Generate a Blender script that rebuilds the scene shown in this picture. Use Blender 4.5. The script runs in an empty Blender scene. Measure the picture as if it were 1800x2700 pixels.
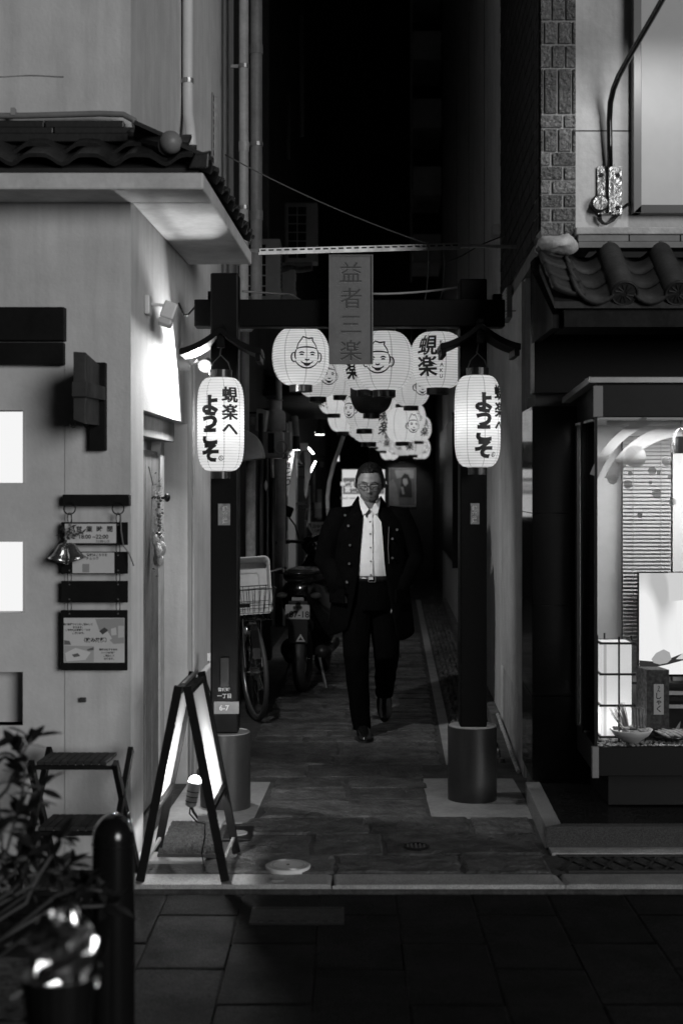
import bpy, bmesh, math, random
from mathutils import Vector, Matrix, noise
random.seed(7)
rad = math.radians
sc = bpy.context.scene
COL = sc.collection

# ------------------------------------------------------------------ camera
F, CX, HY, EYE = 3750.0, 900.0, 1285.0, 1.58       # focal length, principal column, horizon row (photo pixels), eye height
cam_d = bpy.data.cameras.new('camera')
cam = bpy.data.objects.new('camera', cam_d)
COL.objects.link(cam)
cam.location = (0, 0, EYE)
cam.rotation_euler = (rad(90), 0, 0)
cam_d.lens = 50
cam_d.sensor_width = 36
cam_d.shift_y = -65 / 2700
cam_d.clip_start = 0.05
cam_d.clip_end = 400
cam_d.dof.use_dof = True
cam_d.dof.focus_distance = 8.0
cam_d.dof.aperture_fstop = 2.8
sc.camera = cam

# ------------------------------------------------------------------ night sky and street light
SUN_EL, SUN_AZ = 9, 34        # elevation; degrees to the right of the camera's back
world = bpy.data.worlds.new('World')
sc.world = world
world.use_nodes = True
wn = world.node_tree.nodes
wl = world.node_tree.links
wn.clear()
sky = wn.new('ShaderNodeTexSky')
sky.sky_type = 'NISHITA'
sky.sun_disc = False
sky.sun_elevation = rad(SUN_EL)
sky.sun_rotation = rad(180 - SUN_AZ)
bw = wn.new('ShaderNodeRGBToBW')
bgn = wn.new('ShaderNodeBackground')
wo = wn.new('ShaderNodeOutputWorld')
wl.new(sky.outputs[0], bw.inputs[0])
wl.new(bw.outputs[0], bgn.inputs[0])
wl.new(bgn.outputs[0], wo.inputs[0])
bgn.inputs[1].default_value = 0.004

sun_d = bpy.data.lights.new('sun', 'SUN')
sun_d.energy = 1.28
sun_d.angle = rad(24)
sun_d.color = (1, 1, 1)
sun = bpy.data.objects.new('sun', sun_d)
COL.objects.link(sun)
to_sun = Vector((math.sin(rad(SUN_AZ)) * math.cos(rad(SUN_EL)), -math.cos(rad(SUN_AZ)) * math.cos(rad(SUN_EL)), math.sin(rad(SUN_EL))))
sun.rotation_euler = to_sun.to_track_quat('Z', 'Y').to_euler()
sun.location = to_sun * 30

sc.view_settings.view_transform = 'Standard'
sc.view_settings.look = 'None'
sc.view_settings.exposure = 0
sc.view_settings.gamma = 1
sc.view_settings.use_curve_mapping = False
sc.render.engine = 'CYCLES'
sc.cycles.use_denoising = True
sc.cycles.max_bounces = 7
sc.cycles.diffuse_bounces = 3
sc.cycles.glossy_bounces = 3
sc.cycles.transmission_bounces = 4
sc.cycles.transparent_max_bounces = 12
sc.cycles.sample_clamp_indirect = 2.0
sc.cycles.caustics_reflective = False
sc.cycles.caustics_refractive = False

# ------------------------------------------------------------------ geometry of the place
S = 0.0373                                          # the alley runs a little to the right of the view
def W(px, py, d): return Vector(((px - CX) / F * d, d, EYE - (py - HY) / F * d))
def XX(px, d): return (px - CX) / F * d
def ZZ(py, d): return EYE - (py - HY) / F * d
def LX(y): return -0.88 + S * (y - 5.95)            # left alley wall
def RX(y): return 0.911 + S * (y - 5.95)            # right alley wall

# ------------------------------------------------------------------ materials
MATS = {}
def mat(name, c=0.5, rough=0.6, metal=0.0, nz=None, bump=None, rnd=0.0, spec=0.5, emit=0.0, streak=0.0, speck=0.0, coat=0.0):
    if name in MATS: return MATS[name]
    m = bpy.data.materials.new(name)
    m.use_nodes = True
    n, l = m.node_tree.nodes, m.node_tree.links
    b = n['Principled BSDF']
    b.inputs['Roughness'].default_value = rough
    b.inputs['Metallic'].default_value = metal
    b.inputs['Specular IOR Level'].default_value = spec
    b.inputs['Base Color'].default_value = (c, c, c, 1)
    if coat: b.inputs['Coat Weight'].default_value = coat; b.inputs['Coat Roughness'].default_value = 0.12
    if emit:
        b.inputs['Emission Color'].default_value = (1, 1, 1, 1)
        b.inputs['Emission Strength'].default_value = emit
    geo = n.new('ShaderNodeNewGeometry')
    class tc: outputs = {'Object': geo.outputs['Position']}
    fac = None
    def mul(a, bb):
        x = n.new('ShaderNodeMath'); x.operation = 'MULTIPLY'
        l.new(a, x.inputs[0])
        if isinstance(bb, float): x.inputs[1].default_value = bb
        else: l.new(bb, x.inputs[1])
        return x.outputs[0]
    def noise_fac(scale, lo, hi, vec, detail=5, p0=0.3, p1=0.7):
        t = n.new('ShaderNodeTexNoise'); t.inputs['Scale'].default_value = scale; t.inputs['Detail'].default_value = detail
        t.inputs['Roughness'].default_value = 0.6
        l.new(vec, t.inputs['Vector'])
        r = n.new('ShaderNodeMapRange'); r.inputs[1].default_value = p0; r.inputs[2].default_value = p1
        r.inputs[3].default_value = lo; r.inputs[4].default_value = hi
        l.new(t.outputs['Fac'], r.inputs[0])
        return r.outputs[0]
    if nz:
        fac = noise_fac(nz[0], 1 - nz[1], 1 + nz[1] * 0.5, tc.outputs['Object'])
        fac = mul(fac, noise_fac(nz[0] * 6.3, 1 - nz[1] * 0.45, 1 + nz[1] * 0.25, tc.outputs['Object']))
    if streak:
        mp = n.new('ShaderNodeMapping'); mp.inputs['Scale'].default_value = (9, 9, 0.7)
        l.new(tc.outputs['Object'], mp.inputs[0])
        s = noise_fac(1.6, 1 - streak, 1.0, mp.outputs[0], 6, 0.32, 0.58)
        fac = s if fac is None else mul(fac, s)
    if speck:
        s = noise_fac(230, 1 - speck, 1 + speck, tc.outputs['Object'], 2, 0.38, 0.62)
        fac = s if fac is None else mul(fac, s)
    if rnd:
        oi = n.new('ShaderNodeObjectInfo')
        r = n.new('ShaderNodeMapRange'); r.inputs[3].default_value = 1 - rnd; r.inputs[4].default_value = 1 + rnd
        l.new(oi.outputs['Random'], r.inputs[0])
        fac = r.outputs[0] if fac is None else mul(fac, r.outputs[0])
    if fac is not None:
        l.new(mul(fac, float(c)), b.inputs['Base Color'])
        rr = n.new('ShaderNodeMapRange'); rr.inputs[1].default_value = 0.4; rr.inputs[2].default_value = 1.3
        rr.inputs[3].default_value = min(1, rough + 0.12); rr.inputs[4].default_value = max(0.04, rough - 0.08)
        l.new(fac, rr.inputs[0]); l.new(rr.outputs[0], b.inputs['Roughness'])
    if bump:
        t = n.new('ShaderNodeTexNoise'); t.inputs['Scale'].default_value = bump[0]; t.inputs['Detail'].default_value = 6
        l.new(tc.outputs['Object'], t.inputs['Vector'])
        bp = n.new('ShaderNodeBump'); bp.inputs['Strength'].default_value = bump[1]; bp.inputs['Distance'].default_value = bump[2] if len(bump) > 2 else 0.01
        l.new(t.outputs['Fac'], bp.inputs['Height']); l.new(bp.outputs[0], b.inputs['Normal'])
    MATS[name] = m
    return m

def emit_mat(name, strength):
    m = bpy.data.materials.new(name); m.use_nodes = True
    n, l = m.node_tree.nodes, m.node_tree.links
    n.clear()
    e = n.new('ShaderNodeEmission'); e.inputs[1].default_value = strength
    o = n.new('ShaderNodeOutputMaterial'); l.new(e.outputs[0], o.inputs[0])
    MATS[name] = m
    return m

def paper_mat(name, emis, period, nseam, fwd=0.0):
    """lit washi paper: bamboo hoops and glued seams show as thinner light"""
    m = bpy.data.materials.new(name); m.use_nodes = True
    n, l = m.node_tree.nodes, m.node_tree.links
    n.clear()
    tc = n.new('ShaderNodeTexCoord'); sp = n.new('ShaderNodeSeparateXYZ'); l.new(tc.outputs['Object'], sp.inputs[0])
    def M2(op, a, b=None):
        x = n.new('ShaderNodeMath'); x.operation = op
        for i, q in enumerate((a, b)):
            if q is None: continue
            if isinstance(q, (int, float)): x.inputs[i].default_value = q
            else: l.new(q, x.inputs[i])
        return x.outputs[0]
    fr = M2('FRACT', M2('DIVIDE', sp.outputs[2], period))
    rib = M2('LESS_THAN', M2('ABSOLUTE', M2('SUBTRACT', fr, 0.5)), 0.16)
    an = M2('DIVIDE', M2('ADD', M2('ARCTAN2', sp.outputs[1], sp.outputs[0]), 3.3), 2 * math.pi / nseam)
    seam = M2('LESS_THAN', M2('ABSOLUTE', M2('SUBTRACT', M2('FRACT', an), 0.5)), 0.03)
    nt = n.new('ShaderNodeTexNoise'); nt.inputs['Scale'].default_value = 14; nt.inputs['Detail'].default_value = 4
    l.new(tc.outputs['Object'], nt.inputs['Vector'])
    fib = M2('ADD', M2('MULTIPLY', nt.outputs['Fac'], 0.16), 0.92)
    k = M2('MULTIPLY', M2('SUBTRACT', 1.0, M2('MULTIPLY', rib, 0.26)), M2('SUBTRACT', 1.0, M2('MULTIPLY', seam, 0.38)))
    k = M2('MULTIPLY', k, fib)
    oi = n.new('ShaderNodeObjectInfo'); k = M2('MULTIPLY', k, M2('ADD', M2('MULTIPLY', oi.outputs['Random'], 0.30), 0.80))
    em = n.new('ShaderNodeEmission'); l.new(M2('MULTIPLY', k, emis), em.inputs[1])
    tr = n.new('ShaderNodeBsdfTranslucent'); df = n.new('ShaderNodeBsdfDiffuse')
    l.new(M2('MULTIPLY', k, 0.8), tr.inputs[0]); l.new(M2('MULTIPLY', k, 0.7), df.inputs[0])
    fw = n.new('ShaderNodeBsdfRefraction'); fw.inputs['Roughness'].default_value = 0.85; fw.inputs['IOR'].default_value = 1.08
    l.new(M2('MULTIPLY', k, 0.8), fw.inputs[0])
    m0 = n.new('ShaderNodeMixShader'); m0.inputs[0].default_value = fwd; l.new(tr.outputs[0], m0.inputs[1]); l.new(fw.outputs[0], m0.inputs[2])
    mx = n.new('ShaderNodeMixShader'); mx.inputs[0].default_value = 0.5
    l.new(df.outputs[0], mx.inputs[1]); l.new(m0.outputs[0], mx.inputs[2])
    ad = n.new('ShaderNodeAddShader'); l.new(em.outputs[0], ad.inputs[0]); l.new(mx.outputs[0], ad.inputs[1])
    o = n.new('ShaderNodeOutputMaterial'); l.new(ad.outputs[0], o.inputs[0])
    MATS[name] = m
    return m

def glass_mat(name, tint=0.96):
    m = bpy.data.materials.new(name); m.use_nodes = True
    n, l = m.node_tree.nodes, m.node_tree.links
    n.clear()
    t = n.new('ShaderNodeBsdfTransparent'); t.inputs[0].default_value = (tint, tint, tint, 1)
    g = n.new('ShaderNodeBsdfGlossy'); g.inputs['Roughness'].default_value = 0.02
    fr = n.new('ShaderNodeFresnel'); fr.inputs[0].default_value = 1.45
    mx = n.new('ShaderNodeMixShader'); l.new(fr.outputs[0], mx.inputs[0]); l.new(t.outputs[0], mx.inputs[1]); l.new(g.outputs[0], mx.inputs[2])
    o = n.new('ShaderNodeOutputMaterial'); l.new(mx.outputs[0], o.inputs[0])
    MATS[name] = m
    return m

def frost_mat(name, c, alpha):
    m = bpy.data.materials.new(name); m.use_nodes = True
    n, l = m.node_tree.nodes, m.node_tree.links
    n.clear()
    t = n.new('ShaderNodeBsdfTransparent'); d = n.new('ShaderNodeBsdfTranslucent'); d.inputs[0].default_value = (c, c, c, 1)
    mx = n.new('ShaderNodeMixShader'); mx.inputs[0].default_value = alpha
    l.new(t.outputs[0], mx.inputs[1]); l.new(d.outputs[0], mx.inputs[2])
    o = n.new('ShaderNodeOutputMaterial'); l.new(mx.outputs[0], o.inputs[0])
    MATS[name] = m
    return m

# ------------------------------------------------------------------ mesh builder
class MB:
    def __init__(s): s.v, s.f = [], []
    def add(s, vs, fs, M=None):
        k = len(s.v)
        for p in vs:
            p = Vector(p)
            s.v.append(M @ p if M else p)
        s.f += [tuple(i + k for i in f) for f in fs]
        return s
    def hexa(s, p, M=None):   # 4 bottom ccw, 4 top ccw
        return s.add(p, [(3, 2, 1, 0), (4, 5, 6, 7), (0, 1, 5, 4), (1, 2, 6, 5), (2, 3, 7, 6), (3, 0, 4, 7)], M)
    def bx(s, x0, x1, y0, y1, z0, z1, M=None):
        return s.hexa([(x0, y0, z0), (x1, y0, z0), (x1, y1, z0), (x0, y1, z0), (x0, y0, z1), (x1, y0, z1), (x1, y1, z1), (x0, y1, z1)], M)
    def box(s, c, d, M=None):
        return s.bx(c[0] - d[0] / 2, c[0] + d[0] / 2, c[1] - d[1] / 2, c[1] + d[1] / 2, c[2] - d[2] / 2, c[2] + d[2] / 2, M)
    def wall(s, fx, off0, off1, y0, y1, z0, z1):   # slab along an alley wall line
        return s.hexa([(fx(y0) + off0, y0, z0), (fx(y0) + off1, y0, z0), (fx(y1) + off1, y1, z0), (fx(y1) + off0, y1, z0),
                       (fx(y0) + off0, y0, z1), (fx(y0) + off1, y0, z1), (fx(y1) + off1, y1, z1), (fx(y1) + off0, y1, z1)])
    def bar(s, p0, p1, w, h, up=(0, 0, 1), M=None):
        p0, p1 = Vector(p0), Vector(p1)
        t = (p1 - p0).normalized(); u = Vector(up)
        a = t.cross(u)
        if a.length < 1e-4: a = t.cross(Vector((1, 0, 0)))
        a.normalize(); b = a.cross(t)
        q = []
        for p in (p0, p1):
            q += [p - a * w / 2 - b * h / 2, p + a * w / 2 - b * h / 2, p + a * w / 2 + b * h / 2, p - a * w / 2 + b * h / 2]
        return s.add(q, [(3, 2, 1, 0), (4, 5, 6, 7), (0, 1, 5, 4), (1, 2, 6, 5), (2, 3, 7, 6), (3, 0, 4, 7)], M)
    def tube(s, pts, r, n=8, closed=False, cap=True, M=None):
        pts = [Vector(p) for p in pts]; m = len(pts)
        rs = r if isinstance(r, (list, tuple)) else [r] * m
        vs, fs = [], []
        ref = None
        for i, p in enumerate(pts):
            if closed: t = pts[(i + 1) % m] - pts[i - 1]
            else: t = pts[min(i + 1, m - 1)] - pts[max(i - 1, 0)]
            t.normalize()
            if ref is None:
                ref = t.orthogonal().normalized()
            a = ref - t * ref.dot(t)
            if a.length < 1e-6: a = t.orthogonal()
            a.normalize(); ref = a; b = t.cross(a)
            for k in range(n):
                an = 2 * math.pi * k / n
                vs.append(p + (a * math.cos(an) + b * math.sin(an)) * rs[i])
        for i in range(m if closed else m - 1):
            j = (i + 1) % m
            for k in range(n):
                k2 = (k + 1) % n
                fs.append((i * n + k, i * n + k2, j * n + k2, j * n + k))
        if cap and not closed:
            fs.append(tuple(range(n - 1, -1, -1))); fs.append(tuple((m - 1) * n + k for k in range(n)))
        return s.add(vs, fs, M)
    def cyl(s, p0, p1, r, r1=None, n=14, M=None):
        return s.tube([p0, p1], [r, r if r1 is None else r1], n, M=M)
    def lathe(s, prof, c=(0, 0, 0), n=24, M=None, cap=True):
        vs, fs = [], []
        c = Vector(c)
        for r, z in prof:
            for k in range(n):
                an = 2 * math.pi * k / n
                vs.append(c + Vector((r * math.cos(an), r * math.sin(an), z)))
        for i in range(len(prof) - 1):
            for k in range(n):
                k2 = (k + 1) % n
                fs.append((i * n + k, i * n + k2, (i + 1) * n + k2, (i + 1) * n + k))
        if cap:
            fs.append(tuple(range(n - 1, -1, -1))); fs.append(tuple((len(prof) - 1) * n + k for k in range(n)))
        return s.add(vs, fs, M)
    def ell(s, c, rx, ry, rz, nu=16, nv=10, M=None):
        prof = [(max(1e-4, math.sin(math.pi * i / nv)), -math.cos(math.pi * i / nv)) for i in range(nv + 1)]
        T = Matrix.Translation(Vector(c)) @ Matrix.Diagonal((rx, ry, rz, 1))
        return s.lathe(prof, n=nu, M=(M @ T) if M else T)
    def torus(s, c, R, r, axis='X', n=40, k=8, M=None):
        pts = []
        for i in range(n):
            a = 2 * math.pi * i / n
            q = {'X': (0, math.cos(a), math.sin(a)), 'Y': (math.cos(a), 0, math.sin(a)), 'Z': (math.cos(a), math.sin(a), 0)}[axis]
            pts.append(Vector(c) + Vector(q) * R)
        return s.tube(pts, r, k, closed=True, M=M)
    def prism(s, poly, d, M=None):   # poly: 3-D points, extruded by vector d
        n = len(poly); d = Vector(d)
        vs = [Vector(p) for p in poly] + [Vector(p) + d for p in poly]
        fs = [tuple(range(n - 1, -1, -1)), tuple(range(n, 2 * n))] + [(i, (i + 1) % n, n + (i + 1) % n, n + i) for i in range(n)]
        return s.add(vs, fs, M)
    def grid(s, fn, nu, nv, closeu=False):
        vs = [fn(i / nu, j / nv) for j in range(nv + 1) for i in range(nu if closeu else nu + 1)]
        w = nu if closeu else nu + 1
        fs = []
        for j in range(nv):
            for i in range(nu):
                i2 = (i + 1) % w
                fs.append((j * w + i, j * w + i2, (j + 1) * w + i2, (j + 1) * w + i))
        return s.add(vs, fs)
    def mesh(s, name, m, off=Vector((0, 0, 0)), smooth=False):
        me = bpy.data.meshes.new(name)
        me.from_pydata([tuple(p - off) for p in s.v], [], s.f)
        bm = bmesh.new(); bm.from_mesh(me); bmesh.ops.recalc_face_normals(bm, faces=bm.faces); bm.to_mesh(me); bm.free()
        if m: me.materials.append(m)
        if smooth: me.polygons.foreach_set('use_smooth', [True] * len(me.polygons))
        return me
    def build(s, name, m, parent=None, at=None, smooth=False, bevel=0.0, auto=0.0):
        off = WL[parent] if parent is not None else Vector(at if at is not None else (0, 0, 0))
        if parent is None and at is None:
            xs = [p.x for p in s.v]; ys = [p.y for p in s.v]; zs = [p.z for p in s.v]
            off = Vector(((min(xs) + max(xs)) / 2, (min(ys) + max(ys)) / 2, min(zs)))
        me = s.mesh(name, m, off, smooth)
        o = bpy.data.objects.new(name, me)
        COL.objects.link(o)
        WL[o] = off
        if parent is not None: o.parent = parent
        else: o.location = off
        if auto:
            me.polygons.foreach_set('use_smooth', [True] * len(me.polygons))
            me.set_sharp_from_angle(angle=rad(auto))
        if bevel:
            b = o.modifiers.new('bevel', 'BEVEL'); b.width = bevel; b.segments = 2; b.limit_method = 'ANGLE'; b.angle_limit = rad(40)
        return o
WL = {}

def tag(o, label=None, cat=None, group=None, kind=None):
    if label: o['label'] = label
    if cat: o['category'] = cat
    if group: o['group'] = group
    if kind: o['kind'] = kind
    return o
def thing(name, loc, label, cat, group=None):
    o = bpy.data.objects.new(name, None)
    o.empty_display_size = 0.1
    COL.objects.link(o); o.location = loc; WL[o] = Vector(loc)
    return tag(o, label, cat, group)
def struct(o): return tag(o, kind='structure')
def piece(me, name, parent, loc, scale=(1, 1, 1), rot=(0, 0, 0), m=None):
    o = bpy.data.objects.new(name, me); COL.objects.link(o)
    o.parent = parent
    o.location = Vector(loc) - WL[parent]; o.scale = scale; o.rotation_euler = rot
    WL[o] = Vector(loc)
    return o
def lamp(name, kind, loc, energy, parent=None, target=None, **kw):
    d = bpy.data.lights.new(name, kind); d.energy = energy
    for k, v in kw.items(): setattr(d, k, v)
    o = bpy.data.objects.new(name, d); COL.objects.link(o)
    if parent is not None: o.parent = parent; o.location = Vector(loc) - WL[parent]
    else: o.location = loc
    if target is not None:
        o.rotation_euler = (Vector(target) - Vector(loc)).to_track_quat('-Z', 'Y').to_euler()
    return o

_tc = {}
def glyphs(s, size, bold=0.0, shear=0.0, narrow=1.0, sub=0):
    """outline text as flat verts and faces, centred on its own box"""
    key = (s, size, bold, shear, narrow, sub)
    if key in _tc: return _tc[key]
    c = bpy.data.curves.new('t', 'FONT'); c.body = s; c.size = size; c.offset = bold; c.shear = shear
    c.resolution_u = 3
    o = bpy.data.objects.new('t', c); COL.objects.link(o)
    me = bpy.data.meshes.new_from_object(o.evaluated_get(bpy.context.evaluated_depsgraph_get()))
    bpy.data.objects.remove(o); bpy.data.curves.remove(c)
    bm = bmesh.new(); bm.from_mesh(me)
    if sub:
        bmesh.ops.triangulate(bm, faces=bm.faces)
        for _ in range(sub):
            es = [e for e in bm.edges if e.calc_length() > size * 0.09]
            if es: bmesh.ops.subdivide_edges(bm, edges=es, cuts=1); bmesh.ops.triangulate(bm, faces=[f for f in bm.faces if len(f.verts) > 4])
    bm.verts.index_update()
    vs = [(v.co.x * narrow, v.co.y) for v in bm.verts]; fs = [tuple(v.index for v in f.verts) for f in bm.faces]
    bm.free(); bpy.data.meshes.remove(me)
    if vs:
        x0 = (min(v[0] for v in vs) + max(v[0] for v in vs)) / 2; y0 = (min(v[1] for v in vs) + max(v[1] for v in vs)) / 2
        vs = [(x - x0, y - y0) for x, y in vs]
    _tc[key] = (vs, fs)
    return vs, fs
def flat_text(mb, s, size, pos, bold=0.0, u=(1, 0, 0), v=(0, 0, 1), **kw):
    g, fs = glyphs(s, size, bold, **kw)
    u, v, pos = Vector(u), Vector(v), Vector(pos)
    return mb.add([pos + u * a + v * b for a, b in g], fs)
def wave_path(p0, p1, sag, n=12):
    p0, p1 = Vector(p0), Vector(p1)
    return [p0.lerp(p1, i / n) - Vector((0, 0, sag * 4 * (i / n) * (1 - i / n))) for i in range(n + 1)]

# common materials
plaster = mat('white_plaster', 0.62, 0.85, nz=(1.5, 0.15), bump=(60, 0.3, 0.006), streak=0.15)
plaster_in = mat('recessed_plaster', 0.60, 0.85, nz=(2.3, 0.13), bump=(60, 0.2, 0.006))
eave_pl = mat('eave_plaster', 0.6, 0.85, nz=(5, 0.2), bump=(40, 0.3, 0.006))
ink = mat('black_ink', 0.012, 0.6)
black_wood = mat('black_stained_wood', 0.008, 0.6, spec=0.15, nz=(9, 0.4), bump=(35, 0.25, 0.004))
post_wood = mat('black_lacquered_timber', 0.003, 0.45, spec=0.12, nz=(8, 0.4), bump=(40, 0.25, 0.003))
black_metal = mat('black_metal', 0.008, 0.4, 0.0, spec=0.25, nz=(20, 0.3))
black_gloss = mat('black_gloss_paint', 0.008, 0.16, coat=0.3)
grey_metal = mat('galvanised_metal', 0.38, 0.42, 0.7, nz=(25, 0.25))
chrome = mat('chrome', 0.65, 0.15, 1.0)
steel_dim = mat('worn_steel', 0.3, 0.4, 0.8, nz=(30, 0.3))
kawara = mat('smoked_roof_tile', 0.025, 0.42, nz=(11, 0.45), bump=(60, 0.3, 0.004), rnd=0.35)
kawara_r = mat('canopy_roof_tile', 0.026, 0.6, spec=0.3, nz=(11, 0.4), bump=(60, 0.35, 0.004), rnd=0.2)
paper_white = mat('printed_paper', 0.62, 0.7, nz=(9, 0.06))
white_plastic = mat('white_plastic', 0.66, 0.4, nz=(12, 0.07))
grey_plastic = mat('grey_plastic', 0.3, 0.5, nz=(12, 0.15))
pale_paint = mat('pale_pipe_paint', 0.5, 0.5, nz=(8, 0.2), streak=0.2)
dark_wall_m = mat('dark_render', 0.04, 0.9, nz=(2.0, 0.3), bump=(30, 0.3, 0.01), streak=0.3)  # base tone lowered so a stray sun patch stays faint
# ================================================================== ground, road, kerb, alley paving
asphalt = mat('asphalt', 0.015, 0.9, spec=0.08, nz=(6, 0.3), bump=(90, 0.5, 0.006))
road_slab_m = mat('dark_road_slab', 0.008, 0.8, spec=0.1, nz=(5, 0.4), bump=(120, 0.4, 0.004), rnd=0.18, speck=0.5)
stone_m = mat('worn_paving_stone', 0.095, 0.5, spec=0.3, nz=(7, 0.65), bump=(22, 1.0, 0.03), rnd=0.4, speck=0.22)
mortar_m = mat('mortar', 0.06, 0.85, nz=(9, 0.5), bump=(60, 0.7, 0.012))
concrete_m = mat('concrete', 0.32, 0.8, nz=(5, 0.3), bump=(50, 0.5, 0.008))
kerb_m = mat('granite_kerb', 0.36, 0.7, nz=(7, 0.25), bump=(80, 0.5, 0.006), speck=0.3, rnd=0.12)
granite_lt = mat('grey_granite', 0.2, 0.5, speck=0.45, nz=(9, 0.15))
granite_dk = mat('polished_black_granite', 0.012, 0.28, speck=0.7, nz=(10, 0.2), spec=0.12)
granite_mir = mat('mirror_polished_granite', 0.02, 0.03, speck=0.5, spec=1.0)

struct(MB().bx(-120, 120, -60, 180, -0.5, -0.075).build('ground', asphalt))
struct(MB().bx(-40, 40, -8, 5.635, -0.07, -0.042).build('road', asphalt))
road = bpy.data.objects['road']

def stone_mesh(name, m, seed, inset=0.05, drop=0.25, rough=0.12, n=3):
    rr = random.Random(seed)
    us = [-0.5, -0.5 + inset] + [-0.5 + inset + (1 - 2 * inset) * i / (n - 2) for i in range(1, n - 2)] + [0.5 - inset, 0.5]
    w = len(us); n = w - 1
    top = []
    for j, y in enumerate(us):
        for i, x in enumerate(us):
            edge = i in (0, n) or j in (0, n)
            top.append((x + rr.uniform(-.012, .012), y + rr.uniform(-.02, .02) * (0.6 if edge else 0.4), (-drop if edge else 0) + rr.uniform(-rough, rough)))
    fs = [(j * w + i, j * w + i + 1, (j + 1) * w + i + 1, (j + 1) * w + i) for j in range(n) for i in range(n)]
    rim = [i for i in range(w)] + [j * w + n for j in range(1, w)] + [n * w + i for i in range(n - 1, -1, -1)] + [j * w for j in range(n - 1, 0, -1)]
    k = len(top)
    for q in rim: top.append((top[q][0], top[q][1], -1.0))
    for a in range(len(rim)):
        b = (a + 1) % len(rim)
        fs.append((rim[a], k + a, k + b, rim[b]))
    mb = MB(); mb.add(top, fs)
    return mb.mesh(name, m, smooth=False)
slab_meshes = [stone_mesh('road_slab', road_slab_m, 30 + i, 0.02, 0.12, 0.03) for i in range(3)]
rr = random.Random(3)
k = 0
for ix in range(-8, 9):
    x = 0.06 + ix * 0.3
    y = 5.625 - (0.0 if ix % 2 else 0.27)
    if ix % 2 == 0:
        piece(slab_meshes[k % 3], 'road_slab', road, (x, 5.625 - 0.135, -0.030), (0.2975, 0.267, 0.03))
    while y > 3.2:
        piece(slab_meshes[k % 3], 'road_slab', road, (x, y - 0.3, -0.030 + rr.uniform(-.001, .001)), (0.2975, 0.5975, 0.03)); k += 1
        y -= 0.6

pave = struct(MB().bx(-40, 40, 5.64, 60, -0.06, -0.014).build('pavement', mortar_m))
kerb_meshes = [stone_mesh('kerb_stone', kerb_m, 60 + i, 0.02, 0.12, 0.04) for i in range(3)]
kerb = struct(MB().bx(-12, 12, 5.636, 5.80, -0.055, -0.02).build('kerb', mortar_m))
xk = -3.6; k = 0
while xk < 3.2:
    L = [0.92, 0.88, 0.9, 0.86][k % 4]
    piece(kerb_meshes[k % 3], 'kerb_stone', kerb, (xk + L / 2, 5.722, 0.004), (L - 0.008, 0.158, 0.05)); xk += L; k += 1

alley = struct(MB().bx(-0.95, 1.7, 5.802, 34, -0.05, -0.0005).build('alley_floor', mortar_m))
stones = [stone_mesh('paving_stone', stone_m, 80 + i, 0.03, 0.22, 0.13, 6) for i in range(7)]
rr = random.Random(11)
y = 5.81; k = 0; row = 0
while y < 15.2:
    dep = [0.29, 0.36, 0.31, 0.40, 0.27][row % 5] + rr.uniform(-.03, .03)
    if y > 8.4: dep *= 0.7
    x0 = (-0.50 if y < 6.7 else -0.42 if y < 7.7 else -0.66) + S * (y - 6)
    x1 = (0.875 if y < 6.75 else 0.40 if y < 7.75 else 0.5) + S * (y - 6)
    if y < 6.05: x0 = -0.57
    x = x0
    while x < x1 - 0.05:
        L = rr.uniform(0.30, 0.74)
        if x1 - (x + L) < 0.2: L = x1 - x
        # leave the round lid and the drain hole free
        piece(stones[k % 7], 'paving_stone', alley, (x + L / 2, y + dep / 2, 0.006 + rr.uniform(-.003, .003)),
              (L - 0.016, dep - 0.014, 0.03 + rr.uniform(0, .01)), (rr.uniform(-.008, .008), rr.uniform(-.006, .006), rr.uniform(-.014, .014)))
        x += L; k += 1
    y += dep; row += 1
# rough cobbled strip along the right-hand wall, far too many to pick apart
mb = MB(); rr = random.Random(5)
y = 8.15
while y < 19:
    n = 6
    for i in range(n):
        xw0 = 0.60 + S * (y - 6); w = (RX(y) - 0.06 - xw0) / n
        cx = xw0 + w * (i + 0.5) + rr.uniform(-.01, .01); cy = y + rr.uniform(-.02, .02) + (0.03 if i % 2 else 0)
        mb.lathe([(w * 0.56, -0.03), (w * 0.52, 0.0), (w * 0.36, 0.016 + rr.uniform(0, .012)), (w * 0.1, 0.022 + rr.uniform(0, .012))], (cx, cy, 0), 6,
                 M=Matrix.Translation((cx, cy, 0)) @ Matrix.Diagonal((1, 0.85, 1, 1)) @ Matrix.Translation((-cx, -cy, 0)))
    y += 0.072
tag(mb.build('cobble_strip', stone_m, alley), kind='stuff')
mb = MB()
mb.hexa([(0.52 + S * 2, 8.1, -0.03), (0.585 + S * 2, 8.1, -0.03), (0.585 + S * 14, 20, -0.03), (0.52 + S * 14, 20, -0.03),
         (0.52 + S * 2, 8.1, 0.0), (0.585 + S * 2, 8.1, 0.0), (0.585 + S * 14, 20, 0.0), (0.52 + S * 14, 20, 0.0)])
mb.build('edging_strip', kerb_m, alley)
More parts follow.
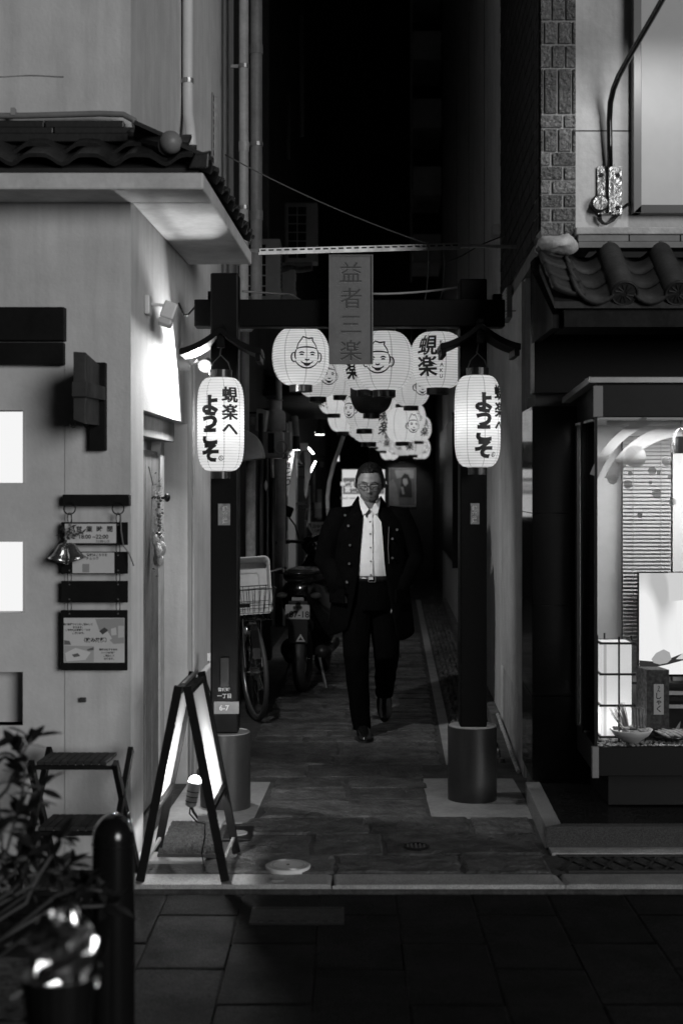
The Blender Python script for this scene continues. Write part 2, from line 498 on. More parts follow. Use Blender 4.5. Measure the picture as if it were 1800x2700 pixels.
# concrete collars round the gate pedestals and the door pad
mb = MB(); mb.bx(0.43, 0.93, 6.78, 7.72, -0.04, 0.001); mb.build('concrete_pad', concrete_m, alley, bevel=0.004)
mb = MB(); mb.hexa([(-0.74, 6.62, -0.04), (-0.42, 6.70, -0.04), (-0.38, 7.62, -0.04), (-0.70, 7.62, -0.04), (-0.74, 6.62, 0.003), (-0.42, 6.70, 0.003), (-0.38, 7.62, 0.003), (-0.70, 7.62, 0.003)])
mb.build('concrete_pad', concrete_m, alley, bevel=0.004)
mb = MB(); mb.wall(LX, 0.005, 0.30, 5.97, 7.55, -0.04, 0.012); mb.build('door_pad', mat('white_concrete', 0.5, 0.8, nz=(6, 0.25), bump=(40, 0.5, 0.008)), alley, bevel=0.006)

# small metalwork set in the paving
lid = thing('manhole_cover', (-0.221, 5.885, 0.0), 'pale oval-looking round drain lid set in the front row of paving stones', 'manhole cover')
lidm = mat('pale_cast_lid', 0.75, 0.5, 0.0, nz=(14, 0.12), bump=(60, 0.4, 0.004))
mb = MB(); mb.lathe([(0.093, -0.01), (0.093, 0.0165), (0.088, 0.019)], (-0.221, 5.885, 0), 40); mb.build('plate', lidm, lid)
mb = MB()
for q in (0.086, 0.078, 0.066): mb.torus((-0.221, 5.885, 0.019), q, 0.0016, 'Z', 40, 5)
mb.build('ring', grey_metal, lid)
mb = MB(); mb.lathe([(0.008, 0.018), (0.006, 0.021)], (-0.221, 5.885, 0), 10); mb.build('keyhole', black_metal, lid)
tag(MB().bx(XX(718, 5.72), XX(750, 5.72), 5.69, 5.735, -0.002, 0.0075).build('kerb_marker', mat('brushed_plate', 0.42, 0.4, 0.4, nz=(30, 0.3))),
    'small square metal marker set in the kerb below the drain lid', 'survey marker')
hole = thing('floor_drain', (0.325, 6.2, 0), 'small dark round grated drain sunk between the paving stones', 'drain')
mb = MB(); mb.torus((0.325, 6.2, 0.015), 0.052, 0.006, 'Z', 28, 6); mb.lathe([(0.05, -0.005), (0.05, 0.0125)], (0.325, 6.2, 0), 24); mb.build('rim', black_metal, hole)
for i in range(5):
    mb = MB(); x = 0.325 + (i - 2) * 0.018; h = math.sqrt(0.046 ** 2 - ((i - 2) * 0.018) ** 2)
    mb.bx(x - 0.004, x + 0.004, 6.2 - h, 6.2 + h, 0.0126, 0.018); mb.build('bar', steel_dim, hole)
cover = thing('utility_cover', (-0.165, 5.33, -0.03), 'dark rectangular utility cover flush in the road slabs', 'manhole cover')
mb = MB(); mb.bx(-0.33, 0.0, 5.24, 5.42, -0.031, -0.0245); mb.build('plate', mat('cast_iron', 0.018, 0.45, 0.5, nz=(30, 0.4)), cover)
mb = MB()
for x0, x1, y0, y1 in ((-0.34, 0.01, 5.42, 5.43), (-0.34, 0.01, 5.23, 5.24), (-0.34, -0.33, 5.24, 5.42), (0.0, 0.01, 5.24, 5.42)): mb.bx(x0, x1, y0, y1, -0.032, -0.022)
mb.build('frame', MATS['cast_iron'], cover)
for i in range(8):
    mb = MB(); x = -0.31 + i * 0.04; mb.bx(x, x + 0.02, 5.26, 5.40, -0.0245, -0.0225); mb.build('tread', MATS['cast_iron'], cover)
# meter lid beside the door mat
ml = thing('meter_box_lid', (-0.44, 6.45, 0), 'square black meter box lid with a round grey cap beside the mat', 'meter lid')
mb = MB(); mb.bx(-0.53, -0.405, 6.34, 6.58, -0.01, 0.013); mb.build('frame', black_metal, ml, bevel=0.003)
mb = MB(); mb.lathe([(0.045, 0.012), (0.043, 0.018)], (-0.468, 6.44, 0), 24); mb.build('cap', concrete_m, ml)

# ================================================================== white plaster house on the left
house = thing('plaster_house', (-1.6, 6.0, 0), 'white plastered house with tiled eave and glowing square windows beside the alley', 'building')
TOP = 4.3
mb = MB()
mb.bx(-3.6, -1.03, 5.95, 6.12, 2.096, TOP)
mb.bx(-1.155, -1.03, 5.95, 6.12, 0.0, 2.096)
mb.build('front_wall', plaster, house)
mb = MB()
XW = -1.332
for x0, x1, z0, z1 in ((XW, -1.155, 0, 2.096), (-3.6, XW, 1.902, 2.096), (-3.6, XW, 1.352, 1.599), (-3.6, XW, 0.807, 1.054), (-3.6, XW, 0.0, 0.583)):
    mb.bx(x0, x1, 5.9545, 6.12, z0, z1)
mb.build('recessed_wall', plaster_in, house)
glow = emit_mat('lit_window_pane', 0.92)
for z0, z1 in ((1.599, 1.902), (1.054, 1.352)):
    w = MB().bx(-3.6, XW + 0.01, 6.05, 6.06, z0 - 0.01, z1 + 0.01).build('window', glow, house)
    mb = MB(); mb.bx(XW, XW + 0.012, 5.9515, 6.05, z0, z1); mb.bx(-3.6, XW, 5.9515, 6.05, z1, z1 + 0.008); mb.build('reveal', plaster, w)
mb = MB(); mb.bx(-3.6, XW, 6.05, 6.07, 0.583, 0.807); mb.build('niche_back', plaster_in, house)
mb = MB(); mb.bx(-3.6, XW + 0.004, 5.965, 6.05, 0.56, 0.583); mb.build('niche_sill', plaster, house, bevel=0.004)
mb = MB(); mb.bx(-3.6, -1.0, 5.90, 5.949, -0.01, 0.04); mb.build('plinth', concrete_m, house, bevel=0.004)
# dark timber lintel over the recess
lin = MB().bx(-3.6, XX(170, 5.9), 5.90, 5.98, ZZ(898, 5.9), ZZ(809, 5.9)).build('lintel_beam', black_wood, house, bevel=0.004)
mb = MB(); mb.bx(-3.6, XX(167, 5.9), 5.915, 5.98, ZZ(960, 5.9), ZZ(902, 5.9)); mb.build('lower_board', black_wood, lin, bevel=0.003)
# side wall along the alley, with the door opening
mb = MB()
mb.wall(LX, -0.15, 0, 5.95, 6.25, 0, TOP)
mb.wall(LX, -0.15, 0, 6.25, 7.58, 1.92, TOP)
mb.wall(LX, -0.15, 0, 7.58, 9.75, 0, TOP + 6)
mb.build('side_wall', plaster, house)
mb = MB(); mb.wall(LX, -0.15, -0.0, 5.95, 7.58, TOP, TOP + 6); mb.bx(-3.6, -1.03, 5.95, 6.12, TOP, TOP + 6); mb.build('upper_storey_wall', plaster, house)
mb = MB(); mb.wall(LX, -0.30, -0.16, 6.2, 7.62, 0, 1.95); mb.build('recess_back', plaster_in, house)
# shallow crack of the old roof line on the front wall
tag(house, None)
mb = MB(); mb.tube([(x, 5.949 + 0.0015 * math.sin(x * 40), 3.30 + 0.003 * math.sin(x * 23)) for x in [-1.62 + i * 0.02 for i in range(24)]], 0.003, 5); mb.build('old_flashing_line', concrete_m, house)
# door: frame, leaf, head board
door = MB().wall(LX, -0.128, -0.10, 6.25, 7.22, 0.02, 1.76).build('door', mat('grey_door_wood', 0.13, 0.5, nz=(7, 0.3), streak=0.2), house)
for i in range(5):
    mb = MB(); y0 = 6.27 + i * 0.19; mb.wall(LX, -0.10, -0.094, y0, y0 + 0.18, 0.04, 1.74); mb.build('board', MATS['grey_door_wood'], door)
mb = MB(); mb.wall(LX, -0.094, -0.078, 6.36, 6.40, 0.95, 1.05); mb.cyl((LX(6.4) - 0.08, 6.38, 1.0), (LX(6.4) - 0.045, 6.38, 1.0), 0.014); mb.build('handle', black_metal, door)
mb = MB(); mb.wall(LX, -0.13, -0.085, 7.22, 7.34, 0.0, 1.82); mb.build('door_jamb', mat('pale_wood', 0.4, 0.5, nz=(7, 0.2), streak=0.15), house)
mb = MB(); mb.wall(LX, -0.13, -0.045, 6.25, 7.42, 1.815, 1.915); mb.build('door_head_board', mat('weathered_board', 0.22, 0.6, nz=(6, 0.35), streak=0.2), house, bevel=0.003)

# eave slab running round the corner
def EX(y): return -0.551 + S * (y - 5.68)
mb = MB()
mb.hexa([(-3.6, 5.68, 2.77), (EX(5.68), 5.68, 2.77), (LX(5.95) + 0.0 + (EX(5.95) - LX(5.95)), 5.948, 2.77), (-3.6, 5.948, 2.77),
         (-3.6, 5.68, 2.838), (EX(5.68), 5.68, 2.838), (EX(5.95), 5.948, 2.838), (-3.6, 5.948, 2.838)])
mb.hexa([(LX(5.948) + 0.002, 5.948, 2.77), (EX(5.948), 5.948, 2.77), (EX(7.6), 7.6, 2.77), (LX(7.6) + 0.002, 7.6, 2.77),
         (LX(5.948) + 0.002, 5.948, 2.838), (EX(5.948), 5.948, 2.838), (EX(7.6), 7.6, 2.838), (LX(7.6) + 0.002, 7.6, 2.838)])
eave = mb.build('eave', eave_pl, house, bevel=0.008)
# pantiles
def pantile(name, m, w, L, amp, th=0.016):
    mb = MB(); n = 10
    def z(u): return amp * (math.cos(2 * math.pi * u) * 0.75 - 0.25 * math.cos(4 * math.pi * u))
    vs, fs = [], []
    for t in (0, 1):
        for j in (0, 1):
            for i in range(n + 1):
                u = i / n
                vs.append(((u - 0.5) * w, j * L, z(u) + t * th))
    N = n + 1
    for i in range(n):
        fs += [(i, i + N, i + N + 1, i + 1), (2 * N + i, 2 * N + i + 1, 3 * N + i + 1, 3 * N + i), (i, i + 1, 2 * N + i + 1, 2 * N + i), (N + i, 3 * N + i, 3 * N + i + 1, N + i + 1)]
    fs += [(0, 2 * N, 3 * N, N), (n, N + n, 3 * N + n, 2 * N + n)]
    mb.add(vs, fs)
    return mb.mesh(name, m, smooth=False)
roof_l = MB().hexa([(-3.6, 5.70, 2.842), (EX(5.7) - 0.02, 5.70, 2.842), (LX(5.95), 5.947, 2.842), (-3.6, 5.947, 2.842),
                    (-3.6, 5.70, 2.86), (EX(5.7) - 0.02, 5.70, 2.86), (LX(5.95), 5.947, 3.0), (-3.6, 5.947, 3.0)]).build('roof', kawara, house)
pt = pantile('roof_tile', kawara, 0.215, 0.22, 0.024)
for r_ in range(2):
    for i in range(13):
        x = -0.70 - i * 0.205 - r_ * 0.03
        piece(pt, 'roof_tile', roof_l, (x, 5.665 + r_ * 0.13, 2.883 + r_ * 0.075), (1, 0.8, 1), (rad(24), 0, random.uniform(-.03, .03)))
roof_s = MB().hexa([(LX(5.95) + 0.003, 5.955, 2.842), (EX(5.95) - 0.015, 5.955, 2.842), (EX(7.58) - 0.015, 7.58, 2.842), (LX(7.58) + 0.003, 7.58, 2.842),
                    (LX(5.95) + 0.003, 5.955, 3.0), (EX(5.95) - 0.015, 5.955, 2.86), (EX(7.58) - 0.015, 7.58, 2.86), (LX(7.58) + 0.003, 7.58, 3.0)]).build('side_roof', kawara, house)
for r_ in range(2):
    for i in range(9):
        y = 5.80 + i * 0.2
        piece(pt, 'roof_tile', roof_s, (EX(y) + 0.02 - r_ * 0.15, y, 2.878 + r_ * 0.075), (1, 0.8, 1), (rad(24), 0, rad(90)))
# ridge courses against the wall, hip roll and its ball end
mb = MB(); mb.bx(-3.6, -0.82, 5.86, 5.948, 3.005, 3.04); mb.build('ridge_course', kawara, roof_l, bevel=0.004)
for i in range(8):
    x1 = -0.86 - i * 0.33; mb = MB(); mb.bx(x1 - 0.325, x1, 5.872, 5.9478, 3.041, 3.068); mb.build('ridge_tile', kawara, roof_l, bevel=0.004)
for i in range(8):
    x1 = -0.90 - i * 0.33; mb = MB(); mb.bx(x1 - 0.325, x1, 5.884, 5.9476, 3.069, 3.098); mb.build('ridge_tile', kawara, roof_l, bevel=0.004)
hip0, hip1 = Vector((-0.86, 5.90, 3.03)), Vector((-0.70, 5.71, 2.955))
mb = MB(); mb.tube([hip0, hip1], 0.042, 14); mb.build('hip_roll', kawara, roof_l, smooth=False)
mb = MB(); mb.ell(hip1 + Vector((0.015, -0.005, 0.008)), 0.047, 0.047, 0.047, 20, 14); mb.build('ball_end', mat('pale_tile_ball', 0.24, 0.45, nz=(12, 0.2)), roof_l, smooth=True)
mb = MB(); mb.prism([(EX(5.7) - 0.06, 5.66, 2.85), (EX(5.7) + 0.02, 5.66, 2.85), (EX(5.7) + 0.025, 5.66, 2.915), (EX(5.7) - 0.035, 5.66, 2.905)], (0, 0.1, 0.03)); mb.build('corner_tile', kawara, roof_l, bevel=0.006)
# conduit lying along the roof ridge
con = thing('roof_conduit', (-1.4, 5.9, 3.1), 'pale grey conduit clipped along the top of the tiled eave', 'pipe')
mb = MB(); mb.tube([(-3.6, 5.885, 3.108), (-1.3, 5.885, 3.118), (-1.0, 5.88, 3.125), (-0.9, 5.875, 3.12), (-0.855, 5.87, 3.095), (-0.845, 5.868, 3.055)], 0.013, 8); mb.build('tube', mat('grey_conduit', 0.22, 0.45, nz=(15, 0.2)), con, smooth=True)
mb = MB(); mb.box((-1.355, 5.885, 3.132), (0.018, 0.034, 0.03)); mb.build('clip', grey_plastic, con)

# rainwater pipes on the alley side
def pipe_thing(name, label, pts, r, m, clips=(), n=14, cat='pipe', joint=()):
    t = thing(name, pts[-1], label, cat)
    mb = MB(); mb.tube(pts, r, n); mb.build('tube', m, t, smooth=True)
    for c in clips:
        mb = MB(); mb.cyl(Vector(c) - Vector((0, 0, 0.012)), Vector(c) + Vector((0, 0, 0.012)), r * 1.14, n=n); mb.bx(c[0] - r - 0.05, c[0] - r * 0.5, c[1] - 0.006, c[1] + 0.006, c[2] - 0.01, c[2] + 0.01)
        mb.build('clip', grey_metal, t)
    for c in joint:
        mb = MB(); mb.cyl(Vector(c) - Vector((0, 0, 0.03)), Vector(c) + Vector((0, 0, 0.03)), r * 1.1, n=n); mb.build('socket', m, t, smooth=False)
    return t
xp = LX(7.35) + 0.035
pipe_thing('drainpipe', 'short white drainpipe ending in a bent open spout above the eave', [(xp, 7.35, 6.5), (xp, 7.35, 3.62), (xp + 0.004, 7.33, 3.5), (xp + 0.020, 7.27, 3.42), (xp + 0.034, 7.2, 3.30)], 0.027, white_plastic, clips=[(xp, 7.35, 3.68)])
xq = XX(643, 8.85)
pipe_thing('drainpipe', 'slim white drainpipe running full height beside a fat grey pipe', [(xq, 8.85, 9), (xq, 8.85, 2.62), (xq - 0.03, 8.85, 2.59), (xq - 0.17, 8.85, 2.585)], 0.030, pale_paint, clips=[(xq, 8.85, 4.2), (xq, 8.85, 3.32)], joint=[(xq, 8.85, 3.7)])
xq2 = XX(676, 9.0)
pipe_thing('drainpipe', 'fat grey drainpipe with sockets beside the slim white one', [(xq2, 9.0, 9), (xq2, 9.0, 2.64), (xq2 - 0.04, 9.0, 2.6), (xq2 - 0.24, 9.0, 2.595)], 0.038, mat('grey_pipe', 0.3, 0.5, nz=(6, 0.25), streak=0.25), clips=[(xq2, 9.0, 3.75)], joint=[(xq2, 9.0, 4.35), (xq2, 9.0, 3.3), (xq2, 9.0, 5.0)])
rail = thing('slotted_rail', (LX(8.6) + 0.01, 8.6, 3.4), 'upright slotted steel rail fixed flat on the upper side wall', 'rail')
mb = MB(); x8 = LX(8.6) + 0.002
mb.bx(x8, x8 + 0.006, 8.56, 8.66, 3.42, 3.96); mb.bx(x8, x8 + 0.022, 8.66, 8.665, 3.42, 3.96); mb.build('channel', grey_metal, rail)
for i in range(11):
    mb = MB(); z = 3.45 + i * 0.047; mb.bx(x8 + 0.006, x8 + 0.0075, 8.59, 8.63, z, z + 0.028); mb.build('slot', black_metal, rail)

# ================================================================== building on the right: tiled column, brick flank, shop front
shop = thing('shop_building', (1.6, 6.9, 0), 'shop building with glazed brick column, dark brick flank and black granite front', 'building')
plaster_r = mat('aged_plaster', 0.52, 0.85, nz=(3, 0.14), bump=(45, 0.35, 0.008), streak=0.18)
stucco = mat('rough_stucco', 0.42, 0.9, nz=(3, 0.2), bump=(150, 0.9, 0.008), streak=0.1)
brick_dk = mat('dark_brick', 0.02, 0.45, nz=(20, 0.35), bump=(60, 0.4, 0.004), rnd=0.3)
brick_gl = mat('glazed_brick', 0.2, 0.14, nz=(45, 0.6), bump=(55, 1.0, 0.03), rnd=0.45, coat=0.6, spec=0.8)
grout = mat('pale_grout', 0.34, 0.8, nz=(20, 0.2), bump=(90, 0.4, 0.004))
grout_dk = mat('dark_grout', 0.06, 0.9)
flank = MB().wall(RX, 0.004, 0.25, 6.73, 9.22, 2.80, 15.0).build('flank_wall', grout_dk, shop)  # carried up out of view to keep the sun off the balconies
bm_ = stone_mesh('brick', brick_dk, 5, 0.03, 0.0, 0.0)
bk = MB(); bk.bx(-0.5, 0.5, -0.5, 0.5, -0.5, 0.5); bk_dark = bk.mesh('brick', brick_dk)
rot = math.atan(S)
for r_ in range(25):
    z = 2.84 + r_ * 0.086
    y = 6.745 + (0.0 if r_ % 2 else -0.12)
    while y < 9.21:
        y0, y1 = max(y, 6.745), min(y + 0.232, 9.215)
        if y1 - y0 > 0.04:
            yc = (y0 + y1) / 2
            piece(bk_dark, 'brick', flank, (RX(yc), yc, z), (0.014, y1 - y0, 0.076), (0, 0, -rot))
        y += 0.245
mb = MB(); mb.wall(RX, 0.012, 0.25, 6.73, 9.22, 2.72, 2.797); mb.build('flank_ledge', mat('grey_render', 0.16, 0.8, nz=(6, 0.3)), shop)
# plaster wall of the alley
mb = MB(); mb.wall(RX, 0.02, 0.25, 7.73, 9.22, 0, 2.718); mb.wall(RX, 0.0, 0.25, 9.222, 20.5, 0, 15.0); alley_wall = mb.build('alley_wall', plaster_r, shop)  # deeper stretch raised out of view too, blocking the sun
mb = MB(); mb.wall(RX, 0.0, 0.018, 7.735, 9.215, 0.44, 2.70); mb.build('stucco_facing', stucco, alley_wall)
mb = MB(); mb.wall(RX, 0.012, 0.0195, 7.74, 9.215, 0.0, 0.436); mb.build('skirting', concrete_m, alley_wall)
mb = MB(); mb.wall(RX, -0.06, 0.015, 9.3, 19.0, 0.0, 0.10); mb.build('wall_footing', mat('broken_concrete', 0.12, 0.9, nz=(8, 0.5), bump=(14, 1.0, 0.03)), alley_wall)
for yj in (10.9, 13.2, 15.8):
    mb = MB(); mb.wall(RX, -0.004, 0.0, yj, yj + 0.03, 0.1, 6); mb.build('wall_joint', mat('grey_render', 0.16), alley_wall)
# glazed brick column on the street front
YC = 6.71
col = MB().bx(XX(1425, YC) + 0.004, XX(1516, YC), YC + 0.006, 6.97, 2.73, 5.2).build('brick_column', grout, shop)
bk = MB(); bk.bx(-0.5, 0.5, -0.5, 0.5, -0.5, 0.5); bk_gl = bk.mesh('brick', brick_gl)
X0, X1 = XX(1425, YC), XX(1516, YC)
def gb(px0, px1, py0, py1):
    x0, x1, z0, z1 = XX(px0, YC), XX(px1, YC), ZZ(py1, YC), ZZ(py0, YC)
    x0 = max(x0, X0); x1 = min(x1, X1)
    piece(bk_gl, 'brick', col, ((x0 + x1) / 2, YC + 0.002, (z0 + z1) / 2), (x1 - x0, 0.014, z1 - z0), (0, 0, 0)).modifiers.new('b', 'BEVEL').width = 0.0022
def v3(y0, y1): gb(1425, 1450, y0, y1); gb(1456, 1486, y0, y1); gb(1492, 1516, y0, y1)
def v2(y0, y1): gb(1425, 1430, y0, y1); gb(1436, 1466, y0, y1); gb(1473, 1504, y0, y1); gb(1510, 1516, y0, y1)
def ha(y0, y1): gb(1425, 1480, y0, y1); gb(1488, 1516, y0, y1)
def hb(y0, y1): gb(1425, 1448, y0, y1); gb(1457, 1516, y0, y1)
v3(-70, 52); v2(58, 114); v3(121, 177); v2(183, 298); ha(305, 335); v2(341, 398); hb(404, 435); ha(441, 472); hb(478, 509); ha(515, 545); hb(551, 582); ha(588, 619)
v2(-190, -76); ha(-228, -198)
# plaster front beside the column
mb = MB(); mb.bx(X1 + 0.001, 3.2, YC + 0.004, 6.97, 2.80, 5.2)
front = mb.build('front_plaster', mat('pitted_plaster', 0.62, 0.85, nz=(4, 0.15), bump=(28, 0.6, 0.006), streak=0.12), shop)
mb = MB(); mb.bx(X1 + 0.002, XX(1668, YC), YC + 0.002, YC + 0.0045, ZZ(346, YC), ZZ(343, YC)); mb.build('plaster_joint', grout_dk, front)
mb = MB(); mb.bx(X1 - 0.005, 3.2, YC - 0.05, YC + 0.05, 2.765, 2.80); mb.build('ledge', mat('ledge_mortar', 0.42, 0.8, nz=(12, 0.3), bump=(40, 0.6, 0.008)), shop, bevel=0.006)
for r_, z0 in ((0, 2.732), (1, 2.700)):
    x = X1 + 0.005 - r_ * 0.1
    while x < 3.1:
        xx0, xx1 = max(x, X1 + 0.005), x + 0.235
        mb = MB(); mb.bx(xx0, xx1, YC - 0.05 - r_ * 0.012, YC + 0.05, z0, z0 + 0.029); mb.build('course_tile', mat('grey_course_tile', 0.17, 0.6, nz=(10, 0.2), rnd=0.15), shop, bevel=0.002)
        x += 0.24
# weathered mortar boss at the foot of the column
mb = MB()
mb.grid(lambda u, v: (lambda p: p + Vector(noise.noise_vector(p * 14)) * 0.020 + Vector(noise.noise_vector(p * 45)) * 0.008)(Vector((XX(1471, 6.62) + 0.100 * math.cos(u * 2 * math.pi) * math.sin(math.pi * (0.02 + 0.96 * v)) ** 0.6, 6.66 + 0.10 * math.sin(u * 2 * math.pi) * math.sin(math.pi * (0.02 + 0.96 * v)) ** 0.6, 2.705 - 0.048 * math.cos(math.pi * v)))), 28, 14, closeu=True)
mb.build('mortar_boss', mat('pale_mortar', 0.5, 0.7, nz=(14, 0.35), bump=(35, 0.7, 0.01)), shop, smooth=True)

# tiled canopy
cd0, cd1 = 6.70, 6.32
zt0, zt1 = 2.685, 2.43
canopy = MB().hexa([(0.95, cd1 + 0.03, zt1 - 0.05), (3.2, cd1 + 0.03, zt1 - 0.05), (3.2, cd0, zt0 - 0.09), (0.93, cd0, zt0 - 0.09),
                    (0.95, cd1 + 0.03, zt1 - 0.02), (3.2, cd1 + 0.03, zt1 - 0.02), (3.2, cd0, zt0 - 0.05), (0.93, cd0, zt0 - 0.05)]).build('canopy', kawara_r, shop)
slope = math.atan2(zt0 - zt1, cd0 - cd1)
def canopy_pt(x, t, dz=0): return Vector((x, cd1 + (cd0 - cd1) * t, zt1 + (zt0 - zt1) * t + dz))
covers = [XX(1645, cd1) + i * 0.238 for i in range(0, 7)]
for x in covers:
    mb = MB(); mb.tube([canopy_pt(x, 1.02, 0.012), canopy_pt(x, 0.5, 0.012), canopy_pt(x, 0.03, 0.012)], [0.054, 0.056, 0.058], 18); c = mb.build('cover_tile', kawara_r, canopy, auto=50)
    mb = MB(); d_ = (canopy_pt(x, 0) - canopy_pt(x, 1)).normalized(); p_ = canopy_pt(x, 0.03, 0.012)
    mb.cyl(p_, p_ + d_ * 0.014, 0.064, n=28); mb.build('end_disc', kawara_r, c, bevel=0.003)
    mb = MB(); ax = Vector((1, 0, 0)); bx_ = d_.cross(ax)
    mb.tube([p_ + d_ * 0.014 + (ax * math.cos(a) + bx_ * math.sin(a)) * 0.056 for a in [i * 2 * math.pi / 28 for i in range(28)]], 0.005, 5, closed=True)
    for q in range(12):
        a = q * 2 * math.pi / 12; e = p_ + d_ * 0.0145
        mb.tube([e + (ax * math.cos(a) + bx_ * math.sin(a)) * 0.012, e + (ax * math.cos(a + .25) + bx_ * math.sin(a + .25)) * 0.044], 0.004, 4)
    mb.build('disc_relief', kawara_r, c)
def pan(x, t0, t1, w=0.19):
    mb = MB()
    def fn(u, v):
        p = canopy_pt(x + (u - 0.5) * w, t0 + (t1 - t0) * v, 0.006 + 0.07 * (2 * u - 1) ** 2 - 0.045 + 0.012 * (1 - v))
        return p
    mb.grid(fn, 8, 2)
    o = mb.build('pan_tile', kawara_r, canopy, smooth=True)
    s_ = o.modifiers.new('t', 'SOLIDIFY'); s_.thickness = 0.016
for x in [covers[0] - 0.119 + i * 0.238 for i in range(0, 7)]:
    for t0, t1 in ((0.0, 0.4), (0.32, 0.72), (0.64, 1.04)): pan(x, t0, t1)
# verge tiles stepping up at the open end
for i in range(4):
    t = 0.02 + i * 0.25
    p0, p1 = canopy_pt(1.0, t, -0.005 + 0.006 * i), canopy_pt(1.0, t + 0.3, 0.0 + 0.006 * i)
    mb = MB()
    mb.grid(lambda u, v: Vector((0.945 - 0.01 * i + 0.14 * u, p0.y + (p1.y - p0.y) * v, p0.z + (p1.z - p0.z) * v + 0.035 - 0.05 * u + 0.06 * (u - 0.4) ** 2 + 0.012 * (1 - v))), 8, 3)
    o = mb.build('verge_tile', kawara_r, canopy, smooth=True)
    s_ = o.modifiers.new('t', 'SOLIDIFY'); s_.thickness = 0.022
mb = MB(); mb.bx(1.0, 3.2, cd1 + 0.06, 6.70, 2.30, zt1 - 0.052); mb.build('canopy_board', black_wood, shop)
mb = MB(); mb.hexa([(0.952, 6.42, 2.30), (0.985, 6.42, 2.30), (0.985, 7.12, 2.30), (0.952, 7.12, 2.30), (0.952, 6.42, 2.36), (0.985, 6.42, 2.36), (0.985, 7.12, 2.66), (0.952, 7.12, 2.66)]); mb.build('barge_board', black_wood, shop)
mb = MB(); mb.bx(0.955, 3.2, 7.05, 7.2, 2.05, 2.72); mb.build('upper_granite', granite_dk, shop)
# black granite front: slabs with open joints, and its mirror-polished flank
gr = MB().bx(0.975, 3.2, 7.175, 7.5, 0, 2.05).build('granite_wall', grout_dk, shop)
xs = [0.962, 1.46, 1.96, 2.46, 2.96]
zs = [0.105, 0.53, 0.985, 1.45, 1.99]
for i in range(4):
    for j in range(4):
        mb = MB(); mb.bx(xs[i] + (0.0025 if i else 0), xs[i + 1] - 0.0025, 7.155, 7.18, zs[j] + 0.002, zs[j + 1] - 0.002); mb.build('granite_slab', granite_dk, gr, bevel=0.001)
for j in range(4):
    mb = MB(); mb.wall(lambda y: 0.9585 + S * (y - 7.16), 0.0, 0.012, 7.16, 7.725, zs[j] + 0.002, zs[j + 1] - 0.002); mb.build('granite_slab', granite_mir, gr)
# step in front of the shop
step = MB().bx(0.93, 3.2, 6.24, 7.15, 0.0, 0.094).build('shop_step', granite_dk, shop)
mb = MB(); mb.hexa([(0.888, 6.20, 0), (0.965, 6.26, 0), (0.995, 7.15, 0), (0.922, 7.15, 0), (0.888, 6.20, 0.10), (0.965, 6.26, 0.10), (0.995, 7.15, 0.10), (0.922, 7.15, 0.10)]); mb.build('step_edging', granite_lt, step, bevel=0.003)
mb = MB(); mb.hexa([(0.889, 6.199, 0), (3.2, 6.199, 0), (3.2, 6.259, 0), (0.967, 6.259, 0), (0.889, 6.199, 0.101), (3.2, 6.199, 0.101), (3.2, 6.259, 0.101), (0.967, 6.259, 0.101)]); mb.build('step_edging', mat('dark_grey_granite', 0.055, 0.7, spec=0.2, speck=0.4), step, bevel=0.003)
mb = MB(); mb.bx(0.90, 3.2, 6.10, 6.198, -0.03, 0.012); mb.build('step_apron', kerb_m, step, bevel=0.003)
gratem = mat('rusty_grate', 0.04, 0.5, 0.4, nz=(25, 0.4))
gt = thing('drain_grate', (1.6, 6.0, 0), 'long dark slotted drain grate between kerb and shop step', 'drain')
mb = MB(); mb.bx(0.93, 2.6, 5.83, 6.09, -0.02, -0.008); mb.build('channel', black_metal, gt)
mb = MB(); mb.bx(0.93, 2.6, 5.83, 5.85, -0.008, 0.008); mb.bx(0.93, 2.6, 6.07, 6.09, -0.008, 0.008); mb.build('frame', gratem, gt)
bar_ = MB().bx(-0.006, 0.006, -0.11, 0.11, -0.008, 0.006).mesh('bar', gratem)
for i in range(38): piece(bar_, 'bar', gt, (0.95 + i * 0.043, 5.96, 0), (1, 1, 1), (0, 0, rad(25 if i % 2 else -25)))
tag(MB().tube([W(1311, 1880, 9.3) + Vector((0, 0, -0.01)), W(1335, 1950, 8.55), W(1352, 2000, 8.1), W(1366, 2035, 7.84)], 0.012, 8).build('floor_pipe', mat('flaking_pipe_paint', 0.42, 0.7, nz=(60, 0.7))),
    'thin flaking white pipe lying along the foot of the stucco wall', 'pipe')
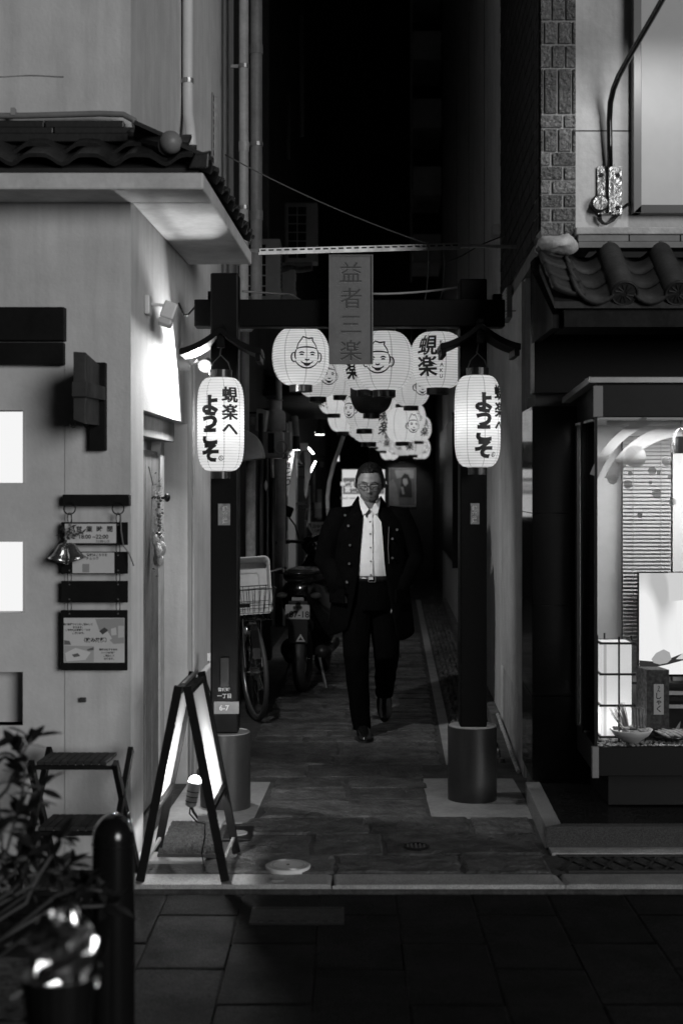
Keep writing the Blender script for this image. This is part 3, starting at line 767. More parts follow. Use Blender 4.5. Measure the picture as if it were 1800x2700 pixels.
# ================================================================== gate over the alley
GY = 7.1
gate = thing('timber_gate', (0.04, GY, 0), 'black timber gate on two metal pedestals framing the alley mouth', 'gate')
GLX, GRX = XX(595, GY), XX(1250, GY)
ped_m = mat('dark_painted_steel', 0.045, 0.38, 0.3, nz=(12, 0.2), streak=0.15)
cap_m = mat('dusty_cement', 0.45, 0.8, nz=(14, 0.35))
for X, Y in ((GLX + 0.005, 7.03), (GRX, 7.22)):
    mb = MB(); mb.lathe([(0.124, 0.0), (0.124, 0.37)], (X, Y, 0), 40); p = mb.build('pedestal', ped_m, gate, auto=40)
    mb = MB(); mb.lathe([(0.119, 0.371), (0.119, 0.374)], (X, Y, 0), 40); mb.build('cement_cap', cap_m, p)
    post = MB().bx(X - 0.068, X + 0.068, Y - 0.07, Y + 0.07, 0.375, 2.63).build('post', post_wood, gate, bevel=0.008)
    if X < 0:
        mb = MB(); mb.bx(X - 0.02, X + 0.025, Y - 0.082, Y - 0.0705, 0.60, 0.75); mb.build('switch_box', black_metal, post, bevel=0.003)
        mb = MB(); mb.bx(X - 0.05, X + 0.072, Y - 0.0745, Y - 0.0705, 0.472, 0.532); pl = mb.build('number_plate', mat('brushed_steel_plate', 0.2, 0.5, 0.4, nz=(8, 0.15)), post)
        mb = MB(); flat_text(mb, '6-7', 0.036, (X + 0.0, Y - 0.0765, 0.502), 0.0008); mb.build('numerals', white_plastic, pl)
        mb = MB(); flat_text(mb, '曾根崎', 0.02, (X + 0.0, Y - 0.0765, 0.592), 0.0006); flat_text(mb, '一丁目', 0.024, (X + 0.0, Y - 0.0765, 0.56), 0.0006); mb.build('street_lettering', paper_white, post)
    mb = MB(); mb.bx(X - 0.025 + (0.01 if X > 0 else -0.005), X + 0.029, Y - 0.0755, Y - 0.0705, 1.395, 1.50); pl = mb.build('brass_plate', mat('aged_brass', 0.42, 0.38, 0.7, nz=(25, 0.5)), post)
    mb = MB()
    for i, ch in enumerate('蜆楽通'): flat_text(mb, ch, 0.026, (X + 0.004, Y - 0.0775, 1.475 - i * 0.03), 0.0012)
    mb.build('lettering', mat('bright_brass', 0.75, 0.3, 0.6), pl)
beam = MB().bx(XX(513, GY), XX(1330, GY), GY - 0.045 + 0.03, GY + 0.045 + 0.05, ZZ(862, GY), ZZ(790, GY)).build('cross_beam', post_wood, gate, bevel=0.006)
mb = MB(); mb.bx(XX(548, GY), XX(572, GY), GY, GY + 0.07, ZZ(790, GY) + 0.001, ZZ(768, GY)); mb.bx(XX(1300, GY), XX(1322, GY), GY, GY + 0.07, ZZ(790, GY) + 0.001, ZZ(775, GY)); mb.build('wedge', post_wood, beam)
# small curved roof on each post
def roof_cap(xc, y0, zc):
    prof = []
    n = 8
    for i in range(-n, n + 1):
        u = i / n
        prof.append((u * 0.196, -0.165 * abs(u) + 0.060 * abs(u) ** 2.2))
    mb = MB()
    th = 0.032
    vs, fs = [], []
    D = 0.26
    for y in (y0, y0 + D):
        for t in (0, -th):
            for x, z in prof: vs.append((xc + x, y, zc + z + t))
    N = len(prof)
    for i in range(N - 1):
        fs += [(i, i + 1, 2 * N + i + 1, 2 * N + i), (N + i, 3 * N + i, 3 * N + i + 1, N + i + 1), (i, N + i, N + i + 1, i + 1), (2 * N + i, 2 * N + i + 1, 3 * N + i + 1, 3 * N + i)]
    fs += [(0, 2 * N, 3 * N, N), (N - 1, 2 * N - 1, 4 * N - 1, 3 * N - 1)]
    mb.add(vs, fs)
    o = mb.build('lantern_roof', post_wood, gate, bevel=0.004)
    mb = MB(); mb.bx(xc - 0.012, xc + 0.012, y0 - 0.004, y0 + D, zc - 0.004, zc + 0.014); mb.build('ridge', post_wood, o)
    mb = MB(); mb.bx(xc - 0.018, xc + 0.018, y0 + 0.02, y0 + 0.05, zc - 0.10, zc - 0.03); mb.build('bracket', post_wood, o)
    for sx in ((-1, 1) if xc > 0 else (1,)):
        mb = MB(); mb.bx(xc + sx * 0.178 - 0.012, xc + sx * 0.178 + 0.012, y0 + 0.005, y0 + D - 0.005, zc - 0.165, zc - 0.128)
        mb.build('eave_batten', post_wood, o, bevel=0.003)
    return o
roof_cap(XX(585, 6.85), 6.76, ZZ(862, 6.8))
roof_cap(XX(1265, 6.95), 6.92, ZZ(850, 6.95))
# bronze name plaque hung before the beam
PY = 6.99
plq = thing('name_plaque', W(925, 962, PY), 'upright bronze plaque with engraved characters hung before the gate beam', 'plaque')
plm = mat('brushed_bronze', 0.18, 0.42, 0.3, nz=(6, 0.2), bump=(180, 0.15, 0.002))
xa, xb, za, zb = XX(868, PY), XX(982, PY), ZZ(960, PY), ZZ(672, PY)
mb = MB(); mb.bx(xa, xb, PY, PY + 0.022, za, zb); mb.build('plate', plm, plq, bevel=0.002)
mb = MB(); e = 0.005
mb.bx(xa - 0.002, xa + e, PY - 0.008, PY - 0.0005, za, zb); mb.bx(xb - e, xb + 0.002, PY - 0.008, PY - 0.0005, za, zb); mb.bx(xa + e, xb - e, PY - 0.008, PY - 0.0005, zb - e, zb); mb.bx(xa + e, xb - e, PY - 0.008, PY - 0.0005, za, za + e)
mb.build('rim', plm, plq)
mb = MB()
for i, ch in enumerate('益者三楽'): flat_text(mb, ch, 0.108, ((xa + xb) / 2, PY - 0.003, zb - 0.085 - i * 0.128), 0.0006, narrow=1.05)
mb.build('engraving', mat('engraved_bronze', 0.06, 0.5, 0.3), plq)
mb = MB()
for i, ch in enumerate('益者三楽'): flat_text(mb, ch, 0.108, ((xa + xb) / 2 - 0.002, PY - 0.0018, zb - 0.087 - i * 0.128), 0.0006, narrow=1.05)
mb.build('stroke_highlight', mat('highlight_bronze', 0.5, 0.35, 0.6), plq)  # pale offset copy paints a highlight along the engraved strokes
mb = MB(); mb.bx(xa + 0.04, xb - 0.04, PY + 0.0225, GY - 0.0165 + 0.001, ZZ(850, PY), ZZ(805, PY)); mb.build('hanger', post_wood, plq)

# ================================================================== paper lanterns
paper_post = paper_mat('post_lantern_paper', 0.27, 0.0135, 8)
paper_round = paper_mat('round_lantern_paper', 0.17, 0.0146, 8)
paper_dark = mat('unlit_dark_paper', 0.05, 0.7, nz=(9, 0.2))
hoop_black = mat('black_hoop', 0.012, 0.3)
def lantern_profile(R, H, rc, power, ribs, amp):
    pts = []
    N = ribs * 4
    for i in range(N + 1):
        t = -1 + 2 * i / N
        r = rc + (R - rc) * max(0.0, 1 - abs(t) ** power) ** (1 / 2.0)
        r += amp * (abs(math.sin(math.pi * ribs * (t + 1) / 2)) - 0.5) * 2
        pts.append((r, t * H / 2))
    return pts
def surf_r(R, H, rc, power, z):
    t = min(1, abs(2 * z / H))
    return rc + (R - rc) * max(0.0, 1 - t ** power) ** 0.5
def on_surface(g, fs, R, H, rc, power, th0, zc, eps=0.004):
    vs = []
    for u, v in g:
        z = zc + v
        th = th0 + u / R
        r = surf_r(R, H, rc, power, z) + eps
        vs.append((r * math.sin(th), -r * math.cos(th), z))
    return vs, fs
def ribbon(pts, w):
    """2-D line drawn with a brush of width w: verts, faces"""
    P = [Vector((p[0], p[1])) for p in pts]
    vs, fs = [], []
    n = len(P)
    for i, p in enumerate(P):
        t = (P[min(i + 1, n - 1)] - P[max(i - 1, 0)])
        t = t.normalized() if t.length > 1e-9 else Vector((1, 0))
        k = w / 2 * (0.55 + 0.45 * math.sin(math.pi * min(1, max(0, i / max(1, n - 1)))))
        nrm = Vector((-t.y, t.x)) * k
        vs += [tuple(p + nrm), tuple(p - nrm)]
        if i: fs.append((2 * i - 2, 2 * i - 1, 2 * i + 1, 2 * i))
    return vs, fs
def arc(cx, cy, rx, ry, a0, a1, n=14):
    return [(cx + rx * math.cos(rad(a0 + (a1 - a0) * i / n)), cy + ry * math.sin(rad(a0 + (a1 - a0) * i / n))) for i in range(n + 1)]
def smile_lines(s):
    """a plain smiling face under a soft cap, as brush lines"""
    L = [arc(0, -0.05, 0.60, 0.52, 200, 340), arc(0, 0.05, 0.58, 0.55, 150, 202), arc(0, 0.05, 0.58, 0.55, -22, 30),
         arc(-0.63, -0.05, 0.13, 0.22, 60, 300), arc(0.63, -0.05, 0.13, 0.22, -120, 120),
         arc(0, 0.30, 0.52, 0.14, 165, 15), [(-0.5, 0.36), (-0.42, 0.62), (-0.18, 0.95), (0.10, 0.86), (0.34, 0.90), (0.30, 0.76), (0.44, 0.55), (0.5, 0.36)],
         arc(-0.26, 0.10, 0.13, 0.09, 20, 160), arc(0.26, 0.10, 0.13, 0.09, 20, 160), arc(-0.26, 0.02, 0.10, 0.06, 30, 150), arc(0.26, 0.02, 0.10, 0.06, 30, 150),
         arc(0, -0.12, 0.10, 0.07, 190, 350), arc(0, -0.20, 0.30, 0.17, 195, 345), arc(0, -0.24, 0.20, 0.20, 200, 340)]
    vs, fs = [], []
    for pts in L:
        q = []
        for i in range(len(pts) - 1):
            for k in range(3): q.append((pts[i][0] + (pts[i + 1][0] - pts[i][0]) * k / 3, pts[i][1] + (pts[i + 1][1] - pts[i][1]) * k / 3))
        q.append(pts[-1])
        v, f = ribbon([(a * s, b * s) for a, b in q], 0.075 * s)
        o = len(vs); vs += v; fs += [tuple(i + o for i in t) for t in f]
    return vs, fs

def round_lantern_parts(kind):
    R, H, rc, pw = 0.166, 0.335, 0.058, 2.4
    P = (R, H, rc, pw)
    mb = MB(); mb.lathe(lantern_profile(R, H, rc, pw, 23, 0.0014), n=40, cap=False)
    return P, mb
RP = (0.166, 0.335, 0.058, 2.15)
_mb = MB(); _mb.lathe(lantern_profile(*RP, 23, 0.0014), n=40, cap=False)
round_mesh = _mb.mesh('paper_shade', paper_round, smooth=True)
dark_mesh = round_mesh.copy(); dark_mesh.materials[0] = paper_dark
_mb = MB(); _mb.lathe([(0.062, -0.004), (0.066, -0.004), (0.066, 0.036), (0.062, 0.036)], (0, 0, 0), 32, cap=False); _mb.lathe([(0.061, 0.002), (0.061, 0.006)], (0, 0, 0), 24)
ring_mesh = _mb.mesh('end_ring', hoop_black, smooth=False)
def face_mesh(th, zc=-0.012, s=0.118):
    v, f = smile_lines(s); mb = MB(); v, f = on_surface(v, f, *RP, th, zc); mb.add(v, f); return mb
def kanji_mesh(th, bold=0.0028):
    mb = MB()
    for i, ch in enumerate('蜆楽'):
        g, f = glyphs(ch, 0.128, bold, sub=3); v, f = on_surface(g, f, *RP, th, 0.078 - i * 0.122); mb.add(v, f)
    for i, ch in enumerate('KENRAKU'):
        g, f = glyphs(ch, 0.03, 0.0006, sub=1); v, f = on_surface(g, f, *RP, th + 0.53, 0.095 - i * 0.0335); mb.add(v, f)
    return mb
wire_m = mat('hanging_wire', 0.06, 0.5)
def round_lantern(px, py, d, label, decor=(), lit=True, group='round lanterns strung down the alley', top=None, power=0.68):
    c = W(px, py, d)
    t = thing('paper_lantern', c, label, 'lantern', group)
    o = piece(round_mesh if lit else dark_mesh, 'paper_shade', t, c)
    piece(ring_mesh, 'end_ring', t, c + Vector((0, 0, -0.1675 - 0.034)))
    piece(ring_mesh, 'end_ring', t, c + Vector((0, 0, 0.1675 - 0.002)))
    mb = MB(); mb.cyl(c + Vector((0, 0, 0.2)), (c.x, c.y, 1.58 + 0.1227 * d), 0.003, n=6); mb.build('cord', wire_m, t)
    for kind, th in decor:
        mb = face_mesh(rad(th)) if kind == 'face' else kanji_mesh(rad(th))
        mb.v = [p + c for p in mb.v]
        mb.build('painted_face' if kind == 'face' else 'lettering', ink, t)
    if lit and power: lamp('bulb', 'POINT', c, power, t, shadow_soft_size=0.03)
    return t
far = []
round_lantern(793, 940, 8.25, 'round lit lantern with a smiling face under the beam between plaque and boarded wall', [('face', 14), ('kanji', -105), ('kanji', 115)])
round_lantern(1012, 952, 8.1, 'round lit lantern with a smiling face half behind the bronze plaque', [('face', -14), ('kanji', 120)])
round_lantern(1153, 950, 8.5, 'round lit lantern lettered with two big characters and Latin capitals', [('kanji', -26), ('face', 120)])
round_lantern(967, 962, 9.4, 'round lit lantern with dark characters peeping out behind the bronze plaque', [('kanji', -36), ('face', 90)])
round_lantern(838, 990, 11.0, 'round lit lantern with a smiling face in the second row behind the face lantern', [('face', 32), ('kanji', -100)])
round_lantern(898, 992, 12.4, 'round lit lantern without visible picture tucked in the second row behind the plaque', [('kanji', 150)])
round_lantern(979, 1034, 11.1, 'unlit dark round lantern among the white ones', [], lit=False)
round_lantern(1083, 1020, 12.4, 'round lit lantern with a smiling face turned aside below the lettered lantern', [('face', 34)])
round_lantern(880, 1048, 14.5, 'round lit lantern with dark lettering at its edge low on the plaster house side', [('kanji', -58), ('face', 60)])
round_lantern(904, 1098, 15.6, 'lowest round lit lantern on the plaster house side of the string', [('kanji', 100)])
round_lantern(960, 1078, 11.8, 'round lit lantern with a smiling face turned aside below the dark lantern', [('face', -52), ('kanji', 70)])
round_lantern(972, 1116, 12.6, 'lowest big round lit lantern with sideways characters above the walking man', [('kanji', 52), ('face', -100)])
round_lantern(1050, 1092, 15.2, 'round lit lantern with face at its edge beneath the lettered lantern', [('face', 48)])
round_lantern(1060, 1120, 13.9, 'round lit lantern with a smiling face low on the stucco wall side', [('face', 40)])
fl = 'small far round lit lantern at the deep end of the string'
for px, py, d, dec in ((1085, 1100, 17.0, 'face'), (1104, 1130, 19.0, 'kanji'), (1027, 1186, 23.8, 'face'), (1062, 1172, 21.5, 'face'), (1088, 1168, 20.0, 'kanji'), (1106, 1182, 22.3, 'face'), (1008, 1162, 23.5, 'kanji'), (985, 1150, 22.0, 'kanji'), (948, 1120, 18.5, 'kanji')):
    round_lantern(px, py, d, fl, [(dec, random.choice((-20, 10, 25)))], group='far round lanterns')
# wires spanning the alley that carry the lanterns
for i, d in enumerate((8.1, 8.25, 8.5, 9.4, 11.0, 11.1, 11.8, 12.4, 12.6, 13.9, 14.5, 15.2, 15.6, 17.0, 18.5, 19.0, 20.0)):
    zw = 1.58 + 0.1227 * d
    mb = MB(); mb.tube(wave_path((LX(d) - (0.05 if d < 9.7 else 0.11), d, zw + 0.012), (RX(d) + 0.03, d, zw + 0.012), 0.012, 6), 0.003, 5)
    tag(mb.build('lantern_wire', wire_m), 'thin wire stretched across the alley carrying round lanterns', 'wire', 'wires carrying the lanterns')
for d in (21.5, 22.0, 22.3, 23.5, 23.8):
    zw = 1.58 + 0.1227 * d
    mb = MB(); mb.tube(wave_path((LX(d) - (0.05 if d < 9.7 else 0.11), d, zw + 0.012), (RX(d) + 0.03, d, zw + 0.012), 0.012, 6), 0.003, 5)
    tag(mb.build('lantern_wire', wire_m), 'thin wire stretched across the alley carrying round lanterns', 'wire', 'wires carrying the lanterns')

# tall lanterns on the gate posts
TP = (0.1125, 0.452, 0.05, 5.0)
_mb = MB(); _mb.lathe(lantern_profile(*TP, 33, 0.0011), n=36, cap=False)
tall_mesh = _mb.mesh('paper_shade', paper_post, smooth=True)
def tall_lantern(px, py, d, label, th):
    c = W(px, py, d)
    t = thing('paper_lantern', c, label, 'lantern', 'tall lanterns on the gate posts')
    piece(tall_mesh, 'paper_shade', t, c)
    mb = MB(); mb.lathe([(0.052, 0.222), (0.055, 0.222), (0.055, 0.262), (0.052, 0.262)], c, 28, cap=False); mb.lathe([(0.051, 0.24), (0.051, 0.245)], c, 20); mb.build('end_ring', hoop_black, t)
    mb = MB(); mb.lathe([(0.044, -0.262), (0.047, -0.262), (0.047, -0.222), (0.044, -0.222)], c, 28, cap=False); mb.lathe([(0.044, -0.25), (0.044, -0.245)], c, 20); mb.build('end_ring', hoop_black, t)
    mb = MB(); mb.tube([c + Vector((-0.05, 0, 0.255)), c + Vector((-0.035, 0, 0.30)), c + Vector((0, 0, 0.335)), c + Vector((0.035, 0, 0.30)), c + Vector((0.05, 0, 0.255))], 0.003, 6); mb.build('bail', wire_m, t)
    mb = MB(); mb.tube([c + Vector((0, 0.01, 0.42)), c + Vector((0.004, 0.0, 0.38)), c + Vector((-0.004, 0, 0.335))], 0.0035, 6); mb.build('hook', wire_m, t)
    mb = MB()
    for s_, x0, z0, sz, st, bo in (('ようこそ', -0.044, 0.092, 0.094, 0.077, 0.0056), ('蜆楽へ', 0.056, 0.138, 0.079, 0.083, 0.0017)):
        for i, ch in enumerate(s_):
            for sh_ in ((0.0,) if bo > 0.003 else (-0.0013, 0.0013)):
                g, f = glyphs(ch, sz, bo, sub=2, narrow=1.05); v, f = on_surface([(a + x0 + sh_, b) for a, b in g], f, *TP, rad(th), z0 - i * st, 0.004 + sh_ * 0.2); mb.add([Vector(q) + c for q in v], f)
    mb.build('lettering', ink, t)
    mb = MB(); v, f = ribbon(arc(0, 0, 0.011, 0.011, 0, 360, 24), 0.0035); v, f = on_surface([(a + 0.012, b) for a, b in v], f, *TP, rad(th), -0.165); mb.add([Vector(q) + c for q in v], f)
    g, f = glyphs('久', 0.016, 0.0003); v, f = on_surface([(a + 0.012, b) for a, b in g], f, *TP, rad(th), -0.165); mb.add([Vector(q) + c for q in v], f)
    mb.build('maker_mark', ink, t)
    lamp('bulb', 'POINT', c, 0.85, t, shadow_soft_size=0.03)
    return t
tall_lantern(582, 1119, 6.87, 'tall lit lantern with two columns of brush lettering before the post by the plaster house', 0)
tall_lantern(1258, 1111, 7.0, 'tall lit lantern with brush lettering turned away before the post by the shop', 33)
# ================================================================== display case of the shop
CF, CB = 6.45, 7.12            # front and back of the case
CXL = XX(1570, CF)
Zb, Zt, Zh = 0.40, 1.90, 2.05
case = thing('display_case', (1.6, 6.8, 0.1), 'glass shop display case with dark metal frame jutting over the granite step', 'display case')
frm = mat('dark_bronze_frame', 0.012, 0.4, 0.2, spec=0.2, nz=(12, 0.2))
trim_m = mat('satin_trim', 0.3, 0.35, 0.7, nz=(9, 0.2))
CR = 2.6
def csx(y): return CXL + S * (y - CF)
mb = MB(); mb.hexa([(CXL, CF, 0.27), (CR, CF, 0.27), (CR, CB, 0.27), (csx(CB), CB, 0.27), (CXL, CF, Zb), (CR, CF, Zb), (CR, CB, Zb), (csx(CB), CB, Zb)]); mb.build('base', frm, case, bevel=0.003)
mb = MB(); mb.bx(CXL + 0.09, CR, CF + 0.18, CB, 0.101, 0.269); mb.build('plinth', black_metal, case)
mb = MB(); mb.bx(CXL - 0.018, CXL + 0.012, CF - 0.006, CF + 0.02, 0.262, Zb + 0.005); mb.build('corner_trim', trim_m, case, bevel=0.002)
hd = MB().hexa([(CXL, CF, Zt), (CR, CF, Zt), (CR, CB, Zt), (csx(CB), CB, Zt), (CXL, CF, Zh), (CR, CF, Zh), (CR, CB, Zh), (csx(CB), CB, Zh)]).build('header', frm, case, bevel=0.003)
mb = MB(); mb.hexa([(CXL - 0.035, CF - 0.03, Zh + 0.001), (CR, CF - 0.03, Zh + 0.001), (CR, CF + 0.1, Zh + 0.001), (CXL - 0.035, CF + 0.1, Zh + 0.001), (CXL - 0.035, CF - 0.03, Zh + 0.03), (CR, CF - 0.03, Zh + 0.03), (CR, CF + 0.1, Zh + 0.03), (CXL - 0.035, CF + 0.1, Zh + 0.03)]); mb.build('hood', trim_m, hd, bevel=0.003)
mb = MB(); mb.hexa([(csx(CB) - 0.075, CB, Zh - 0.05), (csx(CB) - 0.035, CB, Zh - 0.05), (CXL + 0.01, CF - 0.02, Zh + 0.001), (CXL - 0.036, CF - 0.02, Zh + 0.001), (csx(CB) - 0.075, CB, Zh - 0.02), (csx(CB) - 0.035, CB, Zh - 0.02), (CXL + 0.01, CF - 0.02, Zh + 0.031), (CXL - 0.036, CF - 0.02, Zh + 0.031)]); mb.build('hood_return', trim_m, hd, bevel=0.002)
mb = MB(); mb.bx(CXL - 0.012, CXL + 0.03, CF - 0.008, CF - 0.0005, Zt, Zh - 0.01); mb.build('corner_cover', mat('grey_trim', 0.17, 0.4, 0.4), hd)
mb = MB(); mb.bx(CXL - 0.006, CXL + 0.006, CF - 0.002, CF + 0.012, Zb, Zt); mb.build('corner_post', frm, case)
mb = MB(); y1 = CF + 0.42; mb.wall(csx, -0.01, 0.006, CF + 0.40, CF + 0.47, Zb, Zt); mb.wall(csx, -0.01, 0.006, CF + 0.60, CB, Zb, Zt); mb.build('side_mullion', frm, case)
glass = glass_mat('window_glass')
mb = MB(); mb.bx(CXL + 0.006, CR, CF + 0.004, CF + 0.010, Zb, Zt); gl = mb.build('front_glass', glass, case)
mb = MB(); mb.wall(csx, 0.0, 0.006, CF + 0.012, CF + 0.40, Zb, Zt); mb.build('side_glass', glass, case)
mb = MB(); mb.bx(CXL + 0.012, CR, CF + 0.012, CB - 0.02, Zt - 0.012, Zt - 0.002); mb.build('ceiling', white_plastic, case)
mb = MB(); mb.bx(csx(CB), CR, CB - 0.02, CB, Zb, Zt); mb.build('back_panel', mat('ribbed_wallcloth', 0.52, 0.85, nz=(6, 0.08), bump=(220, 0.3, 0.003)), case)
# decals on the glass
frost = frost_mat('frosted_film', 0.85, 0.7)
frost2 = frost_mat('pale_frosted_film', 0.9, 0.55)
ydec = CF + 0.0025
mb = MB()
dots = [(1673, 1204, 29), (1757, 1216, 13), (1718, 1241, 11), (1735, 1245, 5.5), (1613, 1264, 13), (1654, 1277, 11.5), (1730, 1302, 13), (1771, 1323, 10), (1686, 1359, 7.5), (1625, 1222, 4.5), (1660, 1248, 6), (1713, 1272, 5.5), (1764, 1258, 5.5)]
dm = []
for x, y, r in dots:
    mb = MB(); c = W(x, y, ydec); n = 22
    mb.add([c + Vector((math.cos(2 * math.pi * i / n) * r / F * ydec, 0, math.sin(2 * math.pi * i / n) * r / F * ydec)) for i in range(n)], [tuple(range(n))])
    mb.build('glass_dot', frost, gl)
def arc_decal(cx, cy, r0, r1, a0, a1, m):
    mb = MB(); n = 26; vs = []
    for i in range(n + 1):
        a = rad(a0 + (a1 - a0) * i / n)
        for r in (r0, r1):
            vs.append(W(cx + r * math.cos(a), cy - r * math.sin(a), ydec))
    mb.add(vs, [(2 * i, 2 * i + 1, 2 * i + 3, 2 * i + 2) for i in range(n)]); mb.build('glass_arc', m, gl)
arc_decal(1805, 1345, 195, 228, 92, 158, frost2)
arc_decal(1800, 1340, 238, 262, 112, 160, frost)
# blind
blind = thing('slatted_blind', (1.5, 7.05, 1.2), 'grey horizontal slatted blind hanging at the back of the display case', 'blind')
xb0, xb1 = XX(1640, 7.06), XX(1766, 7.06)
slat_m = mat('blind_slat', 0.42, 0.5)
sl = MB(); sl.hexa([(-0.5, -0.008, -0.012), (0.5, -0.008, -0.012), (0.5, 0.010, 0.010), (-0.5, 0.010, 0.010), (-0.5, -0.009, -0.010), (0.5, -0.009, -0.010), (0.5, 0.009, 0.012), (-0.5, 0.009, 0.012)]); slm = sl.mesh('slat', slat_m)
z = 1.825
mb = MB(); mb.bx(xb0, xb1, 7.04, 7.07, 1.835, 1.86); mb.build('head_rail', slat_m, blind)
while z > 0.62: piece(slm, 'slat', blind, ((xb0 + xb1) / 2, 7.058, z), (xb1 - xb0, 1, 1)); z -= 0.0187
mb = MB(); mb.bx(xb0, xb1, 7.075, 7.085, 0.60, 1.86); mb.build('backing', mat('dark_backing', 0.06, 0.8), blind)
for x in (xb0 + 0.05, xb1 - 0.05):
    mb = MB(); mb.cyl((x, 7.046, 0.62), (x, 7.046, 1.835), 0.0012, n=5); mb.build('ladder_cord', slat_m, blind)
# white curtain panel right of the blind
tag(MB().bx(xb1 + 0.012, 2.5, 7.06, 7.085, 0.62, 1.88).build('white_panel', mat('white_board', 0.75, 0.6)), 'plain white panel beside the slatted blind in the display case', 'panel')
# light fitting along the top of the case
fit = thing('case_light', (1.7, 6.62, 1.88), 'tube light fitting under the ceiling of the display case', 'lamp')
mb = MB(); mb.bx(CXL + 0.08, 2.4, 6.60, 6.63, 1.868, 1.888); mb.build('housing', white_plastic, fit)
lamp('tube_light', 'AREA', (1.75, 6.62, 1.862), 12, fit, target=(1.75, 6.75, 0.4), shape='RECTANGLE', size=1.1, size_y=0.03)
# television
tv = thing('television', (2.0, 6.95, Zb), 'large lit television screen with thin black frame in the display case', 'television')
tx0, tz0, tz1 = XX(1681, 6.95), ZZ(1778, 6.95), ZZ(1508, 6.95)
mb = MB(); mb.bx(tx0, 2.6, 6.955, 6.985, tz0 - 0.012, tz1); mb.build('bezel', black_gloss, tv)
mb = MB(); mb.bx(tx0 + 0.3, tx0 + 0.34, 6.96, 6.98, Zb, tz0 - 0.012); mb.bx(tx0 + 0.1, tx0 + 0.5, 6.90, 7.02, Zb + 0.001, Zb + 0.012); mb.build('stand', black_metal, tv)
def screen_mat():
    m = bpy.data.materials.new('screen_picture'); m.use_nodes = True
    n, l = m.node_tree.nodes, m.node_tree.links; n.clear()
    tc = n.new('ShaderNodeTexCoord'); t = n.new('ShaderNodeTexNoise'); t.inputs['Scale'].default_value = 3.2; t.inputs['Detail'].default_value = 1.0
    mp = n.new('ShaderNodeMapping'); mp.inputs['Scale'].default_value = (1.6, 1, 0.7); l.new(tc.outputs['Object'], mp.inputs[0]); l.new(mp.outputs[0], t.inputs['Vector'])
    r = n.new('ShaderNodeMapRange'); r.inputs[1].default_value = 0.36; r.inputs[2].default_value = 0.5; r.inputs[3].default_value = 0.55; r.inputs[4].default_value = 1.0
    l.new(t.outputs['Fac'], r.inputs[0])
    e = n.new('ShaderNodeEmission'); l.new(r.outputs[0], e.inputs[1]); o = n.new('ShaderNodeOutputMaterial'); l.new(e.outputs[0], o.inputs[0])
    return m
scr = MB().bx(tx0 + 0.006, 2.59, 6.951, 6.9545, tz0, tz1 - 0.006).build('screen', screen_mat(), tv)
e1 = emit_mat('screen_dark_tone', 0.035); e2 = emit_mat('screen_mid_tone', 0.42); e3 = emit_mat('screen_pale_tone', 0.72)
def spoly(pts, m, dy, name):
    mb = MB(); mb.add([W(x, y, 6.951 - dy) for x, y in pts], [tuple(range(len(pts)))]); return mb.build(name, m, scr)
spoly([(1684, 1741), (1720, 1744), (1760, 1738), (1800, 1722), (1840, 1700), (1840, 1730), (1760, 1752), (1690, 1766), (1684, 1766)], e1, 0.001, 'picture_shadow')
spoly([(1716, 1738), (1728, 1722), (1748, 1712), (1764, 1720), (1769, 1738), (1758, 1748), (1738, 1752), (1722, 1748)], e2, 0.0015, 'picture_shape')
spoly([(1760, 1510), (1840, 1510), (1840, 1580), (1800, 1582), (1763, 1586)], e3, 0.001, 'picture_shape')
spoly([(1780, 1738), (1810, 1712), (1840, 1690), (1840, 1730), (1800, 1738)], e3, 0.0018, 'picture_shape')
# low shelf rails behind the box
shelf = thing('display_shelf', (1.9, 7.0, Zb), 'dark slatted display shelf below the television', 'shelf')
for i, (z0, m) in enumerate(((0.61, frm), (0.575, grey_metal), (0.545, frm), (0.51, grey_metal))):
    mb = MB(); mb.bx(XX(1684, 6.93), 2.5, 6.885, 6.9, z0, z0 + 0.018); mb.build('rail', m, shelf)
mb = MB(); mb.bx(XX(1684, 6.93), 2.5, 6.90, 6.905, Zb + 0.013, 0.63); mb.build('back_board', black_wood, shelf)
# andon lantern
and_ = thing('andon_lamp', (XX(1617, 6.65), 6.65, Zb), 'square paper floor lamp with black grid frame glowing in the display case', 'lamp')
ax0, ax1, ay0, ay1 = XX(1584, 6.6), XX(1662, 6.6), 6.585, 6.73
az0, az1 = 0.425, ZZ(1694, 6.6)
shoji = paper_mat('andon_paper', 0.3, 50.0, 3)
mb = MB(); mb.bx(ax0, ax1, ay0, ay1, az0, az1); mb.build('paper_shade', shoji, and_)
blk = mat('black_lacquer', 0.012, 0.3)
for z in (az0, az0 + (az1 - az0) / 3, az0 + 2 * (az1 - az0) / 3, az1 - 0.002):
    mb = MB(); mb.bx(ax0 - 0.012, ax1 + 0.018, ay0 - 0.008, ay0 - 0.001, z - 0.005, z + 0.005); mb.bx(ax0 - 0.012, ax1 + 0.018, ay1 + 0.001, ay1 + 0.008, z - 0.005, z + 0.005)
    mb.bx(ax0 - 0.008, ax0 - 0.001, ay0 - 0.001, ay1 + 0.001, z - 0.005, z + 0.005); mb.bx(ax1 + 0.001, ax1 + 0.018, ay0 - 0.001, ay1 + 0.001, z - 0.005, z + 0.005); mb.build('rail', blk, and_)
for x, y, zz in ((ax0 + (ax1 - ax0) * 0.56, ay0 - 0.011, 0.03), (ax0 + 0.04, ay1 + 0.010, 0.03), (ax1 + 0.021, ay1 - 0.03, 0.02), (ax0 - 0.011, ay0 + 0.06, 0.03)):
    mb = MB(); mb.bx(x - 0.004, x + 0.004, y - 0.003, y + 0.003, Zb, az1 + zz); mb.build('post', blk, and_)
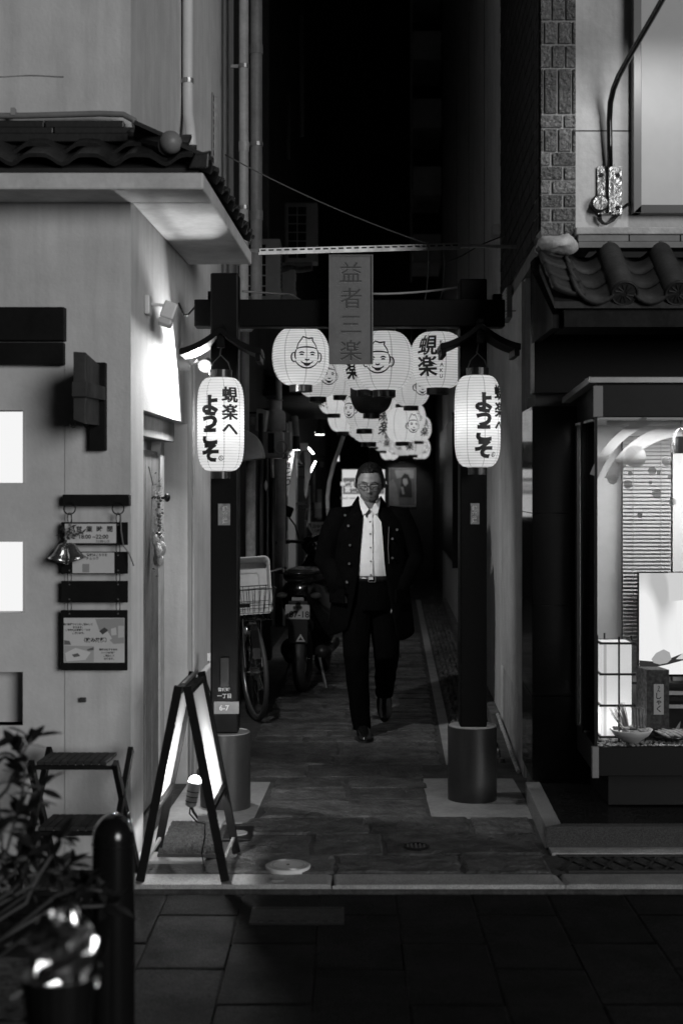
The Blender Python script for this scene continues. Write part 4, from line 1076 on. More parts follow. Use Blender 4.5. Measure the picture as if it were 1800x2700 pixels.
lamp('andon_bulb', 'POINT', ((ax0 + ax1) / 2, (ay0 + ay1) / 2, az0 + 0.07), 0.55, and_, shadow_soft_size=0.02)
# patterned box with label
gb_ = thing('gift_box', (XX(1728, 6.7), 6.7, Zb), 'upright dark marbled gift box with a pale calligraphy label', 'box')
gx0, gx1, gz1 = XX(1704, 6.6), XX(1763, 6.6), ZZ(1766, 6.6)
marb = mat('marbled_paper', 0.06, 0.6, nz=(60, 0.9))
mb = MB(); mb.hexa([(gx0, 6.6, Zb), (gx1, 6.6, Zb), (gx1 - 0.02, 6.72, Zb), (gx0 - 0.025, 6.72, Zb), (gx0, 6.6, gz1), (gx1, 6.6, gz1), (gx1 - 0.02, 6.72, gz1), (gx0 - 0.025, 6.72, gz1)]); mb.build('carton', marb, gb_, bevel=0.002)
mb = MB(); mb.bx(XX(1722, 6.6), XX(1748, 6.6), 6.5975, 6.5995, ZZ(1884, 6.6), ZZ(1804, 6.6)); lab = mb.build('label', paper_white, gb_)
mb = MB()
for i, (ch, sz) in enumerate((('う', .016), ('ん', .016), ('し', .034), ('ゃ', .03), ('く', .036))): flat_text(mb, ch, sz, (XX(1735, 6.6), 6.5965, ZZ(1812, 6.6) - [0, .014, .04, .07, .1][i]), 0.0006)
mb.build('lettering', ink, lab)
# gravel bed
mb = MB(); rr = random.Random(9)
for i in range(900):
    x = rr.uniform(CXL + 0.02, 1.75); y = rr.uniform(CF + 0.02, 6.95); s_ = rr.uniform(0.005, 0.012)
    mb.lathe([(s_ * 0.6, 0), (s_, s_ * 0.35), (s_ * 0.55, s_ * 0.75)], (x, y, Zb + 0.001), 5, M=None)
tag(mb.build('gravel', mat('white_gravel', 0.5, 0.7, nz=(60, 0.8))), 'bed of pale gravel on the floor of the display case', 'gravel', kind='stuff')
# bowl and plate of food
def bowl(name, label, c, r, h, m, cat):
    t = thing(name, c, label, cat)
    mb = MB(); mb.lathe([(r * 0.35, 0), (r * 0.45, 0.006), (r * 0.8, h * 0.5), (r, h), (r * 0.96, h), (r * 0.76, h * 0.52), (r * 0.4, 0.014), (0.001, 0.012)], c, 32, cap=False)
    mb.build('dish', m, t, smooth=True)
    return t
bc = Vector((XX(1664, 6.55), 6.56, Zb + 0.008))
b1 = bowl('noodle_bowl', 'pale ceramic bowl of noodles and sprigs before the paper lamp', bc, 0.098, 0.058, mat('pale_ceramic', 0.6, 0.35, nz=(12, 0.1)), 'bowl')
mb = MB(); rr = random.Random(2)
for i in range(60):
    a = rr.uniform(0, 6.28); q = rr.uniform(0, 0.075)
    mb.ell(bc + Vector((q * math.cos(a), q * math.sin(a), 0.048 + rr.uniform(0, .018))), rr.uniform(.008, .016), rr.uniform(.008, .016), 0.007, 7, 5)
mb.build('noodles', mat('pale_food', 0.45, 0.5, nz=(60, 0.5)), b1, smooth=True)
for i in range(34):
    x = rr.uniform(-1, 1); base = bc + Vector((-0.02 + 0.01 * x, 0.0 + rr.uniform(-.012, .012), 0.05)); tip = bc + Vector((-0.065 + 0.035 * x, rr.uniform(-.02, .02), 0.155 + rr.uniform(-.02, .02) + 0.02 * x))
    mb = MB(); mb.tube([base, base.lerp(tip, 0.55) + Vector((0.003 * x, 0, 0)), tip], [0.0018, 0.002, 0.0012], 4); mb.build('sprig', mat('dry_stalk', 0.3, 0.7), b1)
for i, dx in enumerate((0.014, 0.027, 0.041, 0.054)):
    mb = MB(); p = bc + Vector((dx, -0.005, 0.045)); mb.tube([p, p + Vector((0.0, 0, 0.07)), p + Vector((-0.005 + 0.003 * i, 0, 0.105)), p + Vector((-0.022, 0, 0.118))], [0.006, 0.005, 0.003, 0.001], 5); mb.build('shoot', mat('glass_noodle_leaf', 0.3, 0.3, nz=(40, 0.4)), b1, smooth=True)
mb = MB(); mb.ell(bc + Vector((-0.005, -0.03, 0.062)), 0.025, 0.012, 0.010, 10, 6); mb.build('garnish', mat('dark_seaweed', 0.03, 0.5), b1)
pc = Vector((XX(1768, 6.58), 6.58, Zb + 0.008))
b2 = bowl('food_plate', 'small dark plate of pale fish slices beside the marbled box', pc, 0.09, 0.026, black_gloss, 'plate')
for i in range(9):
    a = -0.9 + i * 0.22
    mb = MB(); mb.ell((0, 0, 0), 0.042, 0.010, 0.008, 10, 6, M=Matrix.Translation(pc + Vector((-0.045 + 0.017 * i, -0.02 + 0.006 * (i % 3), 0.034 + 0.004 * (i % 3)))) @ Matrix.Rotation(rad(-35 + 3 * i), 4, 'Z') @ Matrix.Rotation(rad(18), 4, 'Y')); mb.build('fish_slice', MATS['pale_food'], b2, smooth=True)
mb = MB(); mb.add([pc + Vector((0.02, 0.03, 0.04)), pc + Vector((0.045, 0.03, 0.045)), pc + Vector((0.052, 0.035, 0.085))], [(0, 1, 2)]); o = mb.build('leaf', MATS['dry_stalk'], b2); o.modifiers.new('t', 'SOLIDIFY').thickness = 0.002
# small glass bell lamp hanging in the case
hb_ = thing('hanging_bell', W(1793, 1195, 6.6), 'grey glass bell hanging under the ceiling of the display case', 'ornament')
c = W(1793, 1160, 6.6)
mb = MB(); mb.lathe([(0.042, -0.062), (0.044, -0.03), (0.04, 0.01), (0.02, 0.045), (0.004, 0.055)], c, 24, cap=False); mb.build('dome', mat('smoky_glass', 0.16, 0.15, 0.2), hb_, smooth=True)
mb = MB(); mb.cyl(c + Vector((0, 0, 0.055)), (c.x, c.y, Zt - 0.012), 0.002, n=6); mb.build('cord', wire_m, hb_)

# ================================================================== lit sign board and swan-neck lamp on the upper front
sgn = thing('sign_board', W(1750, 560, 6.65), 'large blank white sign board in a grey metal frame on the plaster front', 'sign')
sy = 6.645
mb = MB(); mb.bx(XX(1690, sy), 2.6, sy + 0.006, YC + 0.004, ZZ(540, sy), 4.9); mb.build('panel', mat('white_sign_face', 0.5, 0.5, nz=(3, 0.06)), sgn)
mb = MB(); mb.bx(XX(1669, sy), XX(1690, sy), sy, YC + 0.003, ZZ(561, sy), 4.92); mb.build('frame_side', mat('sign_frame', 0.15, 0.4, 0.4), sgn, bevel=0.002)
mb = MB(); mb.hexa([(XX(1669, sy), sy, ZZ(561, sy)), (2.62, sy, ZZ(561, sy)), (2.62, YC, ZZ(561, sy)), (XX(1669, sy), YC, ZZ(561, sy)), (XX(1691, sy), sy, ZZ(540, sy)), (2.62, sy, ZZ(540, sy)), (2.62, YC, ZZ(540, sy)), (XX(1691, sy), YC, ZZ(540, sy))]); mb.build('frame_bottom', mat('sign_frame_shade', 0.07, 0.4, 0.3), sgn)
arm = thing('swan_neck_lamp', W(1610, 570, YC), 'black swan-neck lamp on a riveted steel plate lighting the sign', 'lamp')
mb = MB(); mb.bx(XX(1572, YC), XX(1638, YC), YC - 0.012, YC + 0.003, ZZ(567, YC), ZZ(440, YC)); mb.build('wall_plate', mat('pitted_steel', 0.55, 0.22, 0.85, nz=(25, 0.5), bump=(40, 0.7, 0.006)), arm, bevel=0.002)
for x, y in ((1584, 462), (1627, 462), (1584, 548), (1627, 548)):
    mb = MB(); c = W(x, y, YC - 0.012); mb.cyl(c, c - Vector((0, 0.007, 0)), 0.010, n=10); mb.build('rivet', black_metal, arm)
mb = MB(); mb.bx(XX(1599, YC), XX(1615, YC), YC - 0.038, YC - 0.0125, ZZ(564, YC), ZZ(436, YC)); mb.build('socket', MATS['pitted_steel'], arm, bevel=0.003)
pts = [W(1607, 440, 6.68), W(1606, 380, 6.67), W(1605, 320, 6.66), W(1608, 270, 6.64), W(1616, 235, 6.6), W(1630, 200, 6.55), W(1655, 155, 6.47), W(1690, 95, 6.36), W(1722, 40, 6.26), W(1750, -10, 6.17), W(1790, -70, 6.05), W(1830, -110, 5.97)]
mb = MB(); mb.tube(pts, 0.0135, 12); mb.build('arm', black_gloss, arm, smooth=True)
sh = pts[-1]
mb = MB(); mb.lathe([(0.03, 0.06), (0.05, 0.03), (0.10, -0.03), (0.125, -0.06)], sh + Vector((0, 0, -0.03)), 28, cap=False); mb.build('shade', black_metal, arm, smooth=True)
lamp('spot', 'SPOT', sh + Vector((0, 0, -0.05)), 19, arm, target=W(1690, 470, 6.66), spot_size=rad(120), spot_blend=0.6, shadow_soft_size=0.04)
js = thing('junction_box', W(1576, 560, YC), 'round dark junction box with looping cables beside the steel plate', 'junction box')
mb = MB(); c = W(1576, 540, YC); mb.cyl(c, c - Vector((0, 0.045, 0)), 0.041, n=24); mb.build('can', black_metal, js, bevel=0.003)
mb = MB(); mb.cyl(c - Vector((0, 0.045, 0)), c - Vector((0, 0.05, 0)), 0.033, n=24); mb.build('lid', MATS['pitted_steel'], js)
mb = MB()
for k_ in range(3): mb.tube([W(1574 + 4 * k_, 565, YC - 0.02), W(1576 + 4 * k_, 580, YC - 0.022), W(1586 + 5 * k_, 590 + k_, YC - 0.02), W(1606 + 5 * k_, 586 - 2 * k_, YC - 0.015), W(1622 + 4 * k_, 566, YC - 0.014)], 0.004, 6)
mb.tube([W(1630, 566, YC - 0.01), W(1642, 545, YC - 0.004), W(1655, 535, YC - 0.002), W(1668, 531, YC)], 0.004, 6)
mb.build('cable', black_metal, js, smooth=True)
# ventilation grille on the stucco wall
vg = thing('wall_vent', (RX(8.6), 8.6, 2.5), 'small white louvred vent grille high on the stucco wall', 'vent')
mb = MB(); yv = 8.35; mb.wall(RX, -0.03, 0.0, yv, yv + 0.28, ZZ(845, 8.5), ZZ(762, 8.5)); mb.build('frame', mat('dull_vent', 0.1, 0.5), vg, bevel=0.003)
for i in range(10):
    z = ZZ(845, 8.5) + 0.012 + i * 0.0175; mb = MB(); mb.wall(RX, -0.037, -0.0305, yv + 0.01, yv + 0.27, z, z + 0.006); mb.build('louvre', white_plastic, vg)

# ================================================================== things on the plaster house
# chain of hanging menu boards
BY = 5.905
hm = thing('hanging_menu_boards', W(250, 1768, BY), 'chain of black boards with opening hours and menu hung on the white wall', 'sign')
def brd(px0, px1, py0, py1, name='board', th=0.014, m=black_wood):
    return MB().bx(XX(px0, BY), XX(px1, BY), BY, BY + th, ZZ(py1, BY), ZZ(py0, BY)).build(name, m, hm, bevel=0.002)
hb0 = MB().bx(XX(167, BY), XX(342, BY), BY - 0.01, 5.9495, ZZ(1334, BY), ZZ(1304, BY)).build('hanger_bar', black_wood, hm, bevel=0.002)
b_1 = brd(162, 337, 1377, 1437); b_2 = brd(162, 337, 1455, 1513); b_3 = brd(162, 337, 1532, 1589); b_4 = brd(161, 336, 1609, 1768)
for x in (184, 312):
    mb = MB(); mb.torus(W(x, 1341, BY - 0.012), 0.024, 0.0026, 'Y', 24, 6); mb.build('ring', black_metal, hm)
    for y0, y1 in ((1352, 1380), (1432, 1460), (1508, 1537), (1584, 1614)):
        mb = MB(); c = W(x, (y0 + y1) / 2, BY - 0.006); h = (y1 - y0) / F * BY / 2
        mb.tube([c + Vector((0.008 * math.cos(a), 0, h * math.sin(a))) for a in [i * 2 * math.pi / 16 for i in range(16)]], 0.002, 5, closed=True); mb.build('chain_link', black_metal, hm)
def paper(px0, px1, py0, py1, par):
    return MB().bx(XX(px0, BY), XX(px1, BY), BY - 0.003, BY - 0.0008, ZZ(py1, BY), ZZ(py0, BY)).build('paper', paper_white, par)
p1_ = paper(172, 307, 1381, 1432, b_1); p2_ = paper(192, 302, 1457, 1511, b_2); p4_ = paper(169, 329, 1629, 1747, b_4)
TY = BY - 0.0042
mb = MB()
for i, ch in enumerate('営業時間'): flat_text(mb, ch, 0.026, W(209 + i * 27, 1395, TY), 0.0007)
flat_text(mb, '18:00 ~22:00', 0.0235, W(248, 1415, TY), 0.0005); flat_text(mb, '21:00 L.O.', 0.014, W(272, 1427, TY), 0.0001); mb.build('lettering', ink, p1_)
mb = MB(); flat_text(mb, '情報はこちらを', 0.0125, W(256, 1463, TY), 0.0003); flat_text(mb, 'チェック', 0.0135, W(244, 1472, TY), 0.0003)
mb.build('lettering', ink, p2_)
mb = MB(); mb.bx(XX(218, TY), XX(236, TY), TY, TY + 0.001, ZZ(1509, TY), ZZ(1487, TY)); mb.build('printed_patch', mat('grey_print', 0.3, 0.7), p2_)
mb = MB()
for i, (s_, x, y, z_) in enumerate((('地酒各種ワインもご用意して', 206, 1646, .0095), ('おります。', 206, 1654, .0095), ('ご予約もお気軽にどうぞ', 206, 1661, .0095), ('ございます。', 207, 1669, .0095), ('（飲み放題）', 252, 1688, .02), ('季節のおすすめを', 286, 1713, .0095), ('ハーブの料理', 285, 1721, .0095), ('ご用意して', 288, 1729, .0095), ('おります。', 288, 1737, .0095))):
    flat_text(mb, s_, z_, W(x, y, TY), 0.0003 if i != 4 else 0.0006)
mb.build('lettering', ink, p4_)
def pp(pts, tone, name, dy=0.0):
    m_ = mat('print_tone_%d' % int(tone * 100), tone, 0.6)
    mb = MB(); mb.add([W(x, y, TY + 0.0006 - dy) for x, y in pts], [tuple(range(len(pts)))]); return mb.build(name, m_, p4_)
pp([(252, 1632), (328, 1630), (328, 1696), (300, 1698), (262, 1660)], 0.34, 'photo_print')
pp([(262, 1664), (276, 1654), (286, 1662), (274, 1676)], 0.06, 'photo_print', .0003); pp([(270, 1674), (284, 1664), (296, 1684), (280, 1692)], 0.62, 'photo_print', .0004); pp([(293, 1658), (306, 1654), (308, 1674), (294, 1676)], 0.6, 'photo_print', .0003); pp([(312, 1650), (327, 1650), (327, 1680), (312, 1682)], 0.55, 'photo_print', .0003)
pp([(170, 1702), (248, 1704), (248, 1746), (170, 1746)], 0.42, 'photo_print'); pp([(172, 1722), (200, 1708), (240, 1720), (226, 1740), (176, 1744)], 0.68, 'photo_print', .0003); pp([(190, 1726), (206, 1722), (212, 1730), (196, 1733)], 0.12, 'photo_print', .0004); pp([(170, 1688), (184, 1690), (188, 1700), (170, 1700)], 0.14, 'photo_print', .0003); pp([(230, 1712), (248, 1706), (248, 1714), (232, 1716)], 0.12, 'photo_print', .0003)
for b_ in (b_1, b_2, b_3, b_4):
    pass
for y in (1384, 1464, 1504, 1541, 1580, 1618):
    for x in (184, 312):
        mb = MB(); c = W(x, y, BY); mb.cyl(c, c - Vector((0, 0.004, 0)), 0.0034, n=8); mb.build('screw', steel_dim, hm)
# bell ornament
bl = thing('bell_ornament', W(176, 1470, 5.88), 'pair of shiny tinsel bells with dark bow hung on the opening-hours board', 'ornament')
foil = mat('tinsel_foil', 0.5, 0.16, 0.9, nz=(40, 0.3), bump=(120, 0.5, 0.004))
for dx, tilt in ((-0.028, 18), (0.032, -20)):
    T = Matrix.Translation(W(177, 1432, 5.875) + Vector((dx * 0.4, 0, 0))) @ Matrix.Rotation(rad(tilt), 4, 'Y')
    mb = MB(); mb.lathe([(0.006, 0.0), (0.02, -0.012), (0.026, -0.04), (0.034, -0.062), (0.046, -0.078), (0.043, -0.078), (0.03, -0.06)], (0, 0, 0), 20, cap=False, M=T); mb.build('bell', foil, bl, smooth=True)
mb = MB(); rr = random.Random(4)
for i in range(46):
    p = W(180, 1405, 5.87) + Vector((rr.gauss(0, .022), rr.gauss(0, .008), rr.gauss(0, .016))); q = p + Vector((rr.uniform(-.03, .03), rr.uniform(-.012, .006), rr.uniform(-.022, .022))); s_ = Vector((rr.uniform(-.006, .006), rr.uniform(-.004, .004), rr.uniform(-.006, .006)))
    mb.add([p, p.lerp(q, .5) + s_, q, p.lerp(q, .5) - s_], [(0, 1, 2, 3)])
mb.build('bow', mat('dark_tinsel', 0.08, 0.3, 0.3), bl)
mb = MB(); mb.tube([W(189, 1350, 5.888), W(190, 1375, 5.885), W(184, 1396, 5.878)], 0.0015, 5); mb.build('loop', wire_m, bl)
rb = tag(MB().tube([W(318, 1352, 5.886), W(320, 1400, 5.884), W(326, 1440, 5.88), W(338, 1455, 5.878), (XX(345, 5.875), 5.875, ZZ(1470, 5.875)), (XX(353, 5.87), 5.87, ZZ(1492, 5.87))], 0.003, 5).build('hanging_strap', mat('grey_strap', 0.16, 0.6)), 'thin grey strap dangling from the ring of the menu boards', 'strap')
# projecting timber bracket
bk_ = thing('timber_bracket', W(258, 1188, 5.93), 'dark timber bracket with swivelling plank and hooks on the white wall', 'bracket')
mb = MB(); mb.bx(XX(237, 5.92), XX(280, 5.92), 5.905, 5.9495, ZZ(1188, 5.92), ZZ(956, 5.92)); mb.build('wall_plank', black_wood, bk_, bevel=0.003)
mb = MB(); mb.hexa([W(194, 1107, 5.62), W(226, 1118, 5.62), W(263, 1122, 5.90), W(240, 1112, 5.90), W(194, 927, 5.62), W(226, 929, 5.62), W(263, 962, 5.90), W(240, 960, 5.90)]); mb.build('swing_plank', mat('worn_dark_wood', 0.04, 0.55, nz=(8, 0.4), streak=0.3), bk_, bevel=0.002)
mb = MB(); mb.hexa([W(190, 1046, 5.60), W(229, 1046, 5.60), W(279, 1056, 5.90), W(240, 1050, 5.903), W(190, 1006, 5.60), W(229, 1006, 5.60), W(279, 1020, 5.90), W(240, 1018, 5.903)]); mb.build('clasp_band', MATS['worn_dark_wood'], bk_, bevel=0.002)
for px, d in ((200, 5.64), (236, 5.86)):
    mb = MB(); c = W(px, 1112, d); mb.tube([c + Vector((0, 0, 0.01))] + [c + Vector((-0.011 + 0.011 * math.cos(rad(a)), 0, -0.012 + 0.011 * math.sin(rad(a)))) for a in range(0, -230, -30)], 0.002, 6); mb.build('hook', black_metal, bk_)
# small wall things
tag(MB().bx(XX(212, 5.945), XX(228, 5.945), 5.93, 5.9495, ZZ(1851, 5.945), ZZ(1839, 5.945)).build('wall_socket', mat('dark_socket', 0.04, 0.5), bevel=0.002), 'tiny dark socket low on the white wall under the menu boards', 'socket')
# motion sensor on the side wall
sn = thing('security_sensor', (LX(6.32) + 0.02, 6.32, 2.25), 'white security sensor box on a jointed arm high on the side wall', 'sensor')
bx0 = Vector((LX(6.3), 6.3, ZZ(805, 6.3)))
mb = MB(); mb.box(bx0 + Vector((0.012, 0, 0)), (0.024, 0.085, 0.085)); mb.build('base', white_plastic, sn, bevel=0.006)
mb = MB(); mb.cyl(bx0 + Vector((0.024, 0, 0.005)), bx0 + Vector((0.075, 0.02, 0.003)), 0.007, n=8); mb.build('arm', white_plastic, sn)
T = Matrix.Translation(W(444, 828, 6.36)) @ Matrix.Rotation(rad(18), 4, 'Y') @ Matrix.Rotation(rad(-12), 4, 'X')
mb = MB(); mb.box((0, 0, 0.012), (0.062, 0.06, 0.08), T); mb.build('head', white_plastic, sn, bevel=0.008)
mb = MB(); mb.box((0, 0, -0.042), (0.060, 0.058, 0.028), T); mb.build('lens', mat('sensor_lens', 0.5, 0.25), sn, bevel=0.006)
mb = MB(); mb.tube([W(472, 800, 6.42), W(484, 830, 6.6), W(496, 830, 6.85), W(512, 812, 7.05)], 0.005, 6); mb.build('cable', black_metal, sn, smooth=True)
# twin flood lamps by the left post
fd = thing('flood_lamp', W(530, 955, 7.25), 'twin flood lamp glaring at the side wall beside the gate post', 'lamp')
lamp_glow = emit_mat('flood_glass', 12)
fx = LX(7.3)
mb = MB(); mb.cyl((fx, 7.3, 2.215), (fx + 0.05, 7.3, 2.215), 0.035, n=16); mb.build('wall_base', white_plastic, fd)
for (px, py, d, tx) in ((541, 966, 7.24, (LX(6.1) + 0.02, 6.15, 1.55)), (506, 944, 7.3, (0.15, 8.95, 1.1))):
    c = W(px, py, d); tgt = Vector(tx); dr = (tgt - c).normalized()
    mb = MB(); mb.tube([c - dr * 0.07, c - dr * 0.03, c], [0.018, 0.03, 0.038], 16); h_ = mb.build('lamp_head', white_plastic, fd)
    mb = MB(); mb.ell(c + dr * 0.004, 0.026, 0.026, 0.022, 16, 10); mb.build('lamp_glass', lamp_glow, h_, smooth=True)
    mb = MB(); mb.cyl(c - dr * 0.05, Vector((fx + 0.05, 7.3, 2.215)), 0.009, n=8); mb.build('stem', white_plastic, fd)
    if px > 520: lamp('beam', 'AREA', c + dr * 0.04, 28, fd, target=tgt, shape='DISK', size=0.06)
    else: lamp('beam', 'SPOT', c + dr * 0.055, 150, fd, target=tgt, spot_size=rad(70), spot_blend=1.0, shadow_soft_size=0.03)
wc = tag(MB().tube([(LX(7.75) + 0.008, 7.75, ZZ(960, 7.75)), (LX(7.75) + 0.008, 7.75, ZZ(1200, 7.75)), (LX(7.74) + 0.008, 7.74, ZZ(1500, 7.74)), (LX(7.74) + 0.008, 7.74, ZZ(1790, 7.74))], 0.007, 6).build('wall_cable', pale_paint), 'thin pale cable running straight down the side wall from the flood lamp', 'cable')
wp = thing('water_tap', (LX(7.9) + 0.05, 7.9, 0.55), 'bent white standpipe with hanging tags beside the gate post', 'pipe')
mb = MB(); mb.tube([W(556, 1730, 7.85), W(556, 1752, 7.85), W(545, 1762, 7.8), W(528, 1782, 7.7), W(515, 1800, 7.6)], 0.016, 10); mb.build('tube', white_plastic, wp, smooth=True)
mb = MB(); mb.bx(XX(547, 7.84), XX(562, 7.84), 7.83, 7.86, ZZ(1742, 7.84), ZZ(1722, 7.84)); mb.build('union', white_plastic, wp)
mb = MB(); mb.tube([W(515, 1800, 7.6), (XX(512, 7.6), 7.6, 0.02)], 0.014, 8); mb.build('riser', grey_plastic, wp)
mb = MB(); mb.tube([W(545, 1800, 7.7), W(556, 1830, 7.72), W(555, 1850, 7.7), W(546, 1852, 7.7), W(545, 1835, 7.7)], 0.004, 6); mb.build('cord', black_metal, wp)
# wreath on the door
wr = thing('door_wreath', (LX(6.85) - 0.05, 6.85, 1.45), 'dried flower swag with feathery grasses hung on the grey door', 'wreath')
cw = Vector((LX(6.85) - 0.06, 6.85, 1.43)); rr = random.Random(8)
mb = MB()
for i in range(420):
    t_ = rr.random(); p = cw + Vector((rr.gauss(0, .012) + 0.02, rr.gauss(0, .045 * (0.5 + t_)), -0.24 + 0.42 * t_ + rr.gauss(0, .02))); dv = Vector((rr.uniform(-.01, .02), rr.uniform(-.03, .03), rr.uniform(-.02, .04))); s_ = Vector((0, dv.z, -dv.y)).normalized() * 0.004
    mb.add([p, p + dv * .5 + s_, p + dv, p + dv * .5 - s_], [(0, 1, 2, 3)])
mb.build('dried_leaves', mat('dried_leaf', 0.3, 0.8, nz=(60, 0.6)), wr)
mb = MB()
for i in range(26): mb.ell(cw + Vector((0.03, rr.gauss(0, .035), rr.uniform(-.1, .12))), .008, .008, .008, 7, 5)
mb.build('berries', mat('dark_berry', 0.06, 0.3), wr, smooth=True)
mb = MB()
for i in range(14): mb.ell(cw + Vector((0.03 + rr.gauss(0, .008), rr.gauss(0, .035), -0.14 + rr.gauss(0, .05))), .018, .02, .03, 8, 6)
mb.build('pampas_tuft', mat('pampas', 0.45, 0.9, nz=(60, 0.4), bump=(150, 1, 0.01)), wr, smooth=True)
mb = MB(); mb.cyl(cw + Vector((0, 0, 0.16)), cw + Vector((-0.02, 0, 0.25)), 0.003, n=5); mb.build('string', wire_m, wr)
mb = MB(); mb.ell((LX(7.05) - 0.02, 7.02, ZZ(1312, 7.0)), 0.016, 0.022, 0.022, 12, 8); mb.cyl((LX(7.05) - 0.1, 7.02, ZZ(1312, 7.0)), (LX(7.05) - 0.02, 7.02, ZZ(1312, 7.0)), 0.008, n=8)
mb.build('door_knob', black_metal, door, smooth=True)
# door mat
mt = MB()
mt.hexa([(XX(415, 6.03), 6.03, 0.012), (XX(576, 6.03), 6.03, 0.0085), (XX(562, 6.62), 6.62, 0.0085), (XX(455, 6.62), 6.62, 0.012), (XX(415, 6.03), 6.03, 0.026), (XX(576, 6.03), 6.03, 0.024), (XX(562, 6.62), 6.62, 0.024), (XX(455, 6.62), 6.62, 0.026)])
mtt = thing('door_mat', W(490, 2270, 6.03), 'grey bristle door mat lying beneath the sandwich board', 'door mat')
mt.build('backing', mat('mat_rubber', 0.06, 0.9), mtt)
mb = MB(); rr = random.Random(6)
for i in range(5200):
    v = rr.random(); u = rr.random(); y = 6.035 + 0.58 * v; xa_ = XX(415 + 40 * v, y); xb_ = XX(576 - 14 * v, y); x = xa_ + (xb_ - xa_) * u
    h = 0.009; a = rr.uniform(0, 6.28); dx, dy = 0.003 * math.cos(a), 0.003 * math.sin(a); lx, ly = rr.uniform(-.004, .004), rr.uniform(-.004, .004); z0 = 0.024
    mb.add([(x - dx, y - dy, z0), (x + dx, y + dy, z0), (x + lx, y + ly, z0 + h)], [(0, 1, 2)])
tag(mb.build('bristles', mat('mat_bristle', 0.13, 0.95, nz=(40, 0.5)), mtt), kind='stuff')

# sandwich board with clip lamp
def trans_mat(name, c, f):
    m = bpy.data.materials.new(name); m.use_nodes = True
    n, l = m.node_tree.nodes, m.node_tree.links; n.clear()
    d = n.new('ShaderNodeBsdfDiffuse'); t = n.new('ShaderNodeBsdfTranslucent'); x = n.new('ShaderNodeMixShader'); o = n.new('ShaderNodeOutputMaterial')
    d.inputs[0].default_value = t.inputs[0].default_value = (c, c, c, 1); x.inputs[0].default_value = f
    l.new(d.outputs[0], x.inputs[1]); l.new(t.outputs[0], x.inputs[2]); l.new(x.outputs[0], o.inputs[0])
    return m
panel_tr = trans_mat('milky_acrylic_panel', 0.42, 0.5)
ab = thing('sandwich_board', (-0.63, 5.88, 0), 'black wooden sandwich board with white panels straddling the door mat', 'sandwich board')
apL, apR = (474, 1815), (492, 1815)
def leg(p0, p1, name='leg', w=0.034, h=0.024): return MB().bar(p0, p1, w, h, up=(0, 1, 0)).build(name, black_wood, ab, bevel=0.002)
yf, yb = 5.69, 6.13
TL, TR = Vector((XX(471, yf), yf, 0.785)), Vector((XX(494, yf), yf, 0.785))
BL, BR = Vector((XX(370, yf), yf, 0.006)), Vector((XX(594, yf), yf, 0.006))
dY = Vector((0.012, yb - yf, 0))
for a, b in ((TL, BL), (TR, BR)):
    leg(a, b); leg(a + dY, b + dY)
    for t0, t1 in ((0.01, 0.05), (0.60, 0.655), (0.90, 0.94)):
        p, q = a.lerp(b, (t0 + t1) / 2), (a + dY).lerp(b + dY, (t0 + t1) / 2)
        if t0 < 0.7: MB().bar(p, q, 0.034, 0.02).build('cross_rail', black_wood, ab, bevel=0.002)
        else: MB().bar(p, q, 0.012, 0.014).build('cross_rail', mat('pale_batten', 0.3, 0.6), ab)
    n_ = (b - a).cross(dY).normalized() * 0.006
    p0, p1, p2, p3 = a.lerp(b, 0.03) + dY * 0.03, a.lerp(b, 0.62) + dY * 0.03, a.lerp(b, 0.62) + dY * 0.97, a.lerp(b, 0.03) + dY * 0.97
    mb = MB(); mb.add([p0, p1, p2, p3], [(0, 1, 2, 3)]); mb.build('panel', panel_tr, ab)
mb = MB(); mb.bar(TL.lerp(TR, 0.5) + Vector((0, 0.01, 0.004)), TL.lerp(TR, 0.5) + dY + Vector((0, -0.01, 0.004)), 0.014, 0.012); mb.build('hinge', steel_dim, ab)
cl = thing('clip_lamp', W(507, 2130, 5.95), 'lit bulb in a ribbed clip lamp clamped inside the sandwich board', 'lamp')
bt, bb = W(513, 2062, 5.93), W(503, 2122, 5.93)
mb = MB(); mb.tube([bt + Vector((0, 0, 0.0)), bt + (bb - bt) * 0.12, bt + (bb - bt) * 0.2, bb, bb + (bb - bt) * 0.08], [0.03, 0.03, 0.026, 0.023, 0.014], 18); mb.build('socket', mat('ribbed_lamp_body', 0.3, 0.4, 0.3), cl, auto=40)
for t_ in (0.4, 0.62, 0.84):
    mb = MB(); c = bt.lerp(bb, t_); dr = (bb - bt).normalized(); mb.cyl(c - dr * .002, c + dr * .002, 0.0262 - 0.002 * t_, n=18); mb.build('groove', black_metal, cl)
mb = MB(); mb.ell(bt + Vector((0.002, 0, 0.004)), 0.027, 0.027, 0.025, 18, 12); mb.build('bulb', emit_mat('bulb_glow', 9), cl, smooth=True)
lamp('bulb_light', 'POINT', bt + Vector((0.003, 0, 0.045)), 14, cl, shadow_soft_size=0.02)
mb = MB(); mb.tube([bb, bb + Vector((0.012, 0, -0.03)), bb + Vector((0.03, 0.0, -0.055)), W(535, 2155, 5.93)], 0.006, 8); mb.build('neck', black_metal, cl, smooth=True)
mb = MB(); mb.bx(XX(522, 5.93), XX(552, 5.93), 5.915, 5.945, ZZ(2163, 5.93), ZZ(2148, 5.93)); mb.build('clamp', grey_metal, cl, bevel=0.002)
mb = MB(); mb.tube([bb, W(500, 2145, 5.93), W(520, 2168, 5.92), W(541, 2172, 5.92), W(540, 2210, 5.93), W(532, 2250, 5.97), W(537, 2275, 5.95), (XX(540, 5.85), 5.85, 0.016)], 0.0035, 6); mb.build('cord', black_metal, cl, smooth=True)

